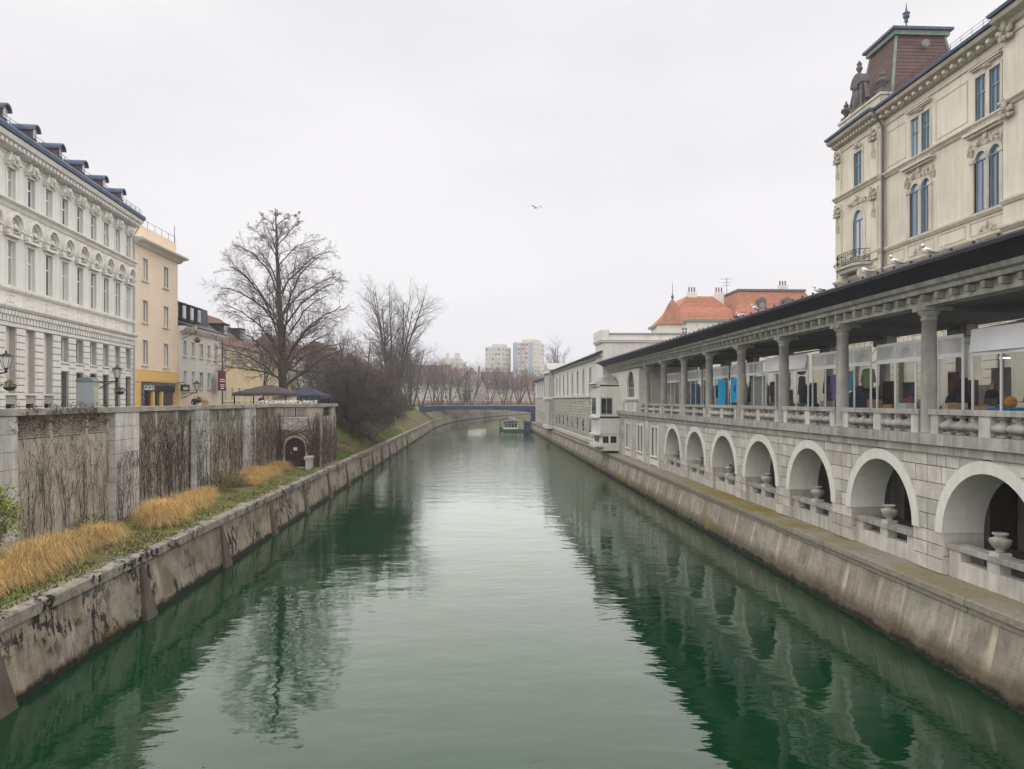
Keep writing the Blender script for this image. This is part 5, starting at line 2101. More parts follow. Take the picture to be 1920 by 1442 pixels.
# ------------------------------------------------------------------ pale house with dark dormered roof
h3 = thing_L('pale_house', 'pale plaster house with dark mansard dormers and orange base beside the peach house', 'building', -30.0, 82.7, 6.2)
UX = [78.0, 80.3, 82.6, 84.9, 87.2]
holes = [(y - .42, y + .42, 12.05, 13.6, False) for y in UX] + [(y - .42, y + .42, 8.75, 10.5, False) for y in UX[:4]]
mb = MB()
wall_holes(mb, 76.55, 89.0, 6.2, 14.6, holes, 0, .3, .5)
mb.build('wall', MATS['plaster_pale'], h3)
MB().box(76.55, 89.0, .45, 10, 6.2, 14.6).build('core', MATS['plaster_pale'], h3)
wu = win_set(.84, 1.55, MATS['white_frame'], MATS['pane'], MATS['trim_white'], bars=(1, 2), trim=.1, depth=.2, fr=.07)
wl = win_set(.84, 1.75, MATS['white_frame'], MATS['pane'], MATS['trim_white'], bars=(1, 2), trim=.1, depth=.2, fr=.07)
for y in UX:
    put_window(wu, h3, y, 12.05)
for y in UX[:4]:
    put_window(wl, h3, y, 8.75)
MB().box(76.6, 88.2, -.06, .0, 6.21, 8.35).build('base_course', MATS['plaster_peach'], h3)
mb = MB()
mb.extx([(0, 14.4), (-.3, 14.5), (-.6, 14.8), (-.65, 15.0), (.5, 15.1), (.5, 14.4)], 76.6, 89.6)
mb.build('cornice', MATS['trim_white'], h3)
mb = MB()
mb.extx([(-.7, 15.003), (-.72, 15.12), (1.6, 16.0), (1.75, 18.0), (6, 19.0), (10, 15.003)], 76.56, 89.4)
mb.build('roof', MATS['dark_roof'], h3)
for y in (77.6, 79.7, 81.8, 83.9):
    mb = MB()
    mb.box(y - .55, y + .55, .7, 2.4, 15.9, 17.5)
    mb.box(y - .65, y + .65, .6, 2.5, 17.503, 17.65)
    d_ = mb.build('dormer', MATS['dark_roof'], h3)
    MB().box(y - .40, y + .40, .66, .69, 16.1, 17.35).build('sash', MATS['white_frame'], d_)
    MB().box(y - .3, y + .3, .64, .658, 16.2, 17.25).build('pane', MATS['pane'], d_)
mb = MB()
mb.tube([(88.95, -.15, 14.3), (88.95, -.15, 6.3)], .07, 6)
mb.build('downpipe', MATS['iron'], h3)
rb_ = thing_L('banner', 'dark red hanging banner with white lettering on the pale house', 'banner', -29.2, 86.6, 9.0)
MB().box(85.6, 88.0, -.04, .04, 8.55, 10.75).build('cloth', M('banner_red', (.16, .02, .03), .8, .1, 2), rb_)
for (w_, z) in ((1.5, 9.80), (1.7, 9.58), (1.3, 9.18), (.9, 8.98), (1.2, 8.78)):
    MB().box(86.8 - w_ / 2, 86.8 + w_ / 2, -.055, -.042, z, z + .10).build('print_line', WH, rb_)
MB().tube([(85.5, 0, 10.8), (88.1, 0, 10.8)], .04, 5).tube([(86.8, 0, 10.8), (86.8, .8, 10.9)], .03, 4).build('bracket', MATS['iron'], rb_)

# ------------------------------------------------------------------ yellow house behind the trees, then the far promenade houses
def plain_house(name, label, X0, ya, yb, eave, ridge, wallm, roofm, rows, n, depth=11, wsz=(.9, 1.6), dorm=(), base=6.2):
    h = thing_L(name, label, 'building', X0, (ya + yb) / 2, base)
    ys_ = [ya + (yb - ya) * (i + .5) / n for i in range(n)]
    holes = [(y - wsz[0] / 2, y + wsz[0] / 2, z, z + wsz[1], False) for y in ys_ for z in rows]
    mb = MB()
    wall_holes(mb, ya, yb, base, eave, holes, 0, .25, .4)
    mb.build('wall', MATS[wallm], h)
    MB().box(ya, yb, .38, depth, base, eave).build('core', MATS[wallm], h)
    ws = win_set(wsz[0], wsz[1], MATS['white_frame'], MATS['pane'], MATS['trim_white'], bars=(1, 2), trim=.12, depth=.2, fr=.08)
    for y in ys_:
        for z in rows:
            put_window(ws, h, y, z)
    MB().extx([(0, eave - .2), (-.35, eave - .05), (-.4, eave), (.3, eave), (.3, eave - .2)], ya, yb).build('cornice', MATS['trim_white'], h)
    mb = MB()
    mb.add([(ya - .2, -.6, eave + .003), (yb + .2, -.6, eave + .003), (yb + .2, depth + .5, eave + .003), (ya - .2, depth + .5, eave + .003), (ya + .6, depth / 2, ridge), (yb - .6, depth / 2, ridge)],
           [(0, 1, 5, 4), (1, 2, 5), (2, 3, 4, 5), (3, 0, 4), (3, 2, 1, 0)])
    rf = mb.build('roof', MATS[roofm], h)
    nc = max(6, int((ridge - eave) / .33))
    for i in range(nc):
        t, u = i / nc, min((i + 1.15) / nc, 1)
        mb = MB()
        yy = lambda q: -.6 + (depth / 2 + .6) * q
        zz_ = lambda q: eave + .003 + (ridge - eave) * q
        xa = lambda q: ya - .2 + .8 * q
        xb = lambda q: yb + .2 - .8 * q
        mb.add([(xa(t), yy(t), zz_(t) + .06), (xb(t), yy(t), zz_(t) + .06), (xb(u), yy(u), zz_(u) + .012), (xa(u), yy(u), zz_(u) + .012), (xa(t), yy(t), zz_(t)), (xb(t), yy(t), zz_(t))], [(0, 1, 2, 3), (4, 5, 1, 0)])
        mb.build('tile_course', MATS[roofm], rf)
    for y in dorm:
        zd = eave + (ridge - eave) * .35
        yd = (depth / 2 + .6) * .28 - .6
        mb = MB()
        mb.box(y - .9, y + .9, yd, yd + 2.4, zd - .2, zd + 1.2)
        mb.box(y - 1.1, y + 1.1, yd - .2, yd + 2.5, zd + 1.203, zd + 1.35)
        d_ = mb.build('dormer', MATS['dark_roof'], h)
        for s in (-.42, .42):
            MB().box(y + s - .34, y + s + .34, yd - .05, yd - .003, zd, zd + 1.05).build('sash', MATS['white_frame'], d_)
            MB().box(y + s - .27, y + s + .27, yd - .07, yd - .052, zd + .07, zd + .98).build('pane', MATS['pane_blue'], d_)
    return h


plain_house('yellow_house', 'ochre yellow house with brown tile roof behind the golden-leaved tree', -31.0, 89.4, 108, 14.2, 19.0, 'plaster_yellow', 'brown_tile', (12.0, 7.4), 7, dorm=(97.0, 103.5), wsz=(.9, 1.7))
plain_house('ochre_house', 'ochre house with rust red roof half hidden by the tall bare tree', -31.5, 108.5, 128, 13.0, 17.4, 'plaster_yellow', 'brown_tile', (10.6, 7.4), 6, dorm=(114,))
plain_house('grey_house', 'pale grey house with reddish roof behind the dark willow-like bush', -30.5, 128.5, 150, 14.5, 19.0, 'plaster_pale', 'brown_tile', (11.8, 8.0), 7)
plain_house('far_house', 'cream house with brown roof behind the multi-stemmed tree', -27.5, 151, 176, 14.0, 19.5, 'plaster_cream', 'brown_tile', (11.2, 7.8), 7)
plain_house('far_house', 'pale house with pinkish roof at the near end of the blue bridge', -24.5, 178, 197, 13.5, 18.5, 'plaster_pale', 'brown_tile', (10.8, 7.6), 6)
plain_house('far_house', 'cream gabled house just past the blue bridge', -20.0, 212, 232, 12.5, 17.5, 'plaster_cream', 'red_tile', (10.0, 7.4), 6)
# ------------------------------------------------------------------ trees
def rot_about(v, ax, ang):
    return Matrix.Rotation(ang, 3, ax) @ v


class Grow:
    def __init__(s, seed):
        s.r = random.Random(seed)
        s.wood = MB()
        s.fine = MB()
        s.tips = []

    def branch(s, p, d, L, r, lev, spec, path=None):
        """spec per level: (segments, wander, lift, children, child length, child angle, first child at)"""
        rn = s.r
        seg, wander, lift, nch, clen, cang, first = spec[lev]
        pts, rad = [tuple(p)], [r]
        d = Vector(d).normalized()
        q = Vector(p)
        sl = L / seg
        tip_r = r * (.35 if lev < len(spec) - 1 else .4)
        dirs = [d.copy()]
        if path:
            seg = len(path) - 1
            for k in range(seg):
                e = Vector(path[k + 1]) - Vector(path[k])
                pts.append(tuple(path[k + 1]))
                rad.append(r + (tip_r - r) * (k + 1) / seg)
                dirs.append(e.normalized())
        for k in range(0 if path else seg):
            d = d + Vector((rn.gauss(0, wander), rn.gauss(0, wander), rn.gauss(0, wander) + lift))
            d.normalize()
            q = q + d * sl
            pts.append(tuple(q))
            rad.append(r + (tip_r - r) * (k + 1) / seg)
            dirs.append(d.copy())
        n = 8 if r > .15 else (6 if r > .06 else (4 if r > .03 else 3))
        (s.wood if lev <= s.woodlev else s.fine).tube(pts, rad, n, False)
        if lev + 1 < len(spec):
            for c in range(nch):
                t = first + (1 - first) * (c + rn.random()) / nch
                f = t * seg
                k = min(int(f), seg - 1)
                u = f - k
                base = Vector(pts[k]).lerp(Vector(pts[k + 1]), u)
                dd = dirs[k + 1]
                side = dd.orthogonal().normalized()
                side = rot_about(side, dd, rn.uniform(0, 2 * PI))
                if lev + 1 <= s.flatlev:
                    side.z = abs(side.z) * .6
                nd = rot_about(dd, side.cross(dd).normalized() if side.cross(dd).length > .01 else side, -rn.uniform(cang * .7, cang * 1.25))
                s.branch(base, nd, L * clen * rn.uniform(.7, 1.15) * (1.15 - .5 * t), max((r + (tip_r - r) * t) * .55, .008), lev + 1, spec)
        else:
            s.tips.append((pts[-1], pts[len(pts) // 2]))

    woodlev = 1
    flatlev = 1


def leaves(tips, rng, share, size, mb):
    for a, b in tips:
        if rng.random() < share:
            x, y, z = a
            x += rng.uniform(-.1, .1)
            y += rng.uniform(-.1, .1)
            z += rng.uniform(-.2, .1)
            t = rng.uniform(0, 6.28)
            c, s_ = math.cos(t) * size, math.sin(t) * size
            mb.quad((x, y, z), (x + c * .5, y + s_ * .5, z - size * .3), (x + c, y + s_, z - size * rng.uniform(.5, 1)), (x + c * .3, y + s_ * .3 + size * .4, z - size * .6))


# the tall bare lime tree: straight leader, arching limbs, egg-shaped crown
def big_tree():
    t = thing('bare_tree', 'tall bare egg-crowned tree rising behind the cafe canopies on the promenade', 'tree', (-20.3, 79.0, 6.2), .3)
    g = Grow(77)
    g.woodlev = 1
    rn = g.r
    pts, rad = [], []
    H = 21.3
    x = y = 0
    for k in range(15):
        z = H * k / 14
        pts.append((x, y, z))
        rad.append(.50 * (1 - z / H) ** .85 + .02 + (.2 if k == 0 else 0))
        x += rn.uniform(-.14, .14)
        y += rn.uniform(-.14, .14)
    g.wood.tube(pts, rad, 10, False)
    spec = [None,
            (9, .055, -.030, 13, .42, .72, .2),
            (6, .09, .0, 8, .48, .68, .15),
            (4, .13, -.01, 7, .55, .7, .15),
            (3, .16, .0, 0, 0, 0, 0)]
    EN = [(2.5, 6.3), (5, 6.9), (9, 6.8), (12, 6.7), (15, 6.2), (17, 5.3), (19, 3.9), (20.5, 2.3), (21.8, .5)]
    def env(z):
        for (a, ra), (b, rb2) in zip(EN[:-1], EN[1:]):
            if z <= b:
                return ra + (rb2 - ra) * max(z - a, 0) / (b - a)
        return .4
    N = 36
    for i in range(N):
        f = (i + rn.random()) / N
        h = 4.2 + 17.2 * f ** .9
        rr = env(h) * rn.uniform(.80, 1.0)
        z = max(3.0 + 1.5 * rn.random(), h - rr * rn.uniform(.75, 1.25))
        k = min(int(z / H * 14), 13)
        u = z / H * 14 - k
        p = Vector(pts[k]).lerp(Vector(pts[k + 1]), u)
        a = i * 2.4 + rn.uniform(-.4, .4)
        r = (rad[k] * (1 - u) + rad[k + 1] * u)
        q1 = Vector((rr * .38 * math.cos(a), rr * .38 * math.sin(a), z + (h - z) * .78))
        q2 = Vector((rr * math.cos(a + rn.uniform(-.12, .12)), rr * math.sin(a + rn.uniform(-.12, .12)), h - rr * .04))
        path = []
        for m_ in range(10):
            t_ = m_ / 9
            v = p * (1 - t_) ** 2 + q1 * 2 * t_ * (1 - t_) + q2 * t_ * t_
            if 0 < m_:
                v = v + Vector((rn.uniform(-.13, .13), rn.uniform(-.13, .13), rn.uniform(-.10, .10)))
            path.append(v)
        g.branch(p, (q1 - p), rr * 1.15, min(r * .36, .10) + .010, 1, spec, path)
    # low forked stem
    g.branch((0, 0, 2.6), (.75, .1, .65), 7.5, .17, 1, spec)
    g.wood.build('trunk', MATS['bark'], t, True)
    g.fine.build('crown', MATS['twig'], t)
    lf = MB()
    leaves(g.tips, rn, .08, .16, lf)
    tag(lf.build('leaves', MATS['leaf_olive'], t), kind='stuff')
    return t, len(g.fine.f)


bt, nf = big_tree()
print('big tree faces', nf)


def stem_tree(name, label, loc, seed, stems, H, spread, rz=0.0, spec=None, mat='twig_grey', r0=.22, leaf=None, up=.93):
    t = thing(name, label, 'tree', loc, rz)
    g = Grow(seed)
    g.woodlev = 0
    rn = g.r
    spec = spec or [(9, .05, .03, 19, .32, .8, .22), (5, .1, .03, 8, .48, .7, .15), (4, .14, .0, 5, .5, .7, .15), (3, .16, .02, 0, 0, 0, 0)]
    for i in range(stems):
        a = 2 * PI * i / stems + rn.uniform(-.4, .4)
        k = spread * rn.uniform(.5, 1.1)
        g.branch((math.cos(a) * .35, math.sin(a) * .35, -.3), (math.cos(a) * k, math.sin(a) * k, up), H * rn.uniform(.85, 1.05), r0 * rn.uniform(.7, 1.1), 0, spec)
    g.wood.build('trunk', MATS['bark'], t, True)
    g.fine.build('crown', MATS[mat], t)
    if leaf:
        lf = MB()
        leaves(g.tips, rn, leaf[0], leaf[1], lf)
        tag(lf.build('leaves', MATS[leaf[2]], t), kind='stuff')
    return t


# upright many-stemmed trees above the bush
stem_tree('bare_tree', 'upright bare tree with many straight stems above the dark bush', (-16.6, 148, 6.0), 5, 9, 22.5, .20, r0=.24)
sp_low = [(7, .06, .02, 10, .5, .8, .3), (5, .10, .03, 8, .5, .75, .15), (4, .13, .02, 5, .5, .7, .2), (3, .16, .0, 0, 0, 0, 0)]
tA = stem_tree('bare_tree', 'broad bare tree right of the many-stemmed tree above the bank', (-14.0, 158, 5.6), 15, 4, 13.5, .42, spec=sp_low, r0=.22)
# small tree with gold and brown leaves before the yellow house
sp_s = [(6, .06, .02, 9, .55, .8, .3), (5, .10, .03, 7, .5, .75, .15), (4, .13, .0, 4, .5, .7, .2), (3, .16, .0, 0, 0, 0, 0)]
stem_tree('small_tree', 'small tree with sparse golden leaves between cafe canopy and yellow house', (-21.5, 74.5, 6.2), 25, 1, 6.3, .02, spec=sp_s, r0=.12, leaf=(.55, .20, 'leaf_gold'), up=1)
stem_tree('small_tree', 'small tree with brownish twigs before the yellow house by the red banner', (-25.0, 86.0, 6.2), 27, 1, 8.0, .02, spec=sp_s, r0=.13, leaf=(.4, .18, 'leaf_brown'), up=1)
stem_tree('small_tree', 'rust-twigged tree right of the tall bare trunk', (-17.6, 88.0, 6.2), 29, 2, 7.6, .25, spec=sp_s, r0=.12, leaf=(.3, .16, 'leaf_brown'), up=1)
# far trees: copies of the broad tree, each on its own spot
FT = [((-17.0, 176, 6.2), 1.0, 1.0, 'bare tree beside the near abutment of the blue bridge'), ((-14.8, 196, 6.0), 2.2, .86, 'grey bare tree standing over the end of the blue bridge'),
      ((-13.0, 222, 6.0), 3.1, .9, 'bare tree just beyond the blue bridge on the bank'), ((-5.0, 262, 6.0), .4, .95, 'bare tree among far red roofs left of the dark evergreen'),
      ((6.0, 318, 6.2), 1.7, 1.05, 'bare tree in front of the shorter tower block'), ((16.5, 300, 6.2), 4.0, .9, 'bluish bare tree before the gap between the tower blocks'),
      ((-9.0, 240, 6.0), 2.9, .95, 'bare tree between the conifer and the bridge end'), ((0.5, 284, 6.2), 5.5, .8, 'bare tree before the pale gabled far house'), ((11.5, 276, 6.2), 2.0, .7, 'small bare tree before the long brown roof'),
      ((-19.5, 205, 6.2), 4.4, 1.0, 'bare tree rising behind the bridge abutment'), ((21.0, 252, 6.2), 1.2, .75, 'small bare tree before the yellow gable'), ((-16.0, 186, 6.0), 5.6, .7, 'low bare tree at the foot of the bridge ramp'),
      ((-11.5, 232, 6.0), .2, 1.05, 'tall bare tree before the brown far roof'), ((-2.0, 256, 6.2), 3.6, 1.0, 'bare tree left of the pale gable beyond the bridge'), ((4.5, 272, 6.2), 4.9, 1.0, 'bare tree in front of the pale gable'),
      ((9.0, 262, 6.2), .7, .9, 'bare tree over the bridge middle'), ((14.5, 262, 6.2), 2.6, .95, 'bare tree before the red-roofed row'), ((18.0, 244, 6.2), 5.1, .8, 'bare tree next to the market corner beyond the bridge'),
      ((-23.0, 112, 6.2), 5.0, .8, 'bare tree half hidden behind the tall bare tree'), ((-21.0, 132, 6.2), .9, .92, 'bare tree behind the dark bush by the grey house')]
for loc, rz, sc, lb in FT:
    copy_tree(tA, lb, loc, rz, sc)
po = stem_tree('poplar', 'slim pointed bare poplar behind the far market roof', (24.3, 232, 6.2), 35, 6, 18.5, .10, r0=.16)

# dense drooping bush on the bank
def bush_tree():
    t = thing('willow_bush', 'dense dark grey-brown twiggy bush leaning over the grassy bank', 'bush', (-14.4, 86.0, 3.75), 0)
    g = Grow(55)
    g.woodlev = 0
    g.flatlev = 0
    rn = g.r
    # leaning trunk
    tr = [(0, 0, -.4), (.25, -.3, .5), (.1, -.6, 1.3), (-.5, -.4, 2.1), (-.6, .4, 3.0), (.2, 1.2, 4.0)]
    g.wood.tube(tr, [.36, .32, .3, .27, .24, .2], 9, False)
    g.wood.tube([(.2, -.4, .9), (1.0, .3, 1.5), (2.0, 1.0, 2.2), (2.8, 2.0, 3.2)], [.2, .18, .15, .12], 7, False)
    g.wood.tube([(-.4, -.5, 1.8), (-1.6, -.8, 2.5), (-2.6, -.4, 3.6)], [.2, .17, .12], 7, False)
    spec = [(6, .10, .02, 13, .50, .85, .12), (5, .15, -.015, 9, .52, .8, .1), (4, .18, -.05, 7, .5, .8, .1), (3, .2, -.06, 0, 0, 0, 0)]
    for i in range(54):
        b = rn.choice(((.2, 1.2, 4.0), (-.6, .4, 3.0), (1.6, .8, 2.0), (2.8, 2.0, 3.2), (-2.0, -.6, 3.0), (-.5, -.4, 2.1)))
        a = rn.uniform(0, 2 * PI)
        el = R(rn.uniform(-12, 80))
        d = (math.cos(a) * math.cos(el), math.sin(a) * math.cos(el), math.sin(el))
        g.branch(b, d, rn.uniform(4.4, 6.2) * (1.0 if el > .2 else .8), .07, 0, spec)
    g.wood.build('trunk', MATS['bark'], t, True)
    g.fine.build('crown', M('bush_twig', (.15, .125, .105), .95, .25, 1.5, bump=0), t)
    lf = MB()
    leaves(g.tips, rn, .45, .09, lf)
    tag(lf.build('leaves', M('bush_leaf', (.15, .125, .085), .9, .3, 3, bump=0), t), kind='stuff')
    return t, len(g.fine.f)


bu, nb = bush_tree()
print('bush faces', nb)
copy_tree(bu, 'rounded dense grey-brown bush overhanging the bank nearest the bridge', (-14.1, 97.5, 3.5), 2.1, 1.0)
# smaller reddish thicket left of the bush
stem_tree('thicket', 'reddish brown twiggy thicket at the head of the bank beside the bastion', (-17.5, 77.5, 5.9), 61, 7, 5.2, .55,
          spec=[(6, .1, .0, 12, .5, .8, .15), (4, .14, .0, 7, .5, .8, .1), (3, .18, -.02, 5, .5, .8, .1), (3, .2, 0, 0, 0, 0, 0)], r0=.08, mat='twig', leaf=(.3, .1, 'leaf_brown'))
stem_tree('thicket', 'grey twiggy thicket on the bank right of the willow bush', (-16.2, 104, 5.3), 62, 7, 6.0, .5,
          spec=[(6, .1, .0, 12, .5, .8, .15), (4, .14, .0, 7, .5, .8, .1), (3, .18, -.02, 5, .5, .8, .1), (3, .2, 0, 0, 0, 0, 0)], r0=.09)
stem_tree('thicket', 'low grey thicket trailing down to the quay under the bush', (-13.3, 92, 2.7), 63, 6, 3.2, .8,
          spec=[(6, .1, -.03, 12, .5, .8, .15), (4, .14, -.03, 7, .5, .8, .1), (3, .18, -.05, 5, .5, .8, .1), (3, .2, -.05, 0, 0, 0, 0)], r0=.06)

# ------------------------------------------------------------------ golden grass clumps on the terrace
def clump_mesh(seed, n, rad, h):
    rn = random.Random(seed)
    mb = MB()
    for i in range(n):
        a = rn.uniform(0, 2 * PI)
        rr = rad * .28 * math.sqrt(rn.random())
        x, y = rr * math.cos(a), rr * math.sin(a)
        a2 = a + rn.gauss(0, 1.05)
        L = rn.uniform(.55, 1.05)
        w = rn.uniform(.004, .008)
        px, py = -math.sin(a2) * w, math.cos(a2) * w
        out = rn.uniform(.12, 1.12) * rad * L
        hh = h * rn.uniform(.4, 1.25) * L
        droop = rn.uniform(.2, 1.05)
        c = [(0, 0), (.30, .72), (.68, 1.0), (1.0, 1.0 - droop)]
        vs = []
        for k, (o, z) in enumerate(c):
            ww = 1 - .8 * k / 3
            X, Y, Z = x + math.cos(a2) * out * o, y + math.sin(a2) * out * o, hh * z
            vs += [(X - px * ww, Y - py * ww, Z), (X + px * ww, Y + py * ww, Z)]
        mb.cur = rn.choice((0, 0, 0, 0, 1, 1, 1, 2)) if rn.random() > .06 else 3
        mb.add(vs, [(0, 1, 3, 2), (2, 3, 5, 4), (4, 5, 7, 6)])
    return mb.mesh('grass_clump', [MATS['dry_grass'], MATS['straw'], M('straw_dark', (.30, .19, .08), .9, .3, 4, bump=0), MATS['leaf_olive']])


cm = [clump_mesh(s, 2400, 1.2, .72) for s in (1, 2, 3, 4)]
CL = []
rk_ = random.Random(99)
for (ya, yb, xa, xb, n_) in ((19.4, 30.6, -14.0, -14.7, 10), (33.2, 42.6, -14.4, -15.1, 9), (49.4, 58.8, -14.9, -15.5, 8)):
    for q_ in range(n_):
        t_ = q_ / (n_ - 1)
        CL.append(((xa + (xb - xa) * t_ + rk_.uniform(-.35, .35), ya + (yb - ya) * t_ + rk_.uniform(-.25, .25)), rk_.uniform(.75, 1.2)))
rc = random.Random(14)
ORDW = 'first second third fourth fifth sixth seventh eighth ninth tenth eleventh twelfth thirteenth fourteenth fifteenth sixteenth seventeenth eighteenth nineteenth twentieth twenty-first twenty-second twenty-third twenty-fourth twenty-fifth twenty-sixth twenty-seventh'.split()
row = ['near run of golden grass at the picture edge', 'long middle run of golden grass under the vine wall', 'far run of golden grass before the arched door']
for i, ((x, y), s) in enumerate(CL):
    r_ = 0 if y < 31.5 else (1 if y < 45 else 2)
    o = mk('grass_clump', cm[i % 4], None, (x, y, 1.95), rc.uniform(0, 6.28), (s, s, s * rc.uniform(.85, 1.15)))
    tag(o, '%s arching golden grass clump along the terrace, counted from the picture edge' % ORDW[i], 'grass clump', row[r_])
# weeds, seedlings and leaf litter on the terrace
mb = MB()
for i in range(17000):
    y = 8 + 54 * rc.random() ** 1.35
    e = rc.random()
    x = -12.45 - 4.0 * e ** 1.6
    if math.sin(y * .9) + math.sin(y * 2.3 + x) < -.9:
        continue
    z = 1.93 + .04 * e
    a = rc.uniform(0, 6.28)
    h = rc.uniform(.03, .15)
    w = rc.uniform(.02, .05)
    dx, dy = math.cos(a), math.sin(a)
    mb.cur = rc.choice((0, 0, 0, 1, 2))
    mb.tri((x - dy * w, y + dx * w, z), (x + dy * w, y - dx * w, z), (x + dx * h * .8, y + dy * h * .8, z + h))
tag(mb.build('weeds', [MATS['grass_green'], MATS['leaf_olive'], M('weed_tan', (.26, .21, .10), .9, .3, 4, bump=0)]), 'low green weeds and moss creeping over the terrace edge', 'weeds', kind='stuff')
# turf blades on the bank
mb = MB()
for i in range(26000):
    y = 68.8 + 60 * rc.random() ** 1.6
    t = rc.random()
    X = bank_x(y) - 1.0 - 5.6 * t
    z = 1.88 + 4.33 * t ** .95
    if math.sin(y * .35 + t * 5) + math.sin(y * .13 + t * 9 + 2) > .35:
        mb.cur = 1
        if rc.random() < .6:
            continue
    else:
        mb.cur = 0
    a = rc.uniform(0, 6.28)
    h = rc.uniform(.08, .22)
    w = .05
    mb.tri((X - w * math.cos(a), y - w * math.sin(a), z), (X + w * math.cos(a), y + w * math.sin(a), z), (X + rc.uniform(-.1, .1), y + rc.uniform(-.1, .1), z + h))
tag(mb.build('grass', [MATS['grass_green'], MATS['leaf_brown']]), 'short green turf and leaf litter on the sloping bank', 'grass', kind='stuff')


# evergreen shrub poking in at the picture edge, and weedy seedlings by the wall
def leafy(name, label, loc, seed, R_, H, n, size, mat, cat='shrub'):
    t = thing(name, label, cat, loc, 0)
    rn = random.Random(seed)
    st, lf = MB(), MB()
    for i in range(max(8, n // 240)):
        a = rn.uniform(0, 6.28)
        k = rn.uniform(.2, .9)
        e = (R_ * k * math.cos(a), R_ * k * math.sin(a), H * rn.uniform(.5, .95))
        st.tube([(0, 0, -.1), (e[0] * .35, e[1] * .35, e[2] * .5), e], [.03, .02, .006], 4, False)
    for i in range(n):
        while True:
            x, y, z = rn.uniform(-1, 1), rn.uniform(-1, 1), rn.uniform(-1, 1)
            q = x * x + y * y + z * z
            if .25 < q < 1:
                break
        lump = .82 + .18 * math.sin(x * 7 + seed) * math.cos(y * 6 + z * 5)
        p = Vector((x * R_ * lump, y * R_ * lump, H * .5 + z * H * .5 * lump))
        a, b = rn.uniform(0, 6.28), rn.uniform(-.6, .9)
        d = Vector((math.cos(a) * math.cos(b), math.sin(a) * math.cos(b), math.sin(b))) * size * rn.uniform(.7, 1.3)
        s_ = d.cross(Vector((0, 0, 1))).normalized() * size * .28
        m = p + d * .5
        lf.add([tuple(p), tuple(m + s_), tuple(p + d), tuple(m - s_ + Vector((0, 0, -.01)))], [(0, 1, 2, 3)])
    st.build('stem', MATS['bark'], t)
    tag(lf.build('leaves', MATS[mat], t), kind='stuff')
    return t


leafy('green_shrub', 'yellow-green leafy shrub at the picture edge below the vine wall', (-16.0, 24.9, 2.3), 3, 1.35, 2.9, 4200, .13, 'leaf_green')
leafy('seedling', 'olive weedy seedling where the vines root beside the golden grass', (-15.9, 31.6, 2.0), 5, .9, .9, 700, .09, 'leaf_olive', 'plant')
leafy('seedling', 'olive green scrub in the gap between the grass runs', (-15.4, 45.6, 1.95), 6, 1.3, 1.5, 1500, .10, 'leaf_olive', 'plant')
leafy('seedling', 'green scrub just before the far grass run', (-15.3, 47.8, 1.95), 7, 1.0, 1.1, 900, .09, 'leaf_olive', 'plant')

# a few leaves and flecks drifting on the river
mb = MB()
for i in range(45):
    y = 14 + 60 * rc.random() ** 1.5
    x = rc.uniform(-11, 13) if rc.random() < .4 else rc.choice((-1, 1)) * rc.uniform(8.5, 11.5)
    a = rc.uniform(0, 6.28)
    r = rc.uniform(.02, .04)
    mb.cur = 0 if rc.random() < .5 else 1
    mb.quad(*[(x + r * math.cos(a + k) * (1 if k % 2 else .6), y + r * math.sin(a + k), WL + .006) for k in (0, 1.5, 3.1, 4.7)])
tag(mb.build('drifting_leaves', [MATS['leaf_gold'], MATS['leaf_brown']]), 'tiny brown and gold leaves drifting on the green water', 'leaves', kind='stuff')
# ------------------------------------------------------------------ blue girder bridge
BYR = 205.0
br = thing_W('bridge', 'low dark blue steel footbridge with railings spanning the river', 'bridge', (0, BYR, 0))
mb = MB()
N = 24
top, bot = [], []
for i in range(N + 1):
    x = -16.6 + 33.0 * i / N
    t = (x + .1) / 16.5
    top.append((x, 5.75 + .12 * (1 - t * t)))
    bot.append((x, 4.85 - 1.0 * t * t * abs(t) ** .3))
for (ya, yb) in ((BYR - .15, BYR + .15), (BYR + 3.85, BYR + 4.15)):
    mb.ext(top + bot[::-1], ya, yb)
mb.build('girder', MATS['steel_blue'], br)
for i in range(N + 1):
    if i % 2 == 0:
        x, zt = top[i]
        mb = MB()
        mb.box(x - .06, x + .06, BYR - .24, BYR - .152, bot[i][1] + .05, zt - .05)
        mb.build('stiffener', MATS['steel_blue'], br)
mb = MB()
mb.ext(top + [(x, z + .14) for x, z in top[::-1]], BYR - .3, BYR + 4.3)
mb.build('deck', M('deck_grey', (.30, .29, .27), .9, .1, 1), br)
rl = M('rail_red', (.17, .085, .075), .7, .15, 2)
for yy in (BYR - .2, BYR + 4.2):
    for i in range(N * 2 + 1):
        x = -16.6 + 33.0 * i / (N * 2)
        t = (x + .1) / 16.5
        z = 5.89 + .12 * (1 - t * t)
        if i % 2 == 0:
            MB().box(x - .04, x + .04, yy - .04, yy + .04, z, z + 1.12).build('rail_post', rl, br)
    mb = MB()
    for h in (.3, .55, .8, 1.08):
        mb.tube([(-16.6 + 33.0 * i / N, yy, 5.89 + .12 * (1 - ((-16.5 + 33.0 * i / N) / 16.5) ** 2) + h) for i in range(N + 1)], .035, 4)
    mb.build('hand_rail', rl, br)
    mb = MB()
    for i in range(160):
        x = -16.6 + 33.0 * i / 160
        z = 5.89 + .12 * (1 - ((x + .1) / 16.5) ** 2)
        mb.box(x - .012, x + .012, yy - .012, yy + .012, z, z + 1.06)
    tag(mb.build('rail_bars', rl, br), kind='stuff')
for (a, b, z0) in ((-20.0, -16.0, 1.0), (16.2, 20.0, 0.0)):
    mb = MB()
    mb.box(a, b, BYR - 1.5, BYR + 5.5, z0, 5.6)
    mb.build('abutment', MATS['stone_pale'], br)
mb = MB()
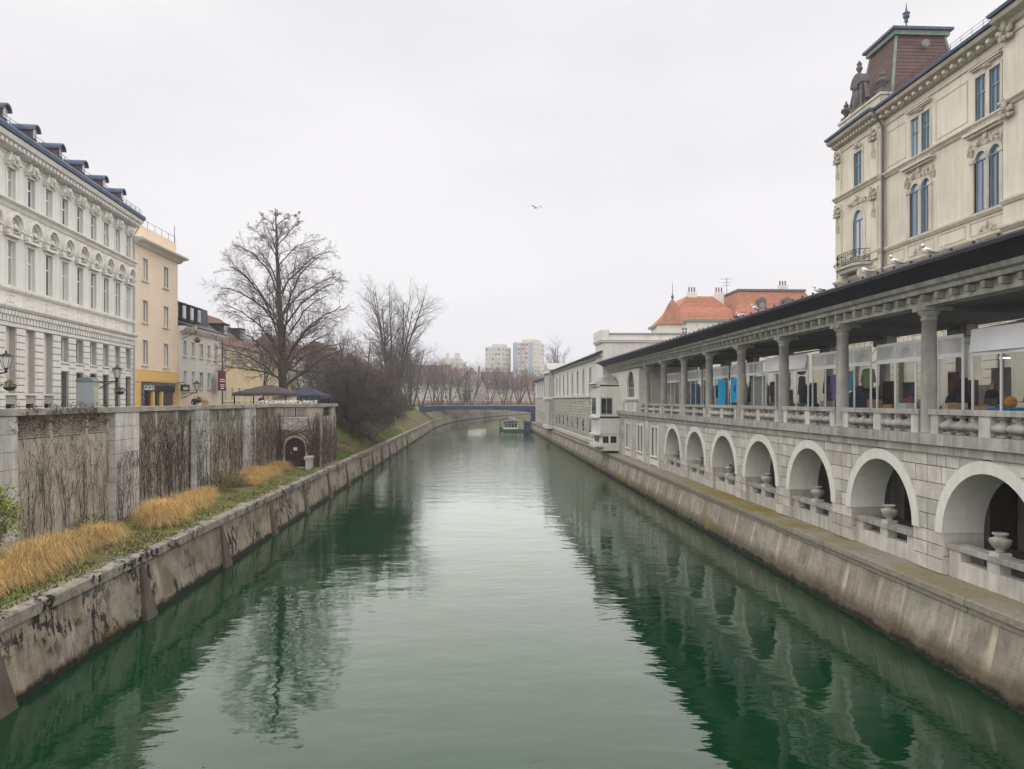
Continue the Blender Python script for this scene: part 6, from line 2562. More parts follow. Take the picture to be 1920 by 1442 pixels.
mb.box(-16.9, -14.2, BYR - .5, BYR + 4.5, 1.4, 3.9)
mb.box(15.0, 16.3, BYR - .5, BYR + 4.5, -.5, 4.2)
mb.build('pier', MATS['steel_blue'], br)
# lamps on the bridge
for i, x in enumerate((-1.5, 3.6, 6.5)):
    l = thing_W('bridge_lamp', ['flat-headed lamp on the bridge nearest its middle', 'flat-headed lamp left of the walkers on the bridge', 'flat-headed lamp right of the walkers on the bridge'][i], 'street lamp', (x, BYR + 4.4, 6.0), 'flat lamps on the bridge')
    MB().tube([(x, BYR + 4.4, 5.9), (x, BYR + 4.4, 8.6)], .05, 6).build('post', MATS['white_frame'], l)
    MB().cbox(x, BYR + 4.4, 8.6, .8, .5, .16, .04).build('head', MATS['white_frame'], l)

# ------------------------------------------------------------------ tour boat and landing
bo = thing_W('tour_boat', 'small tour boat with green hull, white window frame and dark roof', 'boat', (8.4, 187.5, 0))
mb = MB()
hull = [(6.6, 187.2), (6.9, 186.2), (8.4, 185.8), (9.9, 186.2), (10.2, 187.2), (10.2, 196), (6.6, 196)]
mb.extz([(8.4 + (x - 8.4) * .9, y) for x, y in hull], -.3, .1)
mb.extz(hull, .103, .62)
mb.build('hull', M('boat_green', (.02, .16, .05), .5, .1, 2), bo)
MB().extz([(8.4 + (x - 8.4) * 1.03, 190.5 + (y - 190.5) * 1.01) for x, y in hull], .623, .74).build('gunwale', MATS['white_frame'], bo)
cabin = MB()
for x in (6.85, 7.6, 8.4, 9.2, 9.95):
    cabin.box(x - .05, x + .05, 187.2, 187.3, .743, 2.1)
cabin.box(6.85, 9.95, 187.18, 187.32, .743, .95)
cabin.box(6.8, 10.0, 187.15, 187.35, 2.0, 2.2)
cabin.build('window_frame', MATS['white_frame'], bo)
MB().box(6.9, 9.9, 187.33, 187.36, .95, 2.0).build('pane', MATS['pane_dark'], bo)
mb = MB()
mb.ext([(6.5, 2.2), (10.3, 2.2), (10.0, 2.45), (8.4, 2.62), (6.8, 2.45)], 186.9, 195.5)
mb.build('roof', MATS['dark_roof'], bo)
mb = MB()
mb.box(6.9, 9.9, 188.0, 195, .743, 2.19)
mb.build('cabin', MATS['iron'], bo)
bo.location.z = WL
aw = thing_W('boat_awning', 'boat moored behind the green one under pale and dark awnings', 'boat', (8.2, 199, 0))
mb = MB()
mb.extz([(5.9, 198), (8.2, 196.8), (10.6, 198), (10.6, 204), (5.9, 204)], -.2, .7)
mb.build('hull', MATS['steel_blue'], aw)
MB().ext([(5.6, 2.5), (8.0, 3.2), (8.0, 3.1), (5.6, 2.4)], 197.5, 203).build('awning', MATS['dark_roof'], aw)
MB().ext([(8.6, 3.3), (10.9, 2.6), (10.9, 2.5), (8.6, 3.2)], 197.5, 203).build('awning', MATS['plaster_pale'], aw)
mb = MB()
for x in (6.0, 10.5):
    for y in (198.2, 203):
        mb.tube([(x, y, .7), (x, y, 2.55)], .05, 4)
mb.build('awning_post', MATS['iron'], aw)
aw.location.z = WL
ld = thing_W('landing_stage', 'dark blue floating landing stage with posts beside the market quay', 'jetty', (12.6, 188, 0))
MB().box(10.6, 14.2, 186.8, 193, .15, .5).build('deck', MATS['steel_blue'], ld)
MB().box(11.9, 13.3, 189, 191, .503, 2.5).build('booth', MATS['steel_blue'], ld)
for x in (11.7, 13.4, 14.3):
    MB().tube([(x, 188, -.5), (x, 188, 3.0)], .12, 6).build('pile', MATS['iron'], ld)

ld.location.z = WL
# ------------------------------------------------------------------ far roofs and towers
def gable_house(name, label, x0, x1, y0, y1, eave, ridge, wallm, roofm, across=True, wins=(2, 4)):
    h = thing_W(name, label, 'building', ((x0 + x1) / 2, y0, 6.2))
    MB().box(x0, x1, y0, y1, 6.2, eave).build('wall', MATS[wallm], h)
    mb = MB()
    if across:
        ym = (y0 + y1) / 2
        mb.add([(x0 - .5, y0 - .5, eave), (x1 + .5, y0 - .5, eave), (x1 + .5, y1 + .5, eave), (x0 - .5, y1 + .5, eave), (x0 - .1, ym, ridge), (x1 + .1, ym, ridge)],
               [(0, 1, 5, 4), (2, 3, 4, 5), (1, 2, 5), (3, 0, 4), (3, 2, 1, 0)])
        mb.build('roof', MATS[roofm], h)
    else:
        xm = (x0 + x1) / 2
        mb.add([(x0 - .6, y0 - .5, eave - .2), (xm, y0 - .5, ridge), (x1 + .6, y0 - .5, eave - .2), (x0 - .6, y1, eave - .2), (xm, y1, ridge), (x1 + .6, y1, eave - .2),
                (x0 - .6, y0 - .5, eave + .1), (xm, y0 - .5, ridge + .3), (x1 + .6, y0 - .5, eave + .1), (x0 - .6, y1, eave + .1), (xm, y1, ridge + .3), (x1 + .6, y1, eave + .1)],
               [(6, 7, 10, 9), (7, 8, 11, 10), (0, 1, 7, 6), (1, 2, 8, 7)])
        mb.build('roof', MATS[roofm], h)
        MB().ext([(x0, eave + .003), (x1, eave + .003), (xm, ridge - .1)], y0 + .003, y0 + .4).build('gable', MATS[wallm], h)
    ws = win_set(1.1, 1.5, MATS['white_frame'], MATS['pane'], MATS['trim_white'], bars=(1, 1), trim=.12, depth=.0, fr=.1)
    for i in range(2):
        cx = x0 + (x1 - x0) * (.3 + .45 * i)
        MB().box(cx - .45, cx + .45, (y0 + y1) / 2 - .4, (y0 + y1) / 2 + .4, ridge - 1.6, ridge + 1.0).build('chimney', MATS['plaster_far'], h)
    if across:
        for i in range(wins[1] // 2):
            cx = x0 + (x1 - x0) * (i + .5) / (wins[1] // 2)
            zd = eave + (ridge - eave) * .3
            d_ = MB().box(cx - .6, cx + .6, y0 + .6, y0 + 3.0, zd - .3, zd + 1.2).build('dormer', MATS['brown_tile'], h)
            MB().box(cx - .4, cx + .4, y0 + .55, y0 + .597, zd, zd + 1.0).build('pane', MATS['pane'], d_)
    for j in range(wins[0]):
        for i in range(wins[1]):
            put_window(ws, h, x0 + (x1 - x0) * (i + .5) / wins[1], eave - 2.4 - j * 3.0, y0 - .06)
    return h


M('far_tile', (.27, .14, .10), .85, .25, 1.0, bump=.01)
gable_house('far_house', 'pale gabled house with red roof under the shorter tower block', -7, 3, 268, 280, 12.5, 19.0, 'plaster_far', 'far_tile', False, (1, 3))
gable_house('far_house', 'long house with red-brown roof behind the bridge walkers', 1.5, 14, 292, 306, 12.0, 18.8, 'plaster_far', 'brown_tile', True, (1, 4))
gable_house('far_house', 'house with steep pinkish roof and skylight band below the towers', 4, 13, 330, 344, 14.5, 22.0, 'plaster_far', 'far_tile', False, (1, 3))
gable_house('far_house', 'yellow gabled house next to the market corner', 20.5, 28.5, 262, 274, 11.0, 16.0, 'plaster_yellow', 'brown_tile', False, (1, 3))
gable_house('far_house', 'grey-roofed house at the far right end of the bridge', 18.5, 30, 228, 240, 9.8, 13.0, 'plaster_far', 'cast_stone', True, (1, 3))
gable_house('far_house', 'red-roofed row below the tall striped tower', 18, 42, 345, 358, 12.0, 18.5, 'plaster_far', 'far_tile', True, (1, 6))
gable_house('far_house', 'brown-roofed house behind the bare trees beyond the bridge', -24, -9, 250, 264, 13.0, 19.5, 'plaster_far', 'brown_tile', True, (2, 5))
gable_house('far_house', 'reddish roof left of the gabled house beyond the bridge', -20, -4, 300, 314, 13.5, 20.5, 'plaster_far', 'far_tile', True, (2, 5))
gable_house('far_house', 'low roofs closing the view behind the far trees', -60, -22, 330, 345, 14, 21, 'plaster_far', 'far_tile', True, (2, 9))


def tower_block(label, x0, x1, y0, y1, zt, face, side, floors, cols, strips, roofbox):
    t = thing_W('tower_block', label, 'tower block', ((x0 + x1) / 2, y0, 6.2))
    MB().box(x0, x1, y0, y1, 6.2, zt).build('wall', face, t)
    MB().box(x1 - .01, x1 + .12, y0 + .15, y1 - .15, 6.2, zt - .2).build('side_wall', side, t)
    fh = (zt - 8.0) / floors
    for (a, b, m) in strips:
        MB().box(a, b, y0 - .12, y0 - .003, 8.0, zt - .8).build('wall_strip', m, t)
    pm = MB().box(-.75, .75, -.04, 0, 0, 1.35).mesh('pane', MATS['pane'])
    fm = MB().box(-.9, .9, -.03, .01, -.15, 1.5).mesh('window', MATS['white_frame'])
    k = 0
    for j in range(floors):
        for c in cols:
            w = mk('window', fm, t, (c, y0 - .13, 8.6 + j * fh))
            mk('pane', pm, w, (0, -.03, 0))
    ps = MB().box(0, .04, -.6, .6, 0, 1.3).mesh('pane', MATS['pane'])
    for j in range(floors):
        for q in range(4):
            mk('pane', ps, t, (x1 + .13, y0 + (y1 - y0) * (q + .6) / 4.4, 8.6 + j * fh))
    a, b = roofbox
    MB().box(a, b, y0 + 3, y1 - 3, zt + .003, zt + 2.0).build('roof_box', side, t)
    t.rotation_euler = (0, 0, R(-25))
    return t


CG = M('tower_cream', (.47, .455, .415), .9, .06, .3)
CS = M('tower_side', (.55, .52, .455), .9, .06, .3)
SR = M('strip_red', (.42, .20, .17), .9, .06, .3)
SB = M('strip_blue', (.30, .38, .46), .9, .06, .3)
t1 = tower_block('shorter cream tower block with roof mast in the far haze', 4.6, 16.6, 500, 516, 43.2, CG, CS, 11, (5.8, 8.0, 10.2, 12.6, 14.8), (), (8.5, 15))
MB().tube([(11, 508, 45), (11, 508, 48.6)], .25, 5).build('mast', MATS['white_frame'], t1)
tower_block('taller tower block with red and blue vertical strips in the far haze', 23.2, 38.2, 500, 520, 46.3, CG, CS, 13, (27.6, 30.4, 33.2), ((23.3, 26.2, SB), (28.6, 29.5, SR), (31.5, 32.3, SR), (34.6, 37.0, SB)), (28.5, 37))
t3 = tower_block('pale terraced tower block fading behind the trees on the left', -27, -13.8, 500, 516, 33.5, CS, CS, 8, (-25, -21, -17), (), (-26, -15))
for x in (-22, -15.5, -14):
    MB().box(x - .8, x + .8, 503, 505, 35, 39).build('chimney', CS, t3)
tower_block('low cream block right of the striped tower', 44, 54, 520, 536, 26, CS, CS, 5, (46, 49, 52), (), (46, 50))
# dark evergreen by the bridge
ev = leafy('evergreen', 'small dark green conifer standing by the far end of the bridge railing', (-3.4, 236, 6.0), 9, 1.6, 5.6, 1800, .35, 'leaf_olive', 'tree')
# low wall and hedge on the far bank
fw = thing_W('bank_wall', 'long pale retaining wall along the far promenade beyond the bridge', 'wall', (-10, 240, 4))
mb = MB()
for i in range(30):
    a, b = 214 + i * 6, 220 + i * 6
    xa, xb = bank_x(a) - 6.6, bank_x(b) - 6.6
    mb.add([(xa, a, 5.6), (xb, b, 5.6), (xb, b, 7.1), (xa, a, 7.1), (xa - .3, a, 7.1), (xb - .3, b, 7.1)], [(0, 1, 2, 3), (3, 2, 5, 4)])
mb.build('wall_face', MATS['stone_pale'], fw)
# side street wall and quay rail beyond the bastion
lw = thing_W('quay_parapet', 'pale low parapet at the head of the bank leading to the bridge', 'wall', (-18.2, 130, 6.2))
x = 70.0
while x < 203:
    MB().box(-18.35, -18.05, x + .02, x + 3.78, 6.2, 7.05).build('panel', MATS['coping'], lw)
    x += 3.8
# ------------------------------------------------------------------ market stalls behind the balustrade
rng = random.Random(71)
SX = 16.35                                              # stall front plane
STALL_TXT = ['stall with ceiling lamps and white boxes nearest the palace edge', 'glazed stall with hats, blue cloth and orange goods', 'glazed stall with wicker basket and green ring',
             'stall hung with blue and green clothes under a white awning', 'stall with hanging dark garments and shelf', 'glazed stall with grey curtains and bird stickers', 'stall with bright blue curtain sheets',
             'dim stall with blue covers near the colonnade end', 'last stall at the dim end of the colonnade']
ST_Y = [COLS[1] + BAY * k for k in range(0, 8)]
for k, Y in enumerate(ST_Y):
    st = thing_R('market_stall', STALL_TXT[k] if k < 8 else STALL_TXT[8], 'stall', SX, Y + BAY / 2, ZF, 'glazed stalls in the colonnade')
    a, b = -(Y + BAY - .25), -(Y + .25)
    n = 5
    zb, zl, zt = 6.75, 8.95, 9.62
    for i in range(n):
        x = a + (b - a) * i / (n - 1)
        MB().box(x - .03, x + .03, -.03, .03, ZF + .02, zt).build('post', MATS['white_frame'], st)
    for (z0, z1) in ((zl, zl + .16), (zt, zt + .12), (zb - .1, zb)):
        MB().box(a, b, -.025, .025, z0, z1).build('rail', MATS['white_frame'], st)
    for i in range(n - 1):
        x0, x1 = a + (b - a) * i / (n - 1) + .035, a + (b - a) * (i + 1) / (n - 1) - .035
        MB().box(x0, x1, -.006, .006, zb + .002, zl - .002).build('pane', MATS['clear_sheet'], st)
        mb = MB()
        m = 6
        for j in range(m):
            u0, u1 = x0 + (x1 - x0) * j / m, x0 + (x1 - x0) * (j + 1) / m
            w0, w1 = .02 * math.sin(j * 2.1 + k), .02 * math.sin((j + 1) * 2.1 + k)
            mb.quad((u0, w0, zl + .165), (u1, w1, zl + .165), (u1, -w1, zt - .003), (u0, -w0, zt - .003))
        mb.build('top_sheet', MATS['milky_sheet'], st)
    # table and back frame
    MB().box(a + .1, b - .1, .35, 1.5, 7.05, 7.12).build('table_top', MATS['white_frame'], st)
    for x in (a + .3, b - .3):
        for y in (.45, 1.4):
            MB().box(x - .03, x + .03, y - .03, y + .03, ZF + .02, 7.05).build('leg', MATS['grey_frame'], st)
    rb3 = random.Random(k + 40)
    xq = a + .15
    while xq < b - .5:
        w_ = rb3.uniform(.45, 1.1)
        if rb3.random() < .72:
            c_ = rb3.choice(((.05, .05, .06), (.09, .07, .06), (.20, .17, .14), (.06, .08, .13), (.30, .28, .25), (.12, .05, .06)))
            hb = rb3.uniform(8.0, 8.75)
            mb = MB()
            m = 5
            for j in range(m):
                u0, u1 = xq + w_ * j / m, xq + w_ * (j + 1) / m
                mb.quad((u0, 1.9 + .05 * (j % 2), 6.7), (u1, 1.9 + .05 * ((j + 1) % 2), 6.7), (u1, 1.9 + .03 * ((j + 1) % 2), hb), (u0, 1.9 + .03 * (j % 2), hb))
            mb.build('back_cloth', M('backcloth_%d%d%d' % tuple(int(v * 100) for v in c_), c_, .9, .2, 3), st)
        xq += w_ + .05
    if k in (3, 0):
        mb = MB()
        m = 10
        for j in range(m):
            u0, u1 = a + (b - a) * j / m, a + (b - a) * (j + 1) / m
            s0, s1 = .05 * math.sin(j * 1.7), .05 * math.sin((j + 1) * 1.7)
            mb.quad((u0, -.12 + s0, zl + .12), (u1, -.12 + s1, zl + .12), (u1, -.05, zt + .2), (u0, -.05, zt + .2))
            mb.quad((u0, -.05, zt + .2), (u1, -.05, zt + .2), (u1, 1.8, zt + .55), (u0, 1.8, zt + .55))
        mb.build('awning', M('awning_white', (.82, .82, .84), .8, .05, 1), st)


def goods(name, label, cat, X, Y, z, mb, mat, group='market goods'):
    o = mb.mesh(name, mat, False)
    ob = mk(name, o, None, (X, Y, z))
    tag(ob, label, cat, group)
    return ob


def colm(n, c, r=.8):
    return M(n, c, r, .12, 3.0, bump=.002)


def crate(w, d, h):
    mb = MB()
    for z in range(3):
        mb.box(-w / 2, w / 2, -d / 2, -d / 2 + .02, z * h / 3, (z + .8) * h / 3)
        mb.box(-w / 2, w / 2, d / 2 - .02, d / 2, z * h / 3, (z + .8) * h / 3)
        mb.box(-w / 2, -w / 2 + .02, -d / 2 + .021, d / 2 - .021, z * h / 3, (z + .8) * h / 3)
        mb.box(w / 2 - .02, w / 2, -d / 2 + .021, d / 2 - .021, z * h / 3, (z + .8) * h / 3)
    mb.box(-w / 2 + .021, w / 2 - .021, -d / 2 + .021, d / 2 - .021, 0, .02)
    return mb


def jacket(w, h):
    """hanging garment: shoulders, sleeves, hem"""
    mb = MB()
    for (y0, y1) in ((-.07, .07),):
        mb.ext([(-w * .36, 0), (w * .36, 0), (w * .38, h * .78), (w * .56, h * .30), (w * .68, h * .34), (w * .46, h * .95), (w * .14, h), (-w * .14, h), (-w * .46, h * .95), (-w * .68, h * .34), (-w * .56, h * .30), (-w * .38, h * .78)], y0, y1)
    return mb.xf(Matrix.Rotation(-PI / 2, 4, 'Z'))


def hat():
    mb = MB()
    mb.lathe([(.26, 0), (.25, .02), (.13, .04), (.10, .18), (.045, .34), (.01, .46)], 12)
    return mb


zt_ = 7.122
G = [('black_hat', 'black pointed hat on the stall table behind the second column', 'hat', 16.9, 21.9, zt_ + .35, hat(), MATS['cloth_dark']),
     ('black_hat', 'drooping black hat beside the orange goods', 'hat', 17.2, 22.6, zt_ + .3, hat(), MATS['cloth_dark']),
     ('wicker_basket', 'round brown wicker basket on the stall table', 'basket', 16.85, 27.3, zt_, MB().lathe([(.20, 0), (.27, .1), (.29, .28), (.27, .36), (.29, .40), (.25, .40), (.24, .1)], 16), colm('wicker', (.36, .22, .09))),
     ('float_ring', 'lime green oval ring hanging in the stall', 'ring', 17.6, 28.4, 7.45, MB().tube([(0, .2 * math.cos(t / 12 * 2 * PI), .55 + .55 * math.sin(t / 12 * 2 * PI)) for t in range(13)], .09, 8), colm('lime', (.28, .62, .06))),
     ('blue_cloth', 'folded bright blue cloth on the table with orange goods', 'cloth', 16.9, 23.0, zt_, MB().cbox(0, 0, 0, .7, 1.0, .14, .05), colm('azure', (.04, .20, .45))),
     ('orange_mask', 'orange rounded carnival piece on the blue cloth', 'ornament', 16.95, 23.0, zt_ + .14, MB().ball((0, 0, .16), .2, 10, 7, (1, .9, 1)), colm('orange', (.70, .28, .05))),
     ('white_crate', 'white slatted crate on the table under the hat seller', 'crate', 16.8, 20.6, zt_, crate(.5, .6, .36), MATS['white_frame']),
     ('white_crate', 'second white slatted crate beside the pinkish boxes', 'crate', 16.8, 19.9, zt_, crate(.5, .6, .36), MATS['white_frame']),
     ('paper_box', 'reddish paper box stacked on the white crate', 'box', 16.8, 20.3, zt_ + .362, MB().cbox(0, 0, 0, .45, .6, .25, .01), colm('paper', (.55, .30, .22))),
     ('paper_box', 'pale paper box on top of the stack', 'box', 16.8, 20.35, zt_ + .615, MB().cbox(0, 0, 0, .35, .5, .2, .01), colm('paper2', (.62, .52, .42))),
     ('candle_post', 'tall tan wooden post standing on the stacked boxes', 'post', 16.8, 20.3, zt_ + .816, MB().cbox(0, 0, 0, .12, .12, .75, .01), colm('tanwood', (.58, .34, .17))),
     ('brown_box', 'low brown box at the end of the basket table', 'box', 16.8, 25.4, zt_, MB().cbox(0, 0, 0, .4, .5, .28, .01), colm('kraft', (.42, .26, .14))),
     ('white_box', 'white box left of the wicker basket', 'box', 16.8, 28.6, zt_, MB().cbox(0, 0, 0, .4, .7, .26, .01), MATS['white_frame']),
     ('tan_box', 'flat tan box at the left end of the basket table', 'box', 16.8, 29.5, zt_, MB().cbox(0, 0, 0, .5, .6, .2, .03), colm('kraft2', (.50, .29, .15))),
     ('dark_bag', 'dark rounded bag heaped behind the brown box', 'bag', 17.3, 25.8, zt_, MB().ball((0, 0, .3), .34, 10, 7, (.8, 1, .9)).ball((.02, .2, .5), .2, 8, 6, (.8, 1, 1.5)), MATS['cloth_dark']),
     ('dark_bag', 'dark bag with tall back behind the wicker basket', 'bag', 17.4, 26.6, zt_, MB().ball((0, 0, .3), .3, 10, 7, (.8, 1, 1.0)).ball((0, -.12, .62), .17, 8, 6, (.8, 1, 1.6)), MATS['cloth_dark']),
     ('dark_bag', 'dark bag behind the tan box next to the column', 'bag', 17.3, 29.3, zt_, MB().ball((0, 0, .24), .3, 10, 7, (.8, 1.1, .8)), MATS['statue_dark']),
     ('pink_bag', 'pink and brown bag leaning by the lime ring', 'bag', 17.2, 28.9, zt_, MB().ball((0, 0, .25), .3, 10, 7, (.8, 1, 1)), colm('mauve', (.22, .06, .09))),
     ('plum_jacket', 'dark plum jacket hanging in the clothes stall', 'jacket', 16.9, 35.2, 7.45, jacket(.8, 1.2), colm('plum', (.05, .03, .06))),
     ('violet_shirt', 'violet patterned top hanging in the clothes stall', 'jacket', 16.8, 34.4, 7.55, jacket(.55, 1.15), colm('violet', (.22, .18, .38))),
     ('navy_jacket', 'navy jacket hanging between violet top and blue shirt', 'jacket', 16.9, 33.8, 7.4, jacket(.6, 1.25), colm('navy', (.03, .04, .10))),
     ('blue_shirt', 'sky blue shirt hanging in the clothes stall', 'shirt', 16.8, 32.9, 7.95, jacket(.6, .85), colm('skyblue', (.08, .34, .50))),
     ('green_shirt', 'olive green shirt hanging at the near end of the clothes stall', 'shirt', 16.8, 31.4, 8.0, jacket(.8, .85), colm('olive', (.20, .27, .12))),
     ('navy_cover', 'large navy cloth cover filling the lower half of the clothes stall', 'cloth', 17.0, 32.3, zt_ - .6, MB().cbox(0, 0, 0, .5, 2.4, 1.35, .25), colm('navy2', (.03, .04, .07))),
     ('brown_box', 'brown box beside the navy cover', 'box', 16.8, 30.9, zt_, MB().cbox(0, 0, 0, .4, .5, .4, .01), colm('kraft', (.42, .26, .14))),
     ('dark_dress', 'dark dress on a hanger in the shelf stall', 'dress', 16.9, 38.2, 7.35, jacket(.55, 1.4), colm('ink', (.04, .03, .05))),
     ('grey_curtain', 'grey curtain panel behind the bird sticker pane', 'curtain', 16.7, 40.2, ZF + .3, MB().cbox(0, 0, 0, .06, 1.7, 2.2), colm('curt', (.33, .34, .33))),
     ('grey_curtain', 'pale grey curtain panel in the stall before the blue sheet', 'curtain', 16.7, 43.8, ZF + .3, MB().cbox(0, 0, 0, .06, 2.2, 2.2), colm('curt', (.33, .34, .33))),
     ('blue_sheet', 'bright blue hanging sheet left of a column', 'curtain', 16.15, 48.7, ZF + .1, MB().cbox(0, 0, 0, .05, 1.5, 2.35), colm('cyan', (.01, .33, .66))),
     ('blue_sheet', 'shorter bright blue sheet right of the same column', 'curtain', 16.15, 46.2, ZF + .95, MB().cbox(0, 0, 0, .05, 1.4, 1.5), colm('cyan', (.01, .33, .66))),
     ('blue_cover', 'dull blue cover hanging in the dim stall', 'curtain', 16.6, 56.2, ZF + .1, MB().cbox(0, 0, 0, .06, 1.9, 2.2), colm('dullblue', (.03, .09, .22))),
     ('blue_cover', 'second dull blue cover in the dim stall', 'curtain', 16.7, 53.2, ZF + .1, MB().cbox(0, 0, 0, .06, 1.2, 2.2), colm('dullblue', (.03, .09, .22))),
     ('cardboard_box', 'big pale cardboard box next to the blue sheet', 'box', 16.8, 50.4, zt_ - .1, MB().cbox(0, 0, 0, .6, 1.4, .6, .01), colm('paleboard', (.50, .46, .36))),
     ('cardboard_box', 'pale boxes at the dim end of the colonnade', 'box', 16.8, 63.0, zt_ - .1, MB().cbox(0, 0, 0, .6, 2.2, .9, .01), colm('paleboard', (.50, .46, .36))),
     ('black_chair_back', 'round black chair back beside the grey panel', 'chair back', 16.1, 18.8, ZF + .55, MB().ext([(-.32, 0)] + arc(0, .25, .32, PI, 0, 10) + [(.32, 0)], -.03, .03).xf(Matrix.Rotation(-PI / 2, 4, 'Z')), MATS['cloth_dark']),
     ('cloth_screen', 'tall grey cloth panel closing the stall beside the jewellery rack', 'curtain', 16.9, 18.2, ZF + .1, MB().cbox(0, 0, 0, .06, 1.7, 2.6), colm('curt2', (.36, .34, .31))),
     ]
rx = random.Random(8)
EXTRA = [('tan', (.45, .30, .17)), ('rust', (.40, .15, .07)), ('cream', (.62, .56, .44)), ('charcoal', (.05, .05, .055)), ('wine', (.20, .04, .06)), ('teal', (.05, .20, .22)), ('grey', (.33, .33, .33)), ('ochre', (.50, .34, .10))]
ORD = ['first', 'second', 'third', 'fourth', 'fifth', 'sixth', 'seventh', 'eighth']
for k_, Yb in enumerate(ST_Y[1:7]):
    for q_ in range(6):
        cn, cc = EXTRA[(k_ * 3 + q_ * 5) % 8]
        Yq = Yb + .8 + q_ * .82 + rx.uniform(-.1, .1)
        w_, h_ = rx.uniform(.3, .55), rx.uniform(.14, .42)
        G.append(('goods_box', '%s %s box on the table of the %s stall from the right edge' % (ORD[q_], cn, ORD[k_ + 1]), 'box', 17.35 + rx.uniform(-.1, .15), Yq, zt_, MB().cbox(0, 0, 0, .4, w_, h_, .02), colm('goods_' + cn, cc)))
for k_, Yb in enumerate((ST_Y[4], ST_Y[5], ST_Y[6])):
    for q_ in range(4):
        cn, cc = EXTRA[(k_ * 5 + q_ * 3 + 1) % 8]
        G.append(('hanging_garment', '%s %s garment hanging at the back of the %s stall from the right edge' % (ORD[q_], cn, ORD[k_ + 4]), 'garment', 17.7, Yb + .9 + q_ * 1.25, 7.35, jacket(.6, 1.25), colm('goods_' + cn, cc)))
for (n, lb, c, X, Y, z, mbb, mt_) in G:
    goods(n, lb, c, X, Y, z, mbb, mt_)
rk = thing_W('jewellery_rack', 'brown rack of small trinkets at the right picture edge', 'rack', (16.9, 16.6, 7.1))
for i in range(7):
    MB().box(16.8, 17.1, 15.6, 17.2, 7.1 + i * .28, 7.13 + i * .28).build('shelf', colm('rackwood', (.16, .10, .07)), rk)
    mb = MB()
    for j in range(14):
        mb.ball((16.85, 15.65 + j * .11, 7.2 + i * .28), .045, 6, 4)
    tag(mb.build('trinkets', colm('trinket', (.24, .17, .13)), rk), kind='stuff')
# bird stickers on the panes
bird = MB().ext([(-.30, .02), (-.16, .07), (-.05, .05), (.10, .20), (.22, .24), (.12, .08), (.30, .02), (.12, -.03), (-.02, -.05), (-.06, -.2), (-.14, -.22), (-.12, -.04)], -.004, .004).xf(Matrix.Rotation(-PI / 2, 4, 'Z')).mesh('bird_sticker', MATS['iron'])
for i, (Y, z, rx, lb) in enumerate(((20.9, 8.25, .9, 'black bird silhouette on the pane above the white crates'), (18.6, 9.35, -.1, 'black bird silhouette on the white rail at the picture edge'),
                                    (38.9, 8.15, 1.2, 'black bird silhouette on the grey curtain pane'), (44.2, 8.1, 1.3, 'narrow black bird silhouette on the pale curtain pane'), (46.1, 8.2, -.7, 'black bird silhouette on the bright blue sheet'))):
    o = mk('bird_sticker', bird, None, (16.28 if i < 4 else 16.1, Y, z))
    o.rotation_euler = (rx, 0, 0)
    tag(o, lb, 'sticker', 'bird stickers on the stalls')
# stall lamps (small lit discs under the rail)
lit, nt = new_mat('lamp_lit')
e = add(nt, 'Emission', {0: (1, .93, .8, 1), 1: 4.0})
add(nt, 'OutputMaterial', {0: e.outputs[0]})
for i, (Y, lb) in enumerate(((18.2, 'lit flat lamp under the rail at the picture edge'), (23.2, 'lit flat lamp over the orange goods'), (27.0, 'lit flat lamp over the wicker basket'))):
    l = thing_W('stall_lamp', lb, 'lamp', (16.9, Y, 8.85), 'lit lamps in the stalls')
    MB().lathe([(.03, 8.93), (.16, 8.9), (.17, 8.86)], 10, (16.9, Y, 0)).build('shade', MATS['white_frame'], l)
    MB().lathe([(.15, 8.855), (.15, 8.84)], 10, (16.9, Y, 0)).build('bulb', MATS['lamp_lit'], l)
# teardrop pendant lanterns under the ceiling
pm = MB().lathe([(.03, .72), (.05, .55), (.16, .38), (.25, .2), (.27, .08), (.22, -.03), (.10, -.09), (.02, -.1)], 14).mesh('lantern', M('lantern_grey', (.10, .10, .09), .6, .1, 3))
rm = MB().tube([(0, 0, .7), (0, 0, 1.62)], .012, 4).mesh('rod', MATS['iron'])
for i, (Y, lb) in enumerate(((29.2, 'teardrop lantern hanging nearest the palace arches'), (41.0, 'teardrop lantern beside the fourth column'), (52.8, 'small teardrop lantern above the blue sheets'), (64.6, 'tiny teardrop lantern at the far end of the colonnade'), (17.4, 'teardrop lantern hanging at the right end'))):
    l = thing('pendant_lantern', lb, 'lantern', (18.1, Y, 9.0), 0, 'teardrop lanterns in the colonnade')
    mk('lantern', pm, l)
    mk('rod', rm, l)

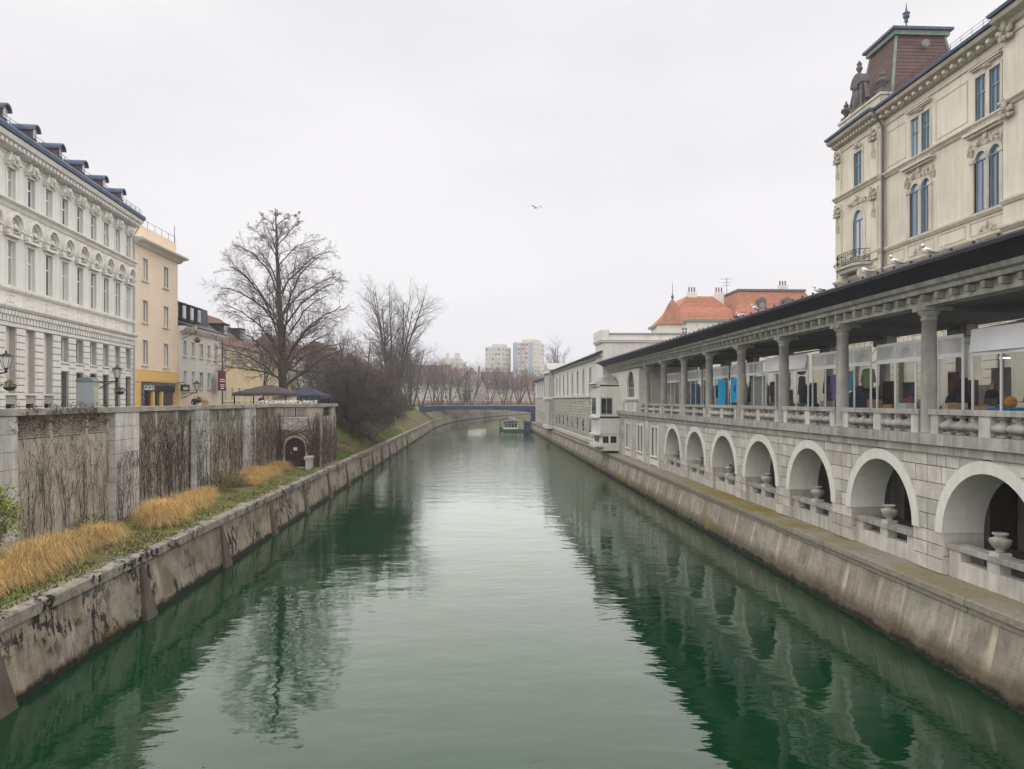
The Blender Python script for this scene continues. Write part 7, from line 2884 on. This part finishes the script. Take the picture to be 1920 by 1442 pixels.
# ------------------------------------------------------------------ gulls
def gull_parts(pose):
    """head faces +x; origin at the feet"""
    b = MB()
    if pose == 'stand':
        spine = [(-.20, 0, .155, .012), (-.14, 0, .175, .040), (-.07, 0, .20, .072), (.01, 0, .23, .088), (.07, 0, .265, .082), (.105, 0, .31, .060), (.12, 0, .355, .046), (.13, 0, .395, .046), (.155, 0, .412, .042), (.185, 0, .405, .020)]
    elif pose == 'sit':
        spine = [(-.26, 0, .10, .012), (-.19, 0, .10, .035), (-.09, 0, .105, .072), (.02, 0, .11, .09), (.10, 0, .13, .08), (.14, 0, .17, .055), (.16, 0, .215, .043), (.175, 0, .245, .045), (.20, 0, .252, .038), (.23, 0, .245, .018)]
    elif pose == 'preen':
        spine = [(-.24, 0, .19, .012), (-.16, 0, .20, .04), (-.06, 0, .22, .078), (.03, 0, .24, .09), (.10, 0, .27, .075), (.13, 0, .31, .055), (.09, 0, .335, .048), (.04, 0, .32, .04), (.01, 0, .29, .018)]
    else:
        spine = [(-.24, 0, 0, .012), (-.16, 0, 0, .04), (-.05, 0, 0, .07), (.06, 0, 0, .07), (.14, 0, .01, .045), (.19, 0, .015, .042), (.23, 0, .01, .02)]
    b.tube([s[:3] for s in spine], [s[3] for s in spine], 10)
    legs, bk, wg = MB(), MB(), MB()
    hx, hy, hz, hr = spine[-1]
    px, py, pz, pr = spine[-2]
    dx, dz = hx - px, hz - pz
    L = math.hypot(dx, dz) or 1
    bk.tube([(hx - dx * .3, 0, hz - dz * .3), (hx + dx / L * .05, 0, hz + dz / L * .05), (hx + dx / L * .065, 0, hz + dz / L * .05 - .012)], [.014, .010, .003], 5)
    if pose == 'fly':
        for s in (-1, 1):
            wg.add([(.08, s * .05, .03), (-.06, s * .05, .03), (.10, s * .30, .14), (-.05, s * .30, .13), (.02, s * .62, .06), (-.03, s * .60, .06),
                    (.08, s * .05, .015), (-.06, s * .05, .02), (.10, s * .30, .125), (-.05, s * .30, .122)], [(0, 1, 3, 2), (2, 3, 5, 4), (6, 8, 9, 7), (0, 2, 8, 6), (1, 7, 9, 3)])
    else:
        z0 = spine[2][2]
        for s in (-1, 1):
            sl = .05 if pose == 'stand' else .02
            wg.tube([(-.28, s * .02, z0 - sl * 1.2), (-.17, s * .05, z0 - sl * .4), (-.05, s * .07, z0 + .02), (.03, s * .066, z0 + .03 + sl * .4), (.07, s * .045, z0 + .03 + sl * .6)], [.008, .03, .045, .038, .012], 8)
        if pose != 'sit':
            for s in (-1, 1):
                legs.tube([(-.01, s * .03, .16), (-.005, s * .03, .01)], .008, 5)
                legs.add([(-.02, s * .03, .006), (.05, s * .03 - .025, .004), (.06, s * .03, .006), (.05, s * .03 + .025, .004)], [(0, 1, 2, 3)])
    return b, wg, bk, legs


BEAK = M('beak', (.62, .40, .08), .5, .05, 3, bump=0)
LEG = M('gull_leg', (.45, .28, .22), .6, .05, 3, bump=0)
meshes = {}
for pz in ('stand', 'sit', 'preen', 'fly'):
    b, w, k_, l = gull_parts(pz)
    meshes[pz] = (b.mesh('body', MATS['feather_white'], True), w.mesh('wing', MATS['feather_grey'], True), k_.mesh('beak', BEAK), l.mesh('leg', LEG) if l.v else None)
def gull(label, loc, rz, pose, s=1.05):
    t = thing('gull', label, 'gull', loc, rz, 'gulls on the colonnade roof' if pose != 'fly' else None)
    t.scale = (s, s, s)
    ms = meshes[pose]
    mk('body', ms[0], t)
    mk('wing', ms[1], t)
    mk('beak', ms[2], t)
    if ms[3]:
        mk('leg', ms[3], t)
EZ = 11.775
EX = 13.62
for (Y, rz, pose, lb) in ((22.0, 2.6, 'stand', 'white gull standing highest on the eaves, nearest the right edge'), (23.75, 2.6, 'stand', 'white gull with dark wing second on the eaves'),
                          (25.6, 2.3, 'preen', 'white gull bending to preen on the eaves'), (29.2, 2.9, 'sit', 'brownish young gull crouching below the balcony'),
                          (36.1, 2.7, 'stand', 'gull on the eaves against the orange roof edge'), (38.1, 2.5, 'sit', 'small hunched gull before the orange roof')):
    gull(lb, (EX, Y, EZ), rz, pose)
gull('lone gull flying in the grey sky above the river', (4.7, 60.0, 23.0), 2.0, 'fly', 1.05)

# ------------------------------------------------------------------ wall lanterns with flower baskets on the promenade
def wall_lantern(label, X, Y, z, s=1.0):
    t = thing('wall_lantern', label, 'lantern', (X, Y, z), 0, 'bracket lanterns on the promenade')
    t.scale = (s, s, s)
    mb = MB()
    mb.tube([(-1.6, 0, 0), (-.9, 0, .02), (0, 0, .05)], .035, 5)
    mb.tube([(-1.6, 0, -.6), (-1.1, 0, -.4), (-.5, 0, -.05), (0, 0, .05)], .03, 5)
    mb.tube([(-1.2 + .18 * math.cos(a / 8 * 6), 0, -.2 + .18 * math.sin(a / 8 * 6)) for a in range(9)], .02, 4)
    mb.tube([(-.6 + .12 * math.cos(a / 8 * 6), 0, -.08 + .12 * math.sin(a / 8 * 6)) for a in range(9)], .018, 4)
    mb.box(-1.65, -1.58, -.1, .1, -.8, .2)
    mb.build('bracket', MATS['iron'], t)
    mb = MB()
    mb.lathe([(.05, .05), (.10, .12), (.05, .2), (.15, .32)], 6)
    mb.lathe([(.40, .95), (.36, 1.0), (.16, 1.12), (.05, 1.16), (.06, 1.24), (.01, 1.32)], 6)
    for k in range(6):
        a = 2 * PI * (k + .5) / 6
        mb.tube([(.15 * math.cos(a), .15 * math.sin(a), .32), (.34 * math.cos(a), .34 * math.sin(a), .96)], .014, 4)
    mb.build('cage', MATS['iron'], t)
    MB().lathe([(.14, .33), (.325, .95)], 6).build('glass', M('lamp_glass', (.62, .60, .52), .3, .05, 2, bump=0), t)
    mb = MB()
    mb.lathe([(.02, -1.0), (.2, -.95), (.33, -.8), (.34, -.76)], 10, (.2, 0, 0))
    mb.tube([(.2, 0, -.76), (0, 0, .05)], .012, 3)
    mb.build('basket', MATS['iron'], t)
    rn = random.Random(int(Y))
    lf = MB()
    for i in range(130):
        a, r = rn.uniform(0, 6.28), rn.uniform(0, .42)
        x, y, z_ = .2 + r * math.cos(a), r * math.sin(a), -.75 + rn.uniform(-.12, .3) * (1.2 - r)
        lf.tri((x, y, z_), (x + rn.uniform(-.12, .12), y + rn.uniform(-.12, .12), z_ + .1), (x + rn.uniform(-.12, .12), y + rn.uniform(-.1, .1), z_ - .02))
    tag(lf.build('foliage', MATS['leaf_olive'], t), kind='stuff')
wall_lantern('iron wall lantern with flower basket cut by the picture edge', -26.7, 43.6, 9.0, 1.0)
wall_lantern('iron wall lantern with flower basket on the white palace end', -27.8, 59.0, 8.9, 1.0)
wall_lantern('iron wall lantern with flower basket beside the hanging sign', -28.4, 77.0, 8.2, 1.0)
wall_lantern('ornate iron lantern high on the pale house corner', -28.6, 77.2, 14.2, .9)

# grey information pillar with map before the barred windows
ip = thing_L('info_pillar', 'grey information pillar with domed teal top and green map before barred windows', 'information pillar', -26.5, 52.0, 6.2)
MB().box(51.7, 52.4, -.55, .55, 6.2, 8.75).build('body', M('pillar_grey', (.33, .36, .38), .6, .05, 1), ip)
mb = MB()
mb.extx([(-.62, 8.753), (.62, 8.753), (.5, 8.95), (.2, 9.05), (-.2, 9.05), (-.5, 8.95)], 51.62, 52.48)
mb.build('cap', M('pillar_teal', (.13, .21, .22), .5, .1, 1), ip)
MB().box(51.8, 52.3, -.575, -.552, 6.8, 8.4).build('map', M('map_green', (.40, .45, .27), .6, .5, 9), ip)


# ------------------------------------------------------------------ cafe canopies and terrace furniture behind the bastion
def canopy(label, cx, cy, w, d, z, h, mat):
    t = thing_W('cafe_canopy', label, 'canopy', (cx, cy, 6.2), 'cafe canopies on the promenade')
    mb = MB()
    a, b, c, e = cx - w / 2, cx + w / 2, cy - d / 2, cy + d / 2
    mb.add([(a, c, z), (b, c, z), (b, e, z), (a, e, z), (cx - w * .06, cy, z + h), (cx + w * .06, cy, z + h)], [(0, 1, 5, 4), (1, 2, 5), (2, 3, 4, 5), (3, 0, 4)])
    mb.build('canvas', mat, t)
    mb = MB()
    mb.box(a, b, c - .01, c, z - .28, z - .005)
    mb.box(a - .01, a, c, e, z - .28, z - .005)
    mb.box(b, b + .01, c, e, z - .28, z - .005)
    mb.build('valance', mat, t)
    for x in (a + .15, b - .15):
        for y in (c + .15, e - .15):
            MB().box(x - .05, x + .05, y - .05, y + .05, 6.2, z).build('post', MATS['iron'], t)
canopy('large brown peaked cafe canopy behind the embankment coping', -19.4, 70.5, 4.8, 6.0, 8.15, .75, M('canvas_brown', (.085, .070, .062), .9, .15, 1.2))
canopy('navy cafe canopy right of the brown one', -16.4, 73.0, 3.4, 5.0, 7.95, .75, M('canvas_navy', (.05, .055, .085), .9, .15, 1.2))
fl = thing_W('planter', 'long planter of small white flowers along the cafe terrace edge', 'planter', (-15.6, 63.6, 6.2))
MB().box(-18.6, -13.6, 63.2, 63.7, 6.2, 6.95).build('box', MATS['timber_dark'], fl)
mb = MB()
for i in range(900):
    x, y, z = rng.uniform(-18.6, -13.5), rng.uniform(63.0, 63.9), rng.uniform(6.95, 7.42)
    a = rng.uniform(0, 6.28)
    mb.cur = 0 if rng.random() < .75 else 1
    mb.quad((x, y, z), (x + .07 * math.cos(a), y, z + .05), (x + .04, y + .06, z + .09), (x - .05, y, z + .05))
tag(mb.build('flowers', [M('petal', (.75, .75, .72), .8, .1, 3, bump=0), MATS['leaf_olive']], fl), kind='stuff')
mn = thing_W('menu_board', 'cream service cabinet under the brown canopy', 'cabinet', (-17.6, 69.0, 6.2))
MB().box(-18.6, -16.6, 68.8, 69.4, 6.2, 7.75).build('body', M('cabinet_cream', (.66, .58, .38), .7, .05, 2), mn)
MB().box(-18.65, -16.55, 68.75, 69.45, 7.753, 7.82).build('top', MATS['grey_frame'], mn)


# ------------------------------------------------------------------ people
def person_mesh(pose, seed, top, legs, hair, bag=None):
    """one skinned figure, materials by height: shoes, trousers, coat, skin, hair"""
    V = {'pelvis': (0, 0, .95), 'chest': (0, .0, 1.28), 'neck': (0, 0, 1.47), 'jaw': (0, -.02, 1.56), 'crown': (0, 0, 1.72),
         'shl': (.19, 0, 1.40), 'ell': (.25, .02, 1.12), 'hal': (.24, -.08, .86), 'shr': (-.19, 0, 1.40), 'elr': (-.25, .02, 1.12), 'har': (-.24, -.10, .86),
         'hil': (.10, 0, .90), 'knl': (.11, -.03, .50), 'anl': (.11, .03, .09), 'tol': (.12, -.13, .04), 'hir': (-.10, 0, .90), 'knr': (-.11, .02, .50), 'anr': (-.11, .10, .10), 'tor': (-.12, -.05, .04)}
    if pose == 'sit':
        V.update({'knl': (.13, -.44, .93), 'anl': (.13, -.42, .52), 'tol': (.13, -.58, .48), 'knr': (-.13, -.44, .93), 'anr': (-.13, -.46, .52), 'tor': (-.13, -.60, .48),
                  'hal': (.12, -.34, 1.05), 'har': (-.12, -.34, 1.05)})
    if pose == 'lean':
        V.update({'ell': (.24, -.16, 1.14), 'hal': (.12, -.38, 1.12), 'elr': (-.24, -.16, 1.14), 'har': (-.1, -.38, 1.10), 'chest': (0, -.05, 1.28), 'neck': (0, -.1, 1.46), 'jaw': (0, -.14, 1.55), 'crown': (0, -.12, 1.71)})
    rad = {'pelvis': (.15, .11), 'chest': (.17, .12), 'neck': (.06, .06), 'jaw': (.075, .085), 'crown': (.085, .09), 'shl': (.075, .075), 'ell': (.055, .055), 'hal': (.04, .035), 'shr': (.075, .075), 'elr': (.055, .055), 'har': (.04, .035),
           'hil': (.095, .095), 'knl': (.065, .065), 'anl': (.045, .045), 'tol': (.04, .035), 'hir': (.095, .095), 'knr': (.065, .065), 'anr': (.045, .045), 'tor': (.04, .035)}
    E = [('pelvis', 'chest'), ('chest', 'neck'), ('neck', 'jaw'), ('jaw', 'crown'), ('chest', 'shl'), ('shl', 'ell'), ('ell', 'hal'), ('chest', 'shr'), ('shr', 'elr'), ('elr', 'har'),
         ('pelvis', 'hil'), ('hil', 'knl'), ('knl', 'anl'), ('anl', 'tol'), ('pelvis', 'hir'), ('hir', 'knr'), ('knr', 'anr'), ('anr', 'tor')]
    ks = list(V)
    me = bpy.data.meshes.new('body')
    me.from_pydata([V[k] for k in ks], [(ks.index(a), ks.index(b)) for a, b in E], [])
    o = bpy.data.objects.new('body', me)
    COL.objects.link(o)
    o.modifiers.new('skin', 'SKIN')
    ss = o.modifiers.new('sub', 'SUBSURF')
    ss.levels = ss.render_levels = 1
    for i, k in enumerate(ks):
        me.skin_vertices[0].data[i].radius = rad[k]
        me.skin_vertices[0].data[i].use_root = k == 'pelvis'
    dg = bpy.context.evaluated_depsgraph_get()
    m2 = bpy.data.meshes.new_from_object(o.evaluated_get(dg))
    bpy.data.objects.remove(o)
    m2.name = 'body'
    m2.materials.clear()
    for m_ in (MATS['cloth_dark'], legs, top, MATS['skin'], hair):
        m2.materials.append(m_)
    hd = Vector(V['jaw'])
    for p_ in m2.polygons:
        c = p_.center
        if c.z > 1.485:
            back = (c.y - hd.y) > .0 or c.z > 1.68
            p_.material_index = 4 if back else 3
        elif c.z > .97 or (abs(c.x) > .17 and c.z > .9):
            near_hand = min((c - Vector(V['hal'])).length, (c - Vector(V['har'])).length) < .075
            p_.material_index = 3 if near_hand else 2
        elif abs(c.x) > .19 and c.z > .75 and pose == 'stand':
            p_.material_index = 3
        elif c.z < .11 and pose != 'sit' or (pose == 'sit' and c.z < .56):
            p_.material_index = 0
        else:
            p_.material_index = 1
        p_.use_smooth = True
    return m2


HB = colm('hair_brown', (.05, .03, .02))
HG = colm('hair_grey', (.35, .33, .31))
CD, CB, CW, CRd, CG2 = MATS['cloth_dark'], colm('denim', (.05, .07, .12)), colm('coat_white', (.66, .65, .62)), colm('coat_tan', (.34, .22, .14)), colm('coat_grey', (.17, .17, .18))
nose = MB().add([(-.018, -.09, 1.585), (.018, -.09, 1.585), (0, -.115, 1.59), (0, -.085, 1.635)], [(0, 1, 2), (0, 2, 3), (1, 3, 2)])
def person(label, loc, rz, mesh, face_off=(0, 0, 0), group=None, s=1.0):
    t = thing('person', label, 'person', loc, rz, group)
    t.scale = (s, s, s)
    mk('body', mesh, t)
    f = MB()
    ox, oy, oz = face_off
    f.add([(-.016 + ox, -.098 + oy, 1.60 + oz), (.016 + ox, -.098 + oy, 1.60 + oz), (ox, -.125 + oy, 1.605 + oz), (ox, -.095 + oy, 1.65 + oz)], [(0, 1, 2), (0, 2, 3), (1, 3, 2)])
    f.build('nose', MATS['skin'], t)
    f = MB()
    for sx in (-1, 1):
        f.ball((sx * .032 + ox, -.098 + oy, 1.655 + oz), .010, 6, 4)
    f.build('eyes', CD, t)
    return t


p_dark = person_mesh('stand', 1, CD, CB, HB)
p_white = person_mesh('stand', 2, CW, CD, HB)
p_tan = person_mesh('stand', 3, CRd, CB, HG)
p_grey = person_mesh('stand', 4, CG2, CD, HB)
p_sit = person_mesh('sit', 5, CD, CB, HG)
p_lean = person_mesh('lean', 6, CD, CB, HB)
person('person in dark jacket walking behind the coping by the pale house', (-24.6, 66.2, 6.2), .6, p_dark, s=.97)
person('shorter person in tan coat beside the dark-jacketed walker', (-24.2, 67.6, 6.2), .3, p_tan, s=.90)
person('person in dark coat seated at the cafe before the canopy', (-18.9, 66.3, 6.2), .5, p_sit, s=1.02)
ch = thing_W('cafe_chair', 'dark cafe chair under the seated person', 'chair', (-18.9, 66.3, 6.2))
MB().box(-19.15, -18.65, 66.1, 66.6, 7.02, 7.07).build('seat', MATS['iron'], ch)
for x in (-19.1, -18.7):
    for y in (66.15, 66.55):
        MB().box(x - .02, x + .02, y - .02, y + .02, 6.2, 7.02).build('leg', MATS['iron'], ch)
MB().box(-19.15, -18.65, 66.56, 66.6, 7.2, 7.5).build('backrest', MATS['iron'], ch)
person('vendor in black bending forward behind the crates in the stall', (17.75, 20.2, 6.42), -1.4, p_lean, (0, -.12, -.01))
vh = mk('black_hat', hat().mesh('black_hat', MATS['cloth_dark']), None, (17.63, 20.22, 8.10))
tag(vh, 'black hat on the head of the vendor behind the crates', 'hat')
person('person in dark coat among the bags in the basket stall', (18.2, 25.6, 6.42), -1.2, p_dark)
person('person with brown hair beside the trinket rack at the picture edge', (17.6, 17.3, 6.42), -1.8, p_tan)
BP = [(-9.5, .3, p_dark, 'walker in dark coat at the left part of the bridge'), (1.6, 1.5, p_dark, 'dark-coated walker beside the white-coated one on the bridge'), (2.3, 1.4, p_white, 'walker in white coat in the middle of the bridge'),
      (2.9, -1.6, p_white, 'second pale-coated walker meeting the first on the bridge'), (6.9, 1.2, p_dark, 'dark walker right of the bridge lamps'), (7.6, -1.5, p_grey, 'grey-coated walker in the pair right of the lamps'),
      (9.3, 1.5, p_tan, 'tan-coated walker alone near the right third of the bridge'), (13.4, 1.5, p_dark, 'dark walker leaving the bridge by the market corner'), (-12.6, 1.5, p_grey, 'grey-coated walker near the bridge abutment')]
for i, (x, rz, me, lb) in enumerate(BP):
    t_ = (x + .1) / 16.5
    person(lb, (x, BYR + 1.0 + .3 * (i % 3), 5.9 + .12 * (1 - t_ * t_)), rz, me, group='people crossing the bridge')
# ------------------------------------------------------------------ winter haze
mb = MB()
mb.box(-1550, 1550, -80, 2650, -4, 62)
hz = mb.build('haze', None)
hz.data.materials.clear()
m, nt = new_mat('haze_air')
v = add(nt, 'VolumePrincipled', {'Color': (.93, .94, 1.0, 1), 'Density': 0.00042, 'Anisotropy': 0.0})
add(nt, 'OutputMaterial', {'Volume': v.outputs[0]})
hz.data.materials.append(m)
tag(hz, 'thin pale winter haze over river and town', 'haze', kind='stuff')
